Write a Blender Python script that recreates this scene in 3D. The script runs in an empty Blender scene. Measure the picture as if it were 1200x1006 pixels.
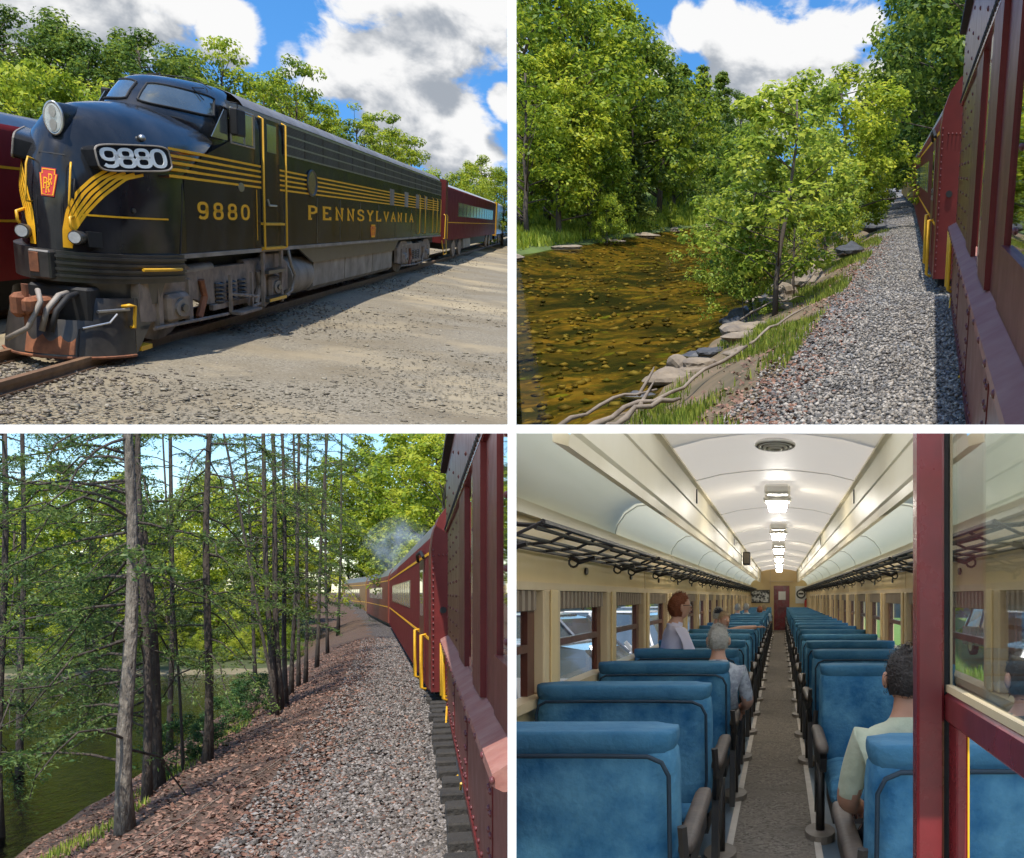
import bpy, bmesh, math, random
import numpy as np
from mathutils import Vector, Matrix

sc = bpy.context.scene
COL = sc.collection
rad = math.radians

# ---------------------------------------------------------------- camera
EYE = Vector((0, 0, 1.62))
cam_d = bpy.data.cameras.new('camera')
cam = bpy.data.objects.new('camera', cam_d)
COL.objects.link(cam)
cam.location = EYE
cam.rotation_euler = (rad(90), 0, 0)
cam_d.sensor_fit = 'HORIZONTAL'
cam_d.sensor_width = 36
cam_d.lens = 36.0
cam_d.shift_x = -0.26167
cam_d.shift_y = 0.16333
cam_d.clip_start = 0.05
cam_d.clip_end = 9000
sc.camera = cam

# ---------------------------------------------------------------- sky, sun, exposure
TO_SUN = Vector((0.02, -0.50, 0.85)).normalized()
world = bpy.data.worlds.new('World')
sc.world = world
world.use_nodes = True
wn, wl = world.node_tree.nodes, world.node_tree.links
wn.clear()


def wnode(t, **kw):
    n = wn.new(t)
    for k, v in kw.items():
        setattr(n, k, v)
    return n


def wmath(op, a, b=None, c=None, clamp=False):
    n = wnode('ShaderNodeMath', operation=op, use_clamp=clamp)
    for i, v in enumerate((a, b, c)):
        if v is None:
            continue
        if isinstance(v, (int, float)):
            n.inputs[i].default_value = v
        else:
            wl.new(v, n.inputs[i])
    return n.outputs[0]


sky = wnode('ShaderNodeTexSky', sky_type='NISHITA')
sky.sun_disc = False
sky.sun_elevation = math.asin(TO_SUN.z)
sky.sun_rotation = math.atan2(TO_SUN.x, TO_SUN.y)
sky.air_density = 1.0
sky.dust_density = 0.6
sky.ozone_density = 1.6
tc = wnode('ShaderNodeTexCoord')
DIR = tc.outputs['Generated']


def wnoise(scale, detail, rough, off=(0, 0, 0), vec=None, dist=0.0):
    mp = wnode('ShaderNodeMapping')
    mp.inputs['Location'].default_value = off
    mp.inputs['Scale'].default_value = (scale, scale, scale * 1.5)
    wl.new(vec or DIR, mp.inputs['Vector'])
    n = wnode('ShaderNodeTexNoise')
    n.inputs['Scale'].default_value = 1.0
    n.inputs['Detail'].default_value = detail
    n.inputs['Roughness'].default_value = rough
    n.inputs['Distortion'].default_value = dist
    wl.new(mp.outputs[0], n.inputs['Vector'])
    return n.outputs['Fac']


# bearing of each cloud bank (x east, y north, z up), its half width, strength
CLOUD_BANKS = [
    (-0.695, 1, 0.6033, 0.1056, 1.0), (-0.595, 1, 0.5867, 0.0333, 0.85), (-0.535, 1, 0.5508, 0.0344, 1.0), (-0.3992, 1, 0.5533, 0.0667, 1.0), (-0.3367, 1, 0.57, 0.0667, 1.0),
    (-0.3825, 1, 0.4908, 0.0667, 1.0), (-0.3242, 1, 0.4575, 0.0528, 1.0), (-0.4325, 1, 0.5117, 0.0444, 1.0), (-0.2742, 1, 0.5658, 0.0389, 1.0), (-0.2908, 1, 0.4242, 0.0333, 1.0),
    (-0.27, 1, 0.4825, 0.0194, 1.0), (-0.4783, 1, 0.5242, 0.0222, 0.8), (-0.0283, 1, 0.5175, 0.0639, 1.0), (0.0383, 1, 0.5367, 0.0639, 1.0), (0.0967, 1, 0.5033, 0.0389, 1.0),
    (-0.0883, 1, 0.5508, 0.025, 0.9), (0.0175, 1, 0.5783, 0.0278, 0.9), (0.08, 1, 0.5575, 0.0278, 0.85), (-0.0117, 1, 0.4742, 0.0444, 0.9),
    (-0.1158, 1, 0.5242, 0.0333, 0.85), (0.1217, 1, 0.5325, 0.025, 0.8), (-0.0575, 1, 0.5658, 0.025, 0.75),
    (.8, -.6, .5, .3, .9), (-.9, -.5, .6, .3, .9), (.3, -1, .7, .25, .8), (1.2, .6, .5, .25, .9), (-1.6, .4, .6, .3, .9), (.1, .1, 1, .2, .8), (.55, 1, .45, .16, .9)]


def cloud_density(vec, detail):
    """fair-weather cumulus: fractal noise gathered into banks at given bearings"""
    B = None
    for (x, y, z, r, amp) in CLOUD_BANKS:
        ds = wnode('ShaderNodeVectorMath', operation='DISTANCE')
        wl.new(vec, ds.inputs[0])
        ds.inputs[1].default_value = Vector((x, y, z)).normalized()
        m = wnode('ShaderNodeMapRange', interpolation_type='SMOOTHSTEP')
        m.inputs['From Min'].default_value = r * 1.25
        m.inputs['From Max'].default_value = r * .15
        m.inputs['To Max'].default_value = amp
        wl.new(ds.outputs['Value'], m.inputs['Value'])
        B = m.outputs[0] if B is None else wmath('MAXIMUM', B, m.outputs[0])
    n = wnoise(17.0, detail, 0.56, (3.1, 1.7, 0.4), vec, 0.25)
    d = wmath('MULTIPLY_ADD', n, 1.9, -0.95 - 0.36)
    return wmath('MULTIPLY_ADD', B, 0.80, d)


dens = cloud_density(DIR, 8)
shift = wnode('ShaderNodeVectorMath', operation='ADD')
wl.new(DIR, shift.inputs[0])
shift.inputs[1].default_value = Vector((0.008, -0.012, 0.030))
dens_up = cloud_density(shift.outputs[0], 5)
cover = wnode('ShaderNodeMapRange', interpolation_type='SMOOTHSTEP')
cover.inputs['From Min'].default_value = -0.06
cover.inputs['From Max'].default_value = 0.20
wl.new(dens, cover.inputs['Value'])
shade = wnode('ShaderNodeMapRange', interpolation_type='SMOOTHSTEP')
shade.inputs['From Min'].default_value = -0.02
shade.inputs['From Max'].default_value = 0.62
wl.new(wmath('ADD', wmath('MULTIPLY', dens, -0.55), wmath('MULTIPLY', dens_up, 1.35)), shade.inputs['Value'])
ramp = wnode('ShaderNodeValToRGB')
ramp.color_ramp.elements[0].color = (1, 1, 1, 1)
ramp.color_ramp.elements[1].color = (.40, .44, .50, 1)
ramp.color_ramp.elements[0].position = 0.0
ramp.color_ramp.elements[1].position = 1.0
wl.new(shade.outputs[0], ramp.inputs[0])
bright = wnode('ShaderNodeVectorMath', operation='SCALE')
wl.new(ramp.outputs[0], bright.inputs[0])
bright.inputs['Scale'].default_value = 3.7
mixc = wnode('ShaderNodeMix', data_type='RGBA')
hsv = wnode('ShaderNodeHueSaturation')
hsv.inputs['Saturation'].default_value = 1.35
wl.new(sky.outputs[0], hsv.inputs['Color'])
wl.new(cover.outputs[0], mixc.inputs['Factor'])
wl.new(hsv.outputs[0], mixc.inputs['A'])
wl.new(bright.outputs[0], mixc.inputs['B'])
bg = wnode('ShaderNodeBackground')
bg.inputs['Strength'].default_value = 0.135
wl.new(mixc.outputs['Result'], bg.inputs['Color'])
wo = wnode('ShaderNodeOutputWorld')
wl.new(bg.outputs[0], wo.inputs['Surface'])

sun_d = bpy.data.lights.new('sun', 'SUN')
sun_d.energy = 3.0
sun_d.angle = rad(0.6)
sun_d.color = (1.0, 0.95, 0.86)
sun = bpy.data.objects.new('sun', sun_d)
COL.objects.link(sun)
sun.location = (0, -10, 60)
sun.rotation_euler = TO_SUN.to_track_quat('Z', 'Y').to_euler()

sc.view_settings.view_transform = 'Standard'
sc.view_settings.look = 'None'
sc.view_settings.exposure = 0.95
sc.view_settings.gamma = 1.0
sc.view_settings.use_curve_mapping = False
sc.render.engine = 'CYCLES'
sc.cycles.max_bounces = 7
sc.cycles.diffuse_bounces = 4
sc.cycles.glossy_bounces = 4
sc.cycles.transmission_bounces = 6
sc.cycles.transparent_max_bounces = 8
sc.cycles.use_adaptive_sampling = True
sc.cycles.adaptive_threshold = 0.02
sc.cycles.use_denoising = True
sc.cycles.caustics_reflective = False
sc.cycles.caustics_refractive = False
sc.cycles.sample_clamp_indirect = 6.0

# ---------------------------------------------------------------- the four bays
# White bars, added as gutters, cross between four separate views, the bays.
# Everything of a bay ends at those gutters.
VGUTTER = -0.26167      # the upright gutter runs along x = VGUTTER * y
HGUTTER = 0.16333       # the level gutter runs along z = eye + HGUTTER * y
BAYS = {
    'yard':     [((1, -VGUTTER, 0)), ((0, HGUTTER, -1))],
    'river':    [((-1, VGUTTER, 0)), ((0, HGUTTER, -1))],
    'woods':    [((1, -VGUTTER, 0)), ((0, -HGUTTER, 1))],
    'carriage': [((-1, VGUTTER, 0)), ((0, -HGUTTER, 1))],
}
BAY = None


def bay_planes():
    return [Vector(n).normalized() for n in BAYS[BAY]] if BAY else []


def mat_from(R, L, U, origin, k=1.0):
    m = Matrix((R, L, U)).transposed().to_4x4()
    return Matrix.Translation(origin) @ m @ Matrix.Scale(k, 4)


def bay_frame(R, L, U, eye_height, k):
    """local frame of a bay: x across, y along its track, z up; the viewer stands eye_height above z = 0"""
    R, L, U = Vector(R), Vector(L), Vector(U)
    return mat_from(R, L, U, EYE - U * eye_height * k, k)


# ---------------------------------------------------------------- mesh builder
def tag(o, label=None, cat=None, group=None, kind=None):
    if label: o['label'] = label
    if cat: o['category'] = cat
    if group: o['group'] = group
    if kind: o['kind'] = kind
    return o


def empty(name, M, label=None, cat=None, group=None):
    o = bpy.data.objects.new(name, None)
    COL.objects.link(o)
    o.matrix_world = M
    o.empty_display_size = .2
    return tag(o, label, cat, group)


def wmat(o):
    """world matrix of an object without a depsgraph update"""
    m = o.matrix_basis.copy()
    p = o.parent
    while p is not None:
        m = p.matrix_basis @ m
        p = p.parent
    return m


class MB:
    def __init__(s):
        s.v, s.f = [], []

    def add(s, vs, fs):
        b = len(s.v)
        s.v += [tuple(p) for p in vs]
        s.f += [tuple(b + i for i in q) for q in fs]
        return s

    def box(s, x0, x1, y0, y1, z0, z1):
        vs = [(x, y, z) for z in (z0, z1) for y in (y0, y1) for x in (x0, x1)]
        return s.add(vs, [(0, 2, 3, 1), (4, 5, 7, 6), (0, 1, 5, 4), (2, 6, 7, 3), (0, 4, 6, 2), (1, 3, 7, 5)])

    def obox(s, c, ax, ay, az):
        c, ax, ay, az = Vector(c), Vector(ax), Vector(ay), Vector(az)
        vs = [c + ax * i + ay * j + az * k for k in (-1, 1) for j in (-1, 1) for i in (-1, 1)]
        return s.add(vs, [(0, 2, 3, 1), (4, 5, 7, 6), (0, 1, 5, 4), (2, 6, 7, 3), (0, 4, 6, 2), (1, 3, 7, 5)])

    def cbox(s, x0, x1, y0, y1, z0, z1, c):
        """box with chamfered edges"""
        c = min(c, (x1 - x0) * .45, (y1 - y0) * .45, (z1 - z0) * .45)
        bm = bmesh.new()
        pts = []
        for z, i in ((z0, 1), (z1, -1)):
            for y, j in ((y0, 1), (y1, -1)):
                for x, k in ((x0, 1), (x1, -1)):
                    pts += [(x, y + j * c, z + i * c), (x + k * c, y, z + i * c), (x + k * c, y + j * c, z)]
        for p in pts:
            bm.verts.new(p)
        r = bmesh.ops.convex_hull(bm, input=bm.verts)
        bmesh.ops.dissolve_limit(bm, angle_limit=.01, verts=bm.verts, edges=bm.edges)
        bm.verts.index_update()
        s.add([v.co for v in bm.verts], [[v.index for v in f.verts] for f in bm.faces])
        bm.free()
        return s

    def ring(s, c, n, r, k, up=None, ry=None):
        n = Vector(n).normalized()
        a = (Vector(up) if up else (Vector((0, 0, 1)) if abs(n.z) < .9 else Vector((0, 1, 0))))
        a = (a - n * a.dot(n)).normalized()
        b = n.cross(a)
        return [Vector(c) + (a * math.cos(2 * math.pi * i / k)) * (ry or r) + b * math.sin(2 * math.pi * i / k) * r for i in range(k)]

    def tube(s, pts, r, k=8, caps=True):
        pts = [Vector(p) for p in pts]
        n = len(pts)
        rr = r if isinstance(r, (list, tuple)) else [r] * n
        rings = []
        up = None
        for i, p in enumerate(pts):
            d = (pts[min(i + 1, n - 1)] - pts[max(i - 1, 0)])
            if d.length < 1e-9: d = Vector((0, 0, 1))
            d.normalize()
            if up is None:
                up = Vector((0, 0, 1)) if abs(d.z) < .9 else Vector((0, 1, 0))
            up = (up - d * up.dot(d))
            up = up.normalized() if up.length > 1e-5 else Vector((1, 0, 0))
            rings.append(s.ring(p, d, rr[i], k, up))
        vs = [v for q in rings for v in q]
        fs = [(i * k + j, i * k + (j + 1) % k, (i + 1) * k + (j + 1) % k, (i + 1) * k + j) for i in range(n - 1) for j in range(k)]
        if caps:
            fs += [tuple(reversed(range(k))), tuple((n - 1) * k + j for j in range(k))]
        return s.add(vs, fs)

    def disc(s, c, n, r, k=16, depth=.02, ry=None, up=None):
        n = Vector(n).normalized()
        a = s.ring(c, n, r, k, up, ry)
        b = [p + n * depth for p in a]
        return s.add(a + b, [tuple(reversed(range(k))), tuple(range(k, 2 * k))] + [(j, (j + 1) % k, k + (j + 1) % k, k + j) for j in range(k)])

    def grid(s, fn, nu, nv, closed_u=False):
        vs = [fn(i / nu, j / nv) for j in range(nv + 1) for i in range(nu + 1)]
        w = nu + 1
        return s.add(vs, [(j * w + i, j * w + i + 1, (j + 1) * w + i + 1, (j + 1) * w + i) for j in range(nv) for i in range(nu)])

    def prism(s, poly, fn, a, b):
        """polygon in a plane swept from a to b; fn(u, v, t) -> point"""
        k = len(poly)
        vs = [fn(u, v, a) for u, v in poly] + [fn(u, v, b) for u, v in poly]
        return s.add(vs, [tuple(reversed(range(k))), tuple(range(k, 2 * k))] + [(j, (j + 1) % k, k + (j + 1) % k, k + j) for j in range(k)])

    def ell(s, c, rx, ry, rz, nu=12, nv=8, rot=None):
        c = Vector(c)
        vs, fs = [], []
        for j in range(nv + 1):
            t = math.pi * j / nv
            for i in range(nu):
                p = 2 * math.pi * i / nu
                q = Vector((rx * math.sin(t) * math.cos(p), ry * math.sin(t) * math.sin(p), rz * math.cos(t)))
                vs.append(c + (rot @ q if rot else q))
        for j in range(nv):
            for i in range(nu):
                fs.append((j * nu + i, (j + 1) * nu + i, (j + 1) * nu + (i + 1) % nu, j * nu + (i + 1) % nu))
        return s.add(vs, fs)

    def ribbon(s, pts, w, fn, closed=False, h=.01):
        """flat stroke along a 2-d polyline, mapped to a surface by fn(u, v, height)"""
        pts = [Vector(p) for p in pts]
        n = len(pts)
        left, right = [], []
        for i, p in enumerate(pts):
            if closed:
                a, b = pts[i - 1], pts[(i + 1) % n]
                d = (b - a).normalized()
                nn, sc_ = Vector((-d.y, d.x)), 1
            else:
                d0 = (p - pts[i - 1]).normalized() if i > 0 else None
                d1 = (pts[i + 1] - p).normalized() if i < n - 1 else None
                d0 = d0 or d1
                d1 = d1 or d0
                d = (d0 + d1)
                d = d.normalized() if d.length > 1e-6 else d0
                nn = Vector((-d.y, d.x))
                sc_ = 1 / max(.5, abs(d.dot(d0)))
            left.append(p + nn * w * .5 * sc_)
            right.append(p - nn * w * .5 * sc_)
        m = n if closed else n - 1
        vs = []
        for l, r in zip(left, right):
            vs += [fn(l.x, l.y, h), fn(r.x, r.y, h), fn(l.x, l.y, 0), fn(r.x, r.y, 0)]
        fs = []
        for i in range(m):
            a, b = 4 * i, 4 * ((i + 1) % n)
            fs += [(a, a + 1, b + 1, b), (a, b, b + 2, a + 2), (a + 1, a + 3, b + 3, b + 1)]
        return s.add(vs, fs)

    def build(s, name, mat, parent=None, smooth=False, M=None, bay=True):
        me = bpy.data.meshes.new(name)
        o = bpy.data.objects.new(name, me)
        if parent is not None:
            o.parent = parent
        if M is not None:
            o.matrix_basis = M
        me.from_pydata(s.v, [], s.f)
        me.update()
        if bay and BAY:
            clip_mesh(me, wmat(o))
        if smooth is not False and len(me.polygons):
            me.polygons.foreach_set('use_smooth', [True] * len(me.polygons))
            if smooth is not True:
                me.set_sharp_from_angle(angle=rad(smooth))
        me.materials.append(mat)
        if len(me.vertices) == 0:
            bpy.data.objects.remove(o)
            return None
        COL.objects.link(o)
        return o


def clip_mesh(me, M):
    """stop a mesh at the gutter planes of its bay"""
    n = len(me.vertices)
    if n == 0:
        return
    co = np.empty(n * 3)
    me.vertices.foreach_get('co', co)
    co = co.reshape(-1, 3)
    Mn = np.array(M)
    wco = co @ Mn[:3, :3].T + Mn[:3, 3] - np.array(EYE)
    for pn in bay_planes():
        d = wco @ np.array(pn)
        if d.max() <= 0:
            continue
        bm = bmesh.new()
        bm.from_mesh(me)
        inv = M.inverted()
        no = M.to_3x3().transposed() @ pn
        bmesh.ops.bisect_plane(bm, geom=bm.verts[:] + bm.edges[:] + bm.faces[:], dist=1e-6,
                               plane_co=inv @ EYE, plane_no=no, clear_outer=True)
        bm.to_mesh(me)
        bm.free()
        n = len(me.vertices)
        if n == 0:
            return
        co = np.empty(n * 3)
        me.vertices.foreach_get('co', co)
        wco = co.reshape(-1, 3) @ Mn[:3, :3].T + Mn[:3, 3] - np.array(EYE)


def np_mesh(name, V, Fq):
    """mesh from numpy verts and equal-sized faces"""
    me = bpy.data.meshes.new(name)
    V = np.asarray(V, dtype=np.float32).reshape(-1, 3)
    Fq = np.asarray(Fq, dtype=np.int32)
    k = Fq.shape[1]
    me.vertices.add(len(V))
    me.vertices.foreach_set('co', V.ravel())
    me.loops.add(Fq.size)
    me.loops.foreach_set('vertex_index', Fq.ravel())
    me.polygons.add(len(Fq))
    me.polygons.foreach_set('loop_start', np.arange(0, Fq.size, k, dtype=np.int32))
    me.update(calc_edges=True)
    return me


def copy_tree(o, M=None, parent=None):
    c = o.copy()
    COL.objects.link(c)
    c.parent = parent
    if M is not None:
        c.matrix_basis = M
    for ch in list(o.children):
        copy_tree(ch, None, c)
    return c


# ---------------------------------------------------------------- materials
MATS = {}


def mat(name, col, rough=.6, metal=0.0, col2=None, scale=6.0, contrast=.5, bump=0.0, bscale=None, coat=0.0,
        spec=.5, stretch=(1, 1, 1), fine=0.0, detail=6, vary=False):
    if name in MATS:
        return MATS[name]
    m = bpy.data.materials.new(name)
    MATS[name] = m
    m.use_nodes = True
    nt = m.node_tree
    N, Lk = nt.nodes, nt.links
    b = N['Principled BSDF']
    b.inputs['Roughness'].default_value = rough
    b.inputs['Metallic'].default_value = metal
    b.inputs['Specular IOR Level'].default_value = spec
    b.inputs['Coat Weight'].default_value = coat
    b.inputs['Coat Roughness'].default_value = .12
    col = tuple(col) + (1,)
    c2 = tuple(col2) + (1,) if col2 else tuple(c * .72 for c in col[:3]) + (1,)
    t = N.new('ShaderNodeTexCoord')
    mp = N.new('ShaderNodeMapping')
    mp.inputs['Scale'].default_value = stretch
    Lk.new(t.outputs['Object'], mp.inputs['Vector'])
    if vary:
        oi = N.new('ShaderNodeObjectInfo')
        ml = N.new('ShaderNodeMath')
        ml.operation = 'MULTIPLY'
        ml.inputs[1].default_value = 37.0
        Lk.new(oi.outputs['Random'], ml.inputs[0])
        Lk.new(ml.outputs[0], mp.inputs['Location'])
    n = N.new('ShaderNodeTexNoise')
    n.inputs['Scale'].default_value = scale
    n.inputs['Detail'].default_value = detail
    n.inputs['Roughness'].default_value = .6
    Lk.new(mp.outputs[0], n.inputs['Vector'])
    r = N.new('ShaderNodeMapRange')
    r.inputs['From Min'].default_value = .5 - contrast * .5
    r.inputs['From Max'].default_value = .5 + contrast * .5
    Lk.new(n.outputs['Fac'], r.inputs['Value'])
    mx = N.new('ShaderNodeMix')
    mx.data_type = 'RGBA'
    mx.inputs['A'].default_value = col
    mx.inputs['B'].default_value = c2
    Lk.new(r.outputs[0], mx.inputs['Factor'])
    Lk.new(mx.outputs['Result'], b.inputs['Base Color'])
    rr = N.new('ShaderNodeMapRange')
    rr.inputs['To Min'].default_value = max(.02, rough - .1)
    rr.inputs['To Max'].default_value = min(1, rough + .14)
    Lk.new(n.outputs['Fac'], rr.inputs['Value'])
    Lk.new(rr.outputs[0], b.inputs['Roughness'])
    if bump:
        n2 = N.new('ShaderNodeTexNoise')
        n2.inputs['Scale'].default_value = bscale or scale * 4
        n2.inputs['Detail'].default_value = 5
        Lk.new(mp.outputs[0], n2.inputs['Vector'])
        bp = N.new('ShaderNodeBump')
        bp.inputs['Strength'].default_value = bump
        bp.inputs['Distance'].default_value = .02
        Lk.new(n2.outputs['Fac'], bp.inputs['Height'])
        Lk.new(bp.outputs[0], b.inputs['Normal'])
    return m


def leaf_mat(name, c_dark, c_mid, c_light, trans=.35):
    if name in MATS:
        return MATS[name]
    m = bpy.data.materials.new(name)
    MATS[name] = m
    m.use_nodes = True
    N, Lk = m.node_tree.nodes, m.node_tree.links
    N.clear()
    g = N.new('ShaderNodeNewGeometry')
    oi = N.new('ShaderNodeObjectInfo')
    t = N.new('ShaderNodeTexCoord')
    n = N.new('ShaderNodeTexNoise')
    n.inputs['Scale'].default_value = 5
    n.inputs['Detail'].default_value = 2
    Lk.new(t.outputs['Object'], n.inputs['Vector'])
    a = N.new('ShaderNodeMath'); a.operation = 'MULTIPLY_ADD'
    Lk.new(g.outputs['Random Per Island'], a.inputs[0]); a.inputs[1].default_value = .45
    Lk.new(n.outputs['Fac'], a.inputs[2])
    a2 = N.new('ShaderNodeMath'); a2.operation = 'MULTIPLY_ADD'
    Lk.new(oi.outputs['Random'], a2.inputs[0]); a2.inputs[1].default_value = .22
    Lk.new(a.outputs[0], a2.inputs[2])
    r = N.new('ShaderNodeValToRGB')
    r.color_ramp.elements[0].position = .42
    r.color_ramp.elements[0].color = tuple(c_dark) + (1,)
    r.color_ramp.elements[1].position = 1.12
    r.color_ramp.elements[1].color = tuple(c_light) + (1,)
    e = r.color_ramp.elements.new(.8)
    e.color = tuple(c_mid) + (1,)
    Lk.new(a2.outputs[0], r.inputs[0])
    d = N.new('ShaderNodeBsdfPrincipled')
    d.inputs['Roughness'].default_value = .5
    d.inputs['Specular IOR Level'].default_value = .3
    Lk.new(r.outputs[0], d.inputs['Base Color'])
    tr = N.new('ShaderNodeBsdfTranslucent')
    hs = N.new('ShaderNodeHueSaturation')
    hs.inputs['Hue'].default_value = .485
    hs.inputs['Value'].default_value = 1.5
    Lk.new(r.outputs[0], hs.inputs['Color'])
    Lk.new(hs.outputs[0], tr.inputs['Color'])
    mx = N.new('ShaderNodeMixShader')
    mx.inputs[0].default_value = trans
    Lk.new(d.outputs[0], mx.inputs[1])
    Lk.new(tr.outputs[0], mx.inputs[2])
    o = N.new('ShaderNodeOutputMaterial')
    Lk.new(mx.outputs[0], o.inputs['Surface'])
    return m


def island_mat(name, cols, rough=.85, fresh=.0):
    """loose pieces (stones, fallen leaves): each island takes its own colour"""
    if name in MATS:
        return MATS[name]
    m = bpy.data.materials.new(name)
    MATS[name] = m
    m.use_nodes = True
    N, Lk = m.node_tree.nodes, m.node_tree.links
    b = N['Principled BSDF']
    b.inputs['Roughness'].default_value = rough
    g = N.new('ShaderNodeNewGeometry')
    r = N.new('ShaderNodeValToRGB')
    r.color_ramp.interpolation = 'LINEAR'
    while len(r.color_ramp.elements) < len(cols):
        r.color_ramp.elements.new(.5)
    for i, c in enumerate(cols):
        r.color_ramp.elements[i].position = i / (len(cols) - 1)
        r.color_ramp.elements[i].color = tuple(c) + (1,)
    Lk.new(g.outputs['Random Per Island'], r.inputs[0])
    Lk.new(r.outputs[0], b.inputs['Base Color'])
    return m


def ground_mat(name, layers, bump=.5, bscale=40., rough=.9, cell=None, cellcols=None, bdist=.02):
    """layers: base colour + [(colour, noise scale, from, to)] ; optional stone cells"""
    if name in MATS:
        return MATS[name]
    m = bpy.data.materials.new(name)
    MATS[name] = m
    m.use_nodes = True
    N, Lk = m.node_tree.nodes, m.node_tree.links
    b = N['Principled BSDF']
    b.inputs['Roughness'].default_value = rough
    b.inputs['Specular IOR Level'].default_value = .25
    t = N.new('ShaderNodeTexCoord')
    prev = None
    if cell:
        v = N.new('ShaderNodeTexVoronoi')
        v.inputs['Scale'].default_value = cell
        Lk.new(t.outputs['Object'], v.inputs['Vector'])
        sx = N.new('ShaderNodeSeparateColor')
        Lk.new(v.outputs['Color'], sx.inputs[0])
        r = N.new('ShaderNodeValToRGB')
        while len(r.color_ramp.elements) < len(cellcols):
            r.color_ramp.elements.new(.5)
        for i, c in enumerate(cellcols):
            r.color_ramp.elements[i].position = i / (len(cellcols) - 1)
            r.color_ramp.elements[i].color = tuple(c) + (1,)
        Lk.new(sx.outputs[0], r.inputs[0])
        prev = r.outputs[0]
    for i, (c, s_, f0, f1) in enumerate(layers):
        n = N.new('ShaderNodeTexNoise')
        n.inputs['Scale'].default_value = s_
        n.inputs['Detail'].default_value = 6
        n.inputs['Roughness'].default_value = .62
        Lk.new(t.outputs['Object'], n.inputs['Vector'])
        mr = N.new('ShaderNodeMapRange')
        mr.inputs['From Min'].default_value = f0
        mr.inputs['From Max'].default_value = f1
        Lk.new(n.outputs['Fac'], mr.inputs['Value'])
        mx = N.new('ShaderNodeMix')
        mx.data_type = 'RGBA'
        if prev is None:
            mx.inputs['A'].default_value = tuple(c) + (1,)
        else:
            Lk.new(prev, mx.inputs['A'])
        mx.inputs['B'].default_value = tuple(c) + (1,)
        Lk.new(mr.outputs[0], mx.inputs['Factor'])
        prev = mx.outputs['Result']
    Lk.new(prev, b.inputs['Base Color'])
    if bump:
        bp = N.new('ShaderNodeBump')
        bp.inputs['Strength'].default_value = bump
        bp.inputs['Distance'].default_value = bdist
        if cell:
            Lk.new(v.outputs['Distance'], bp.inputs['Height'])
            bp.invert = True
        else:
            n2 = N.new('ShaderNodeTexNoise')
            n2.inputs['Scale'].default_value = bscale
            n2.inputs['Detail'].default_value = 6
            Lk.new(t.outputs['Object'], n2.inputs['Vector'])
            Lk.new(n2.outputs['Fac'], bp.inputs['Height'])
        Lk.new(bp.outputs[0], b.inputs['Normal'])
    return m


def glass_mat(name, tint=(.9, .95, .95), trans=.75, rough=.02, refl=1.0):
    if name in MATS:
        return MATS[name]
    m = bpy.data.materials.new(name)
    MATS[name] = m
    m.use_nodes = True
    N, Lk = m.node_tree.nodes, m.node_tree.links
    N.clear()
    tr = N.new('ShaderNodeBsdfTransparent')
    tr.inputs[0].default_value = tuple(tint) + (1,)
    gl = N.new('ShaderNodeBsdfGlossy')
    gl.inputs['Roughness'].default_value = rough
    fr = N.new('ShaderNodeFresnel')
    fr.inputs[0].default_value = 1.5
    ad = N.new('ShaderNodeMath'); ad.operation = 'MULTIPLY_ADD'
    Lk.new(fr.outputs[0], ad.inputs[0]); ad.inputs[1].default_value = refl; ad.inputs[2].default_value = max(0, 1 - trans - .04)
    ad.use_clamp = True
    mx = N.new('ShaderNodeMixShader')
    Lk.new(ad.outputs[0], mx.inputs[0])
    Lk.new(tr.outputs[0], mx.inputs[1])
    Lk.new(gl.outputs[0], mx.inputs[2])
    o = N.new('ShaderNodeOutputMaterial')
    Lk.new(mx.outputs[0], o.inputs['Surface'])
    return m


LEAF_WOOD = leaf_mat('leaf_wood', (.035, .08, .008), (.16, .25, .022), (.38, .44, .04), .42)
LEAF_DEEP = leaf_mat('leaf_deep', (.024, .06, .01), (.085, .155, .024), (.22, .29, .04), .38)
LEAF_LIME = leaf_mat('leaf_lime', (.06, .12, .01), (.22, .31, .024), (.44, .48, .05), .45)
LEAF_BIRCH = leaf_mat('leaf_sycamore', (.05, .11, .012), (.19, .28, .03), (.42, .48, .07), .45)
LEAF_NEEDLE = leaf_mat('leaf_needle', (.03, .065, .02), (.07, .135, .035), (.16, .22, .055), .35)
BARK = mat('bark', (.10, .075, .055), .9, 0, (.035, .028, .022), 9, .4, .9, 30, stretch=(1, 1, .25))
BARK_GREY = mat('bark_lichen', (.27, .23, .18), .9, 0, (.075, .06, .048), 10, .35, 1.0, 26, stretch=(1, 1, .3))

# ---------------------------------------------------------------- trees


def leaf_quads(rng, pos, nrm, size, aspect=.62, jitter=.35):
    """a folded diamond leaf at each position"""
    n = len(pos)
    nrm = nrm + rng.normal(0, jitter, (n, 3))
    nrm /= np.linalg.norm(nrm, axis=1)[:, None] + 1e-9
    t = rng.normal(0, 1, (n, 3))
    t -= nrm * (t * nrm).sum(1)[:, None]
    t /= np.linalg.norm(t, axis=1)[:, None] + 1e-9
    b = np.cross(nrm, t)
    s = size * rng.uniform(.45, 1.5, n)[:, None]
    V = np.empty((n, 4, 3))
    V[:, 0] = pos - t * s * .5
    V[:, 1] = pos + b * s * aspect * .5 + nrm * s * .12
    V[:, 2] = pos + t * s * .5
    V[:, 3] = pos - b * s * aspect * .5 + nrm * s * .12
    return V


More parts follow.
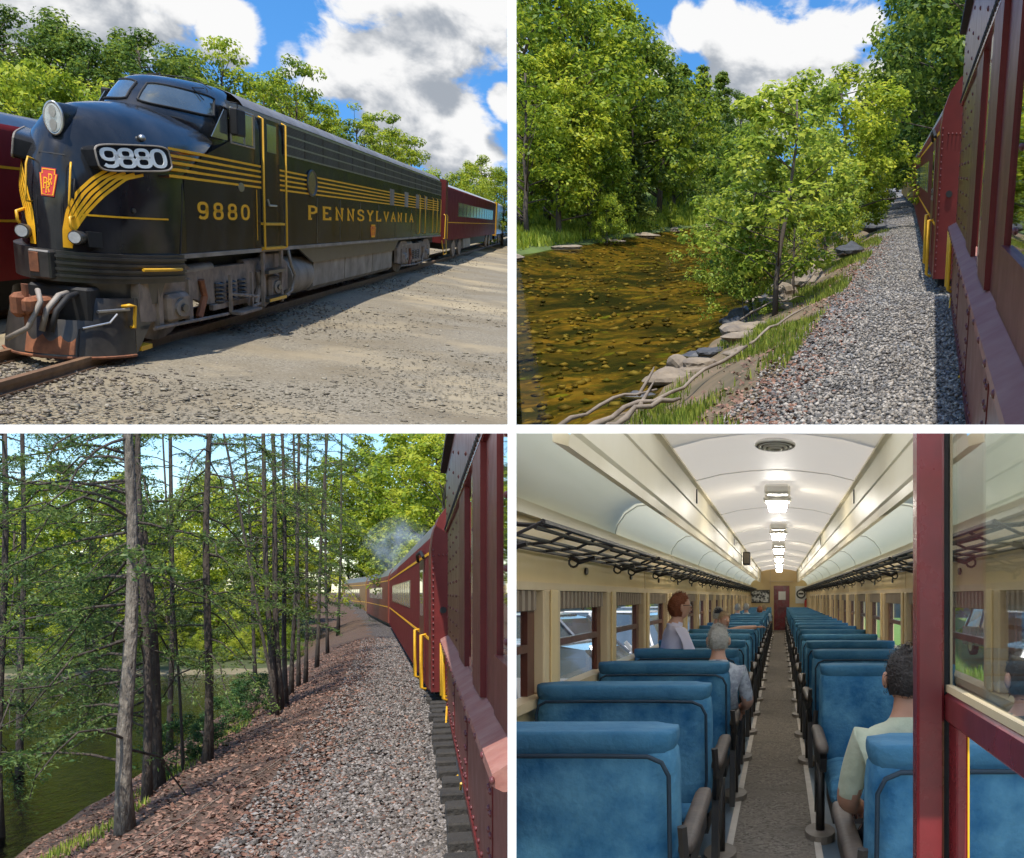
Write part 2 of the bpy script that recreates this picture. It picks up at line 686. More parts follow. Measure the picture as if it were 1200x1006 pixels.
def crown_points(rng, clumps, radii, per, flat=.6):
    """leaf positions and normals spread through clumps"""
    P, Nn = [], []
    for c, r in zip(clumps, radii):
        k = int(per * rng.uniform(.7, 1.3))
        d = rng.normal(0, 1, (k, 3))
        d /= np.linalg.norm(d, axis=1)[:, None]
        rr = r * rng.uniform(.25, 1, k) ** .5
        p = d * rr[:, None]
        p[:, 2] *= flat
        P.append(c + p)
        nn = d * .7 + np.array([0, 0, .7])
        Nn.append(nn)
    return np.concatenate(P), np.concatenate(Nn)


def limb_mesh(rng, segs, k=7):
    mb = MB()
    for pts, r0, r1 in segs:
        n = len(pts)
        mb.tube(pts, [r0 + (r1 - r0) * i / (n - 1) for i in range(n)], k if r0 > .006 else 5)
    return mb


def tree_variant(kind, seed):
    """unit-height tree: (trunk mesh, crown verts (n,4,3)); x/y in units of height"""
    rng = np.random.default_rng(seed)
    segs = []
    lean = rng.normal(0, .02, 2)
    clumps, radii = [], []
    if kind == 'broad':
        hT, wid, low, n, per, size = .9, .30, .16, 95, 100, .021
    elif kind == 'open':
        hT, wid, low, n, per, size = .9, .34, .34, 60, 95, .022
    elif kind == 'shrub':
        hT, wid, low, n, per, size = .8, .55, .02, 70, 80, .034
    elif kind == 'sapling':
        hT, wid, low, n, per, size = .93, .26, .2, 80, 44, .024
    else:
        hT, wid, low, n, per, size = .95, .2, .05, 90, 90, .022
    tz = np.linspace(0, hT, 7)
    tp = [(lean[0] * z * 3 + rng.normal(0, .006), lean[1] * z * 3 + rng.normal(0, .006), z) for z in tz]
    tp[0] = (0, 0, -.02)
    r0 = {'broad': .017, 'open': .016, 'shrub': .012, 'sapling': .011}.get(kind, .014)
    segs.append(([Vector(p) for p in tp], r0, r0 * .25))
    for i in range(n):
        if kind == 'conifer':
            u = rng.uniform(0, 1) ** 1.1
            z = low + (1.0 - low) * u
            rmax = wid * (1 - u) ** .8 + .015
            a = rng.uniform(0, 2 * math.pi)
            q = rmax * rng.uniform(.45, 1)
            c = np.array([q * math.cos(a), q * math.sin(a), z - q * .25])
            r = .045 + .05 * (1 - u)
        else:
            u = rng.uniform(0, 1)
            z = low + (1 - low) * u
            shape = {'broad': math.sin(math.pi * min(1, .14 + .86 * u) ** .9) ** .5, 'open': math.sin(math.pi * (.1 + .85 * u)) ** .5,
                     'shrub': math.cos(u * 1.45) ** .5, 'sapling': math.sin(math.pi * (.12 + .86 * u) ** .75) ** .7}[kind]
            a = rng.uniform(0, 2 * math.pi)
            q = wid * shape * rng.uniform(.12, 1) ** .55 * (1 + .22 * math.sin(3 * a + seed))
            c = np.array([q * math.cos(a), q * math.sin(a), z])
            r = rng.uniform(.05, .10) * (1.0 if kind != 'sapling' else .8) * (1.5 if kind == 'shrub' else 1)
        clumps.append(c)
        radii.append(r)
        if i % (3 if kind != 'open' else 2) == 0:
            zb = max(low * .6, c[2] - np.hypot(c[0], c[1]) * rng.uniform(.3, .9))
            zb = min(zb, hT * .93)
            b = Vector((np.interp(zb, tz, [p[0] for p in tp]), np.interp(zb, tz, [p[1] for p in tp]), zb))
            e = Vector(c)
            m1 = b.lerp(e, .5) + Vector((0, 0, .02)) + Vector(rng.normal(0, .012, 3))
            segs.append(([b, m1, e], r0 * .36 * (1 - .6 * zb), .0012))
    P, Nn = crown_points(rng, clumps, radii, per, {'open': .42, 'conifer': .35}.get(kind, .65))
    V = leaf_quads(rng, P, Nn, size)
    mb = limb_mesh(rng, segs)
    me = bpy.data.meshes.new('trunk_' + kind)
    me.from_pydata(mb.v, [], mb.f)
    me.polygons.foreach_set('use_smooth', [True] * len(me.polygons))
    me.materials.append(BARK)
    return me, V


VARIANTS = {}


def variant(kind, i, lm):
    key = (kind, i)
    if key not in VARIANTS:
        VARIANTS[key] = tree_variant(kind, 100 + i * 7 + len(kind))
    tm, V = VARIANTS[key]
    ck = (kind, i, lm.name)
    if ck not in VARIANTS:
        me = np_mesh('crown_' + kind, V, np.arange(len(V) * 4).reshape(-1, 4))
        me.materials.append(lm)
        VARIANTS[ck] = me
    return tm, V, VARIANTS[ck]


def filtered(V, M, lm, name):
    """leaves that stay inside the bay"""
    Mn = np.array(M)
    c = V.mean(1) @ Mn[:3, :3].T + Mn[:3, 3] - np.array(EYE)
    keep = np.ones(len(V), bool)
    for pn in bay_planes():
        keep &= (c @ np.array(pn)) < -.004 * np.abs(c[:, 1])
    if keep.all():
        return None
    W = V[keep]
    if len(W) == 0:
        return False
    me = np_mesh(name, W, np.arange(len(W) * 4).reshape(-1, 4))
    me.materials.append(lm)
    return me


def tree(name, label, cat, kind, i, base, h, w, lm, group=None, rz=0., tilt=(0, 0)):
    """base: world point; h: height; w: width factor"""
    tm, V, cm = variant(kind, i, lm)
    M = Matrix.Translation(base) @ Matrix.Rotation(tilt[0], 4, 'X') @ Matrix.Rotation(tilt[1], 4, 'Y') @ Matrix.Rotation(rz, 4, 'Z') @ Matrix.Diagonal((h * w, h * w, h, 1))
    fm = filtered(V, M, lm, 'crown')
    if fm is False:
        return None
    e = empty(name, M, label, cat, group)
    t = bpy.data.objects.new('trunk', tm)
    if BAY:
        t2 = tm.copy()
        clip_mesh(t2, M)
        if len(t2.vertices) != len(tm.vertices):
            t.data = t2
        else:
            bpy.data.meshes.remove(t2)
    t.parent = e
    if len(t.data.vertices):
        COL.objects.link(t)
    c = bpy.data.objects.new('crown', fm or cm)
    c.parent = e
    COL.objects.link(c)
    return e


def scatter_stones(name, rng, P, size, mat_, M, zdir=(0, 0, 1), flat=.7):
    """broken stones (irregular octahedra) at local points P, joined into one sheet of stuff"""
    n = len(P)
    base = np.array([(1, 0, 0), (-1, 0, 0), (0, 1, 0), (0, -1, 0), (0, 0, 1), (0, 0, -1)], float)
    F = np.array([(0, 2, 4), (2, 1, 4), (1, 3, 4), (3, 0, 4), (2, 0, 5), (1, 2, 5), (3, 1, 5), (0, 3, 5)])
    V = base[None] * rng.uniform(.55, 1.15, (n, 6, 1)) + rng.normal(0, .16, (n, 6, 3))
    a = rng.uniform(0, 2 * np.pi, n)
    ca, sa = np.cos(a)[:, None], np.sin(a)[:, None]
    x, y = V[..., 0] * ca - V[..., 1] * sa, V[..., 0] * sa + V[..., 1] * ca
    b = rng.uniform(-.9, .9, n)[:, None]
    z = V[..., 2] * np.cos(b) - y * np.sin(b)
    y2 = V[..., 2] * np.sin(b) + y * np.cos(b)
    V = np.stack([x, y2, z * flat], -1) * (size * rng.uniform(.5, 1.35, n))[:, None, None] + P[:, None, :]
    Mn = np.array(M)
    c = P @ Mn[:3, :3].T + Mn[:3, 3] - np.array(EYE)
    keep = np.ones(n, bool)
    for pn in bay_planes():
        keep &= (c @ np.array(pn)) < -.002 * np.abs(c[:, 1])
    V = V[keep]
    n = len(V)
    Fa = (F[None] + (np.arange(n) * 6)[:, None, None]).reshape(-1, 3)
    me = np_mesh(name, V, Fa)
    me.materials.append(mat_)
    o = bpy.data.objects.new(name, me)
    o.matrix_basis = M
    COL.objects.link(o)
    return o


def scatter_quads(name, V, mat_, M, parent=None):
    fm = filtered(V, M, mat_, name)
    if fm is False:
        return None
    if fm is None:
        fm = np_mesh(name, V, np.arange(len(V) * 4).reshape(-1, 4))
        fm.materials.append(mat_)
    o = bpy.data.objects.new(name, fm)
    if parent:
        o.parent = parent
    else:
        o.matrix_basis = M
    COL.objects.link(o)
    return o


# ---------------------------------------------------------------- lettering


def loop(cx, cy, rx, ry, n=20, p=2.6, a0=0, a1=360):
    out = []
    for i in range(n + (0 if a1 - a0 == 360 else 1)):
        a = rad(a0 + (a1 - a0) * i / n)
        c, s_ = math.cos(a), math.sin(a)
        out.append((cx + rx * math.copysign(abs(c) ** (2 / p), c), cy + ry * math.copysign(abs(s_) ** (2 / p), s_)))
    return out


GLYPHS = {   # strokes in a box 0.7 wide, 1 high: (points, closed)
    '0': [(loop(.35, .5, .30, .45), True)],
    '8': [(loop(.35, .73, .26, .22), True), (loop(.35, .28, .30, .24), True)],
    '9': [(loop(.35, .68, .29, .27), True), ([(.64, .68), (.64, .35), (.58, .13), (.42, .05), (.2, .06), (.07, .16)], False)],
    'P': [([(.12, 0), (.12, 1)], False), ([(.0, 1), (.42, 1), (.62, .9), (.62, .6), (.42, .48), (.12, .48)], False), ([(0, 0), (.28, 0)], False)],
    'E': [([(.12, 0), (.12, 1)], False), ([(0, 1), (.62, 1), (.62, .82)], False), ([(.12, .52), (.45, .52)], False), ([(0, 0), (.64, 0), (.64, .2)], False)],
    'N': [([(.1, 0), (.1, 1), (.6, 0), (.6, 1)], False), ([(-.02, 0), (.24, 0)], False), ([(-.02, 1), (.12, 1)], False), ([(.46, 1), (.74, 1)], False)],
    'S': [([(.62, .74), (.62, .9), (.46, 1), (.2, 1), (.07, .88), (.07, .66), (.2, .56), (.5, .46), (.64, .36), (.64, .12), (.48, 0), (.2, 0), (.06, .1), (.06, .27)], False)],
    'Y': [([(.05, 1), (.35, .5), (.65, 1)], False), ([(.35, .5), (.35, 0)], False), ([(.2, 0), (.5, 0)], False), ([(-.06, 1), (.18, 1)], False), ([(.52, 1), (.76, 1)], False)],
    'L': [([(.12, 1), (.12, 0)], False), ([(0, 1), (.28, 1)], False), ([(0, 0), (.64, 0), (.64, .22)], False)],
    'V': [([(.04, 1), (.35, 0), (.66, 1)], False), ([(-.06, 1), (.18, 1)], False), ([(.52, 1), (.76, 1)], False)],
    'A': [([(.04, 0), (.35, 1), (.66, 0)], False), ([(.16, .34), (.54, .34)], False), ([(-.06, 0), (.18, 0)], False), ([(.52, 0), (.76, 0)], False)],
    'I': [([(.35, 0), (.35, 1)], False), ([(.2, 0), (.5, 0)], False), ([(.2, 1), (.5, 1)], False)],
    'R': [([(.12, 0), (.12, 1)], False), ([(.0, 1), (.42, 1), (.62, .9), (.62, .6), (.42, .48), (.12, .48)], False), ([(.36, .48), (.66, 0)], False), ([(0, 0), (.26, 0)], False)],
}


def glyph(ch, fn, stroke):
    mb = MB()
    for pts, closed in GLYPHS[ch]:
        mb.ribbon(pts, stroke, fn, closed, 1.0)
    return mb

# ================================================================ YARD: the parked diesel locomotive
BAY = 'yard'
_L = Vector((-259, 1200, 434)).normalized()
_U = Vector((.133415, -.311476, .940842))
_U = (_U - _L * _U.dot(_L)).normalized()
YARD = bay_frame(_L.cross(_U), _L, _U, 2.45, 8.0)
rng = np.random.default_rng(5)

BLACK = mat('loco_black', (.008, .0095, .012), .17, 0, (.036, .036, .038), 2.6, .42, .12, 1.6, spec=.05, stretch=(1, .6, .3))
NOSE_BLACK = mat('nose_black', (.009, .0105, .013), .13, 0, (.034, .034, .036), 2.2, .42, .10, 1.6, spec=.42, stretch=(1, 1, .4))
BLACK_WORN = mat('loco_black_worn', (.018, .019, .02), .34, 0, (.075, .065, .055), 3.2, .42, .25, 12)
GOLD = mat('gold_paint', (.95, .50, .03), .5, 0, (.85, .40, .02), 5, .6, 0, spec=.15)
GOLD_RAIL = mat('yellow_handrail', (.80, .46, .02), .42, 0, (.62, .30, .02), 6, .6)
LOCO_ROOF = mat('loco_roof', (.21, .205, .20), .5, 0, (.10, .09, .085), 1.5, .5, .1, 6)
TRUCK = mat('truck_grime', (.36, .275, .21), .8, 0, (.13, .10, .078), 3.5, .45, .6, 14)
GREY_STEEL = mat('tank_steel', (.34, .295, .25), .6, .0, (.14, .115, .09), 1.6, .45, .25, 9)
RUST = mat('rust', (.36, .13, .055), .85, 0, (.12, .05, .028), 5, .4, .6, 22)
RUSTRAIL = mat('rusty_rail', (.26, .15, .08), .6, .3, (.13, .075, .045), 5, .5, .3, 20)
DARK = mat('near_black', (.012, .011, .011), .7)
SILVER = mat('silver_trim', (.55, .55, .53), .3, .85, (.35, .34, .33), 6)
WHITE_NUM = mat('white_numeral', (.86, .87, .84), .4, 0, (.74, .74, .72), 8)
RED_KEY = mat('keystone_red', (.62, .035, .02), .42, 0, (.5, .03, .02), 9)
LAMP_GLASS = mat('lamp_lens', (.75, .78, .76), .08, .3, (.5, .52, .5), 20, coat=.8)
CAB_GLASS = mat('cab_glass', (.10, .12, .125), .05, 0, (.05, .06, .06), 2, coat=1.0, spec=.9)
GRILLE = mat('grille_bronze', (.075, .06, .045), .5, .4, (.03, .026, .022), 8, .5)
TUSCAN = mat('tuscan_red', (.155, .025, .023), .38, 0, (.105, .018, .017), 2, .5, .05, 4, spec=.2)
TUSCAN_SHINE = mat('tuscan_gloss', (.15, .018, .02), .3, 0, (.10, .012, .014), 2, .5, .03, 4, spec=.18)

# ---- ground
YARD_GROUND = ground_mat('yard_gravel', [((.17, .138, .09), .5, .44, .68), ((.29, .235, .15), .22, .5, .64), ((.11, .096, .072), .9, .60, .78), ((.32, .265, .175), .12, .54, .62)], bump=.55, cell=44,
                         cellcols=[(.12, .103, .075), (.175, .15, .11), (.225, .193, .14), (.19, .163, .118), (.30, .265, .20)], bdist=.03)
gm = MB().grid(lambda u, v: (-75 + 115 * u, 8 + 172 * v, .035 * math.sin(u * 60) * math.sin(v * 90)), 90, 90)
g = gm.build('ground', YARD_GROUND, M=YARD, smooth=True)
tag(g, 'tan crushed gravel yard beside the black locomotive', kind='structure')
sl_ = MB().grid(lambda u, v: (-75 + 115 * u, 8 + 172 * v, -.35), 4, 4).build('bounce_sheet', mat('bounce_pale', (.72, .72, .70), .9, 0, (.62, .62, .60), .1, .5), M=YARD)  # unseen underside added to bounce light and pale the stream's reflection
tag(sl_, 'unseen pale sheet added under the gravel yard to bounce light', kind='structure')
Pn = []
for _ in range(36000):
    yy = 10.3 + 34 * rng.uniform(0, 1) ** 2.6
    xx = -7.2 + rng.uniform(0, 1) * (.80 * yy)
    Pn.append((xx, yy, .004))
Pn = np.array(Pn)
st = scatter_stones('gravel', rng, Pn, .024, island_mat('yard_stone', [(.12, .10, .072), (.19, .163, .118), (.26, .225, .16), (.35, .31, .235)]), YARD, flat=.25)
tag(st, 'loose tan gravel strewn over the yard', 'gravel', kind='stuff')


Pn = np.stack([-5.98 + rng.normal(0, .75, 9000), 10.2 + 60 * rng.uniform(0, 1, 9000) ** 1.8, np.full(9000, .012)], 1)
st = scatter_stones('gravel', rng, Pn, .034, island_mat('track_stone', [(.07, .055, .042), (.13, .105, .08), (.20, .165, .125), (.28, .24, .19)]), YARD, flat=.6)
tag(st, 'dark coarse ballast stones lying along the locomotive track', 'gravel', kind='stuff')
Pn = np.stack([rng.uniform(-5, 5, 700), 10.6 + 22 * rng.uniform(0, 1, 700) ** 1.6, np.full(700, .01)], 1)
st = scatter_stones('gravel', rng, Pn, .055, MATS['yard_stone'], YARD, flat=.3)
tag(st, 'scattered larger stones lying on the open yard', 'gravel', kind='stuff')


def rail_pair(xc, y0, y1, name, label, gauge=.42):
    e = empty(name, YARD @ Matrix.Translation((xc, y0, 0)), label, 'track')
    for s_ in (-1, 1):
        m = MB()
        x = s_ * gauge
        m.box(x - .035, x + .035, 0, y1 - y0, .10, .15)
        m.box(x - .012, x + .012, 0, y1 - y0, .02, .10)
        m.box(x - .06, x + .06, 0, y1 - y0, .0, .025)
        m.build('rail', RUSTRAIL, e)
    return e


XC, YN = -5.984, 14.6
rail_pair(XC, 9, 110, 'railway_track', 'rusty rails sunk in gravel under the black locomotive')
rail_pair(XC - 2.6, 9, 60, 'railway_track', 'rusty rails under the red coach beside the locomotive')

# ---- locomotive
loco = empty('locomotive', YARD @ Matrix.Translation((XC, YN, 0)), 'black streamlined diesel locomotive 9880 with gold stripes and rounded nose', 'locomotive')
NZ = [1.0, 1.3, 1.6, 2.0, 2.4, 2.7, 2.9, 3.02, 3.1, 3.17, 3.24, 3.28]
NYF = [0, 0, .02, .08, .2, .38, .6, .85, 1.2, 1.7, 2.4, 3.0]
NHW = [.82, .82, .82, .82, .82, .80, .76, .70, .63, .55, .44, .36]
NYC = [2.4, 2.4, 2.4, 2.4, 2.7, 3.2, 3.8, 4.2, 4.4, 4.5, 4.6, 4.7]


def nose(s, z, off=0.0, p=1.96):
    i = lambda a: float(np.interp(z, NZ, a))
    a = s * math.pi / 2
    sn, cs = math.sin(a), max(0., math.cos(a))
    x = i(NHW) * math.copysign(abs(sn) ** (2 / p), sn)
    y = i(NYC) - (i(NYC) - i(NYF)) * cs ** (2 / p)
    if off:
        n = Vector((sn, -cs * .75, .25 if z > 2.4 else .03)).normalized() * off
        return (x + n.x, y + n.y, z + n.z)
    return (x, y, z)


zl = [1.31, 1.45, 1.6, 2.0, 2.4, 2.7, 2.82, 2.9, 2.96, 3.02, 3.06, 3.1, 3.14, 3.17, 3.2, 3.24, 3.28]
m = MB()
m.grid(lambda u, v: nose(-1 + 2 * u, zl[round(v * (len(zl) - 1))]), 48, len(zl) - 1)
m.build('nose', NOSE_BLACK, loco, smooth=True)
# body side profile (half), extruded along y
prof = [(.82, 1.34), (.82, 3.28), (.812, 3.4), (.79, 3.52), (.755, 3.62)]
roofp = [(.757, 3.625), (.70, 3.70), (.58, 3.78), (.38, 3.84), (.0, 3.87)]
BODY_END = 36.4


def extrude(pts, y0, y1, mirror=True, ny=1):
    mb = MB()
    full = pts + [(-x, z) for x, z in reversed(pts) if abs(x) > 1e-6] if mirror else pts
    n = len(full)
    mb.grid(lambda u, v: (full[round(u * (n - 1))][0], y0 + (y1 - y0) * v, full[round(u * (n - 1))][1]), n - 1, ny)
    return mb


m = MB()
for s_ in (1, -1):
    pp = [(s_ * x, z) for x, z in prof]
    b = extrude(pp, 4.55, BODY_END, False, 24)
    m.add(b.v, b.f)
    # cab side below and beside the side window
    m.add([(s_ * .82, 2.3, 1.34), (s_ * .82, 4.56, 1.34), (s_ * .82, 4.56, 3.02), (s_ * .82, 3.2, 2.72), (s_ * .82, 2.3, 2.4)], [(0, 1, 2, 3, 4)])
m.add([(x, BODY_END, z) for x, z in prof + roofp + [(-x, z) for x, z in reversed(prof + roofp[:-1])]], [tuple(range(2 * (len(prof) + len(roofp)) - 1))])
m.build('carbody', BLACK, loco, smooth=35)
m = extrude(roofp, 5.6, BODY_END, True, 12)
m.build('roof', LOCO_ROOF, loco, smooth=True)
# cab: windscreen hood from nose top to roof
cabz = [2.5, 2.9, 3.16, 3.24, 3.32, 3.45, 3.6, 3.68, 3.74, 3.79, 3.83, 3.86]
cabf = [3.4, 3.2, 2.75, 2.82, 2.92, 3.1, 3.38, 3.58, 3.86, 4.3, 4.9, 5.5]
cabw = [.818, .812, .76, .735, .71, .68, .645, .615, .57, .50, .39, .2]
cabc = [4.6, 4.6, 4.7, 4.8, 4.9, 5.0, 5.1, 5.2, 5.4, 5.6, 5.75, 5.8]


def cab(s, z, off=0.0, p=2.15):
    i = lambda a: float(np.interp(z, cabz, a))
    a = s * math.pi / 2
    sn, cs = math.sin(a), max(0., math.cos(a))
    x = i(cabw) * math.copysign(abs(sn) ** (2 / p), sn)
    y = i(cabc) - (i(cabc) - i(cabf)) * cs ** (2 / p)
    return (x + off * sn, y - off * cs, z + off * .3)


m = MB()
m.grid(lambda u, v: cab(-1 + 2 * u, cabz[round(v * 11)]), 48, 11)
m.build('cab_hood', NOSE_BLACK, loco, smooth=True)
# windscreen panes with frames
for s0, s1 in ((.055, .80), (-.80, -.055)):
    def cp(u, v, off, s0=s0, s1=s1):
        uu, vv = (u - .5) * 2, (v - .5) * 2
        # rounded rectangle
        k = 1.0 - .16 * abs(uu) ** 4 * 1.0
        return cab(s0 + (s1 - s0) * u, 3.465 + .155 * vv * (1 - .18 * abs(uu) ** 6), off)
    gl = MB().grid(lambda u, v: cp(u, v, .012), 14, 8).build('windscreen', CAB_GLASS, loco, smooth=True)
    fr = MB()
    edge = [(i / 14, 0) for i in range(14)] + [(1, j / 8) for j in range(8)] + [(1 - i / 14, 1) for i in range(14)] + [(0, 1 - j / 8) for j in range(9)]
    fr.tube([cp(u, v, .016) for u, v in edge], .016, 6, False)
    fr.build('frame', DARK, gl)
m = MB().tube([cab(.62, 3.70, .05), cab(.50, 3.66, .05), cab(.66, 3.52, .04)], .008, 5)
m.build('wiper', DARK, loco)
m = MB().tube([cab(-.6, 3.74, .05), cab(-.3, 3.84, .10), cab(.0, 3.85, .12), cab(.35, 3.83, .10), cab(.7, 3.72, .06)], .009, 5)
m.build('grab_rail', DARK, loco)
# cab side windows and mirror
for s_ in (1, -1):
    m = MB()
    poly = [(3.62, 3.02), (4.42, 3.02), (4.42, 3.46), (4.28, 3.46)]
    m.prism(poly, lambda u, v, t: (s_ * t, u, v), .815, .826)
    m.build('quarter_window', CAB_GLASS, loco)
    w = MB().cbox(min(s_ * .80, s_ * .828), max(s_ * .80, s_ * .828), 4.62, 5.92, 3.02, 3.50, .01).build('cab_window', CAB_GLASS, loco)
    fr = MB()
    for (a, b) in (((4.6, 3.0), (5.94, 3.0)), ((5.94, 3.0), (5.94, 3.52)), ((5.94, 3.52), (4.6, 3.52)), ((4.6, 3.52), (4.6, 3.0)), ((5.35, 3.0), (5.35, 3.52))):
        fr.tube([(s_ * .83, a[0], a[1]), (s_ * .83, b[0], b[1])], .014, 5)
    fr.build('frame', SILVER, w)
    mr = MB().cbox(s_ * .90 - .06, s_ * .90 + .06, 4.5, 4.95, 3.12, 3.52, .02)
    mr.tube([(s_ * .8, 4.7, 3.6), (s_ * .9, 4.72, 3.6), (s_ * .9, 4.72, 3.5)], .01, 5)
    mr.build('mirror', DARK, loco)
# headlight
m = MB()
hl = Vector((.03, .40, 2.86))
HLX = .54
for k_, (dy, dz, r_) in enumerate(((.75, .06, .14), (.3, .02, .175), (0, 0, .18), (-.06, 0, .175))):
    m.v += [tuple(q) for q in m.ring(hl + Vector((0, dy, dz)), (0, -1, 0), r_ * HLX, 24, (0, 0, 1), r_)]
    if k_:
        m.f += [((k_ - 1) * 24 + j, (k_ - 1) * 24 + (j + 1) % 24, k_ * 24 + (j + 1) % 24, k_ * 24 + j) for j in range(24)]
hb = m.build('headlight', BLACK, loco, smooth=40)
m = MB()
a = m.ring(hl + Vector((0, -.065, 0)), (0, -1, 0), .178 * HLX, 24, (0, 0, 1), .178)
m.tube(a + [a[0]], .018, 6, False)
m.build('rim', SILVER, hb, smooth=True)
MB().disc(hl + Vector((0, -.07, 0)), (0, -1, 0), .16 * HLX, 24, .012, ry=.16, up=(0, 0, 1)).build('lens', LAMP_GLASS, hb)
for dz in (.075, -.075):
    MB().disc(hl + Vector((0, -.083, dz)), (0, -1, 0), .066 * HLX, 16, .01, ry=.066, up=(0, 0, 1)).build('reflector', SILVER, hb)
# round lamp above the number board
c = Vector(nose(.53, 2.80, .02))
MB().ell(c, .045, .06, .045, 14, 8).build('classification_lamp', SILVER, loco, smooth=True)


def frame_on_nose(s, z, yaw_fix=0):
    e = .02
    p = Vector(nose(s, z))
    t = (Vector(nose(s + e, z)) - Vector(nose(s - e, z))).normalized()
    u = (Vector(nose(s, z + .05)) - Vector(nose(s, z - .05))).normalized()
    n = t.cross(u).normalized()
    u = n.cross(t)
    return p, t, u, n


# number boards
for sgn in (1, -1):
    p0, p1 = Vector(nose(.25 * sgn, 2.46)), Vector(nose(.68 * sgn, 2.575))
    if sgn < 0: p0, p1 = p1, p0
    t = (p1 - p0)
    half = t.length / 2
    t.normalize()
    n = Vector((t.y, -t.x, 0)).normalized()
    n = (n + Vector((0, 0, .16))).normalized()
    u = n.cross(t)
    if u.z < 0: u = -u
    c = (p0 + p1) / 2 + n * .12
    hh = .135
    bd = MB()
    rr = [(x * half * 1.02, z * (hh + .02)) for x, z in loop(0, 0, 1, 1, 28, 5.5)]
    bd.prism(rr, lambda a, b, q: c + t * a + u * b + n * q, -.2, .03)
    bo = bd.build('number_board', BLACK, loco, smooth=30)
    rim = MB().tube([c + t * a + u * b + n * .035 for a, b in rr + rr[:1]], .012, 6, False)
    rim.build('frame', GREY_STEEL, bo)
    w = half * .43
    for i, ch in enumerate('9880'):
        x0 = -half * .90 + i * half * .45
        glyph(ch, lambda a, b, q: c + t * (x0 + a / .7 * w) + u * (-hh * .82 + b * hh * 1.64) + n * (.032 + q * .008), .17).build('numeral', WHITE_NUM, bo)

# stripes: five along the side, sweeping down across the nose
for i in range(5):
    z = 2.385 + i * .087
    m = MB()
    for s_ in (1,) if i else (1, -1):
        pass
    m.ribbon([(1.7 + (35.4 - 1.7) * k / 8, z) for k in range(9)], .034, lambda a, b, q: (.82 + .006 * q, a, b), False, 1)
    m.ribbon([(.80 + .2 * k / 4, z) for k in range(5)], .034, lambda a, b, q: nose(a, b, .012 * q + .004), False, 1)
    m.build('stripe', GOLD, loco)
for i in range(5):
    ctrl = [(.60 - .055 * i, 2.35), (.50 - .05 * i, 2.28 - .012 * i), (.385 - .043 * i, 2.07 - .005 * i), (.27 - .03 * i, 1.82), (.19 - .016 * i, 1.60), (.165 - .01 * i, 1.40)]
    for sgn in (1, -1):
        pts = []
        for k in range(25):
            q = k / 24 * (len(ctrl) - 1)
            j = min(int(q), len(ctrl) - 2)
            a, b = Vector(ctrl[j]), Vector(ctrl[j + 1])
            c_ = a.lerp(b, q - j)
            pts.append((c_.x * sgn, c_.y))
        # ribbon width in (s, z) space
        mm = MB()
        L_, R_ = [], []
        for k, (s0, z0) in enumerate(pts):
            P0 = Vector(nose(s0, z0, .016))
            P1 = Vector(nose(*pts[min(k + 1, 24)], .016)) if k < 24 else None
            d = (P1 - P0) if P1 is not None and (P1 - P0).length > 1e-6 else d
            d = d.normalized()
            _, tt, uu, nn = frame_on_nose(s0, z0)
            sd = d.cross(nn).normalized() * .018
            L_.append(P0 + sd)
            R_.append(P0 - sd)
        mm.add(L_ + R_, [(k, k + 1, 25 + k + 1, 25 + k) for k in range(24)])
        mm.build('stripe', GOLD, loco)
for sgn in (1,):
    m = MB().ribbon([(.24 + (.80 - .24) * k / 12, 1.80 + .02 * k / 12) for k in range(13)], .022, lambda a, b, q: nose(a, b, .012 * q + .004), False, 1)
    m.build('pinstripe', GOLD, loco)
m = MB().ribbon([(6.05, 1.5), (6.05, 2.34)], .02, lambda a, b, q: (.82 + .006 * q, a, b), False, 1)
m.build('pinstripe', GOLD, loco)

# lettering on the side


def side_text(txt, y0, y1, z0, h, stroke, gap=.75):
    n = len(txt)
    step = (y1 - y0) / (n - 1 + gap)
    for i, ch in enumerate(txt):
        yy = y0 + i * step
        glyph(ch, lambda a, b, q: (.82 + .007 * q, yy + a / .7 * step * gap, z0 + b * h), stroke).build('letter', GOLD, loco)


side_text('9880', 2.85, 5.55, 1.84, .235, .17, .62)
side_text('PENNSYLVANIA', 10.0, 26.9, 1.885, .25, .17, .62)


def keystone(fn, w, h, parent, mat_):
    poly = [(-.32, 0), (.32, 0), (.46, .8), (.36, .82), (.36, 1), (-.36, 1), (-.36, .82), (-.46, .8)]
    mb = MB()
    mb.prism([(x * w, y * h) for x, y in poly], fn, 0, 1)
    o = mb.build('keystone_emblem', mat_, parent)
    bo = MB()
    pts = [(x * w * .86, .05 * h + y * h * .9) for x, y in poly]
    bo.ribbon(pts, w * .05, lambda a, b, q: fn(a, b, 1 + q * .3), True, 1)
    bo.build('border', GOLD, o)
    for ch, dx, dy, sc_ in (('P', -.24, .28, .3), ('R', .0, .42, .3), ('R', -.1, .14, .3)):
        glyph(ch, lambda a, b, q: fn((dx + a * sc_) * w, (dy + b * sc_ * 1.2) * h, 1 + q * .3), .12).build('letter', GOLD, o)
    return o


keystone(lambda a, b, t: (.82 + .008 * t, 18.25 + a, 1.44 + b), 1.0, .33, loco, RED_KEY)
keystone(lambda a, b, t: (nose(.01 + a * .85, 1.97 + b)[0], nose(.01, 1.97 + b)[1] - .012 * t - .012, 1.97 + b), .2, .32, loco, RED_KEY)

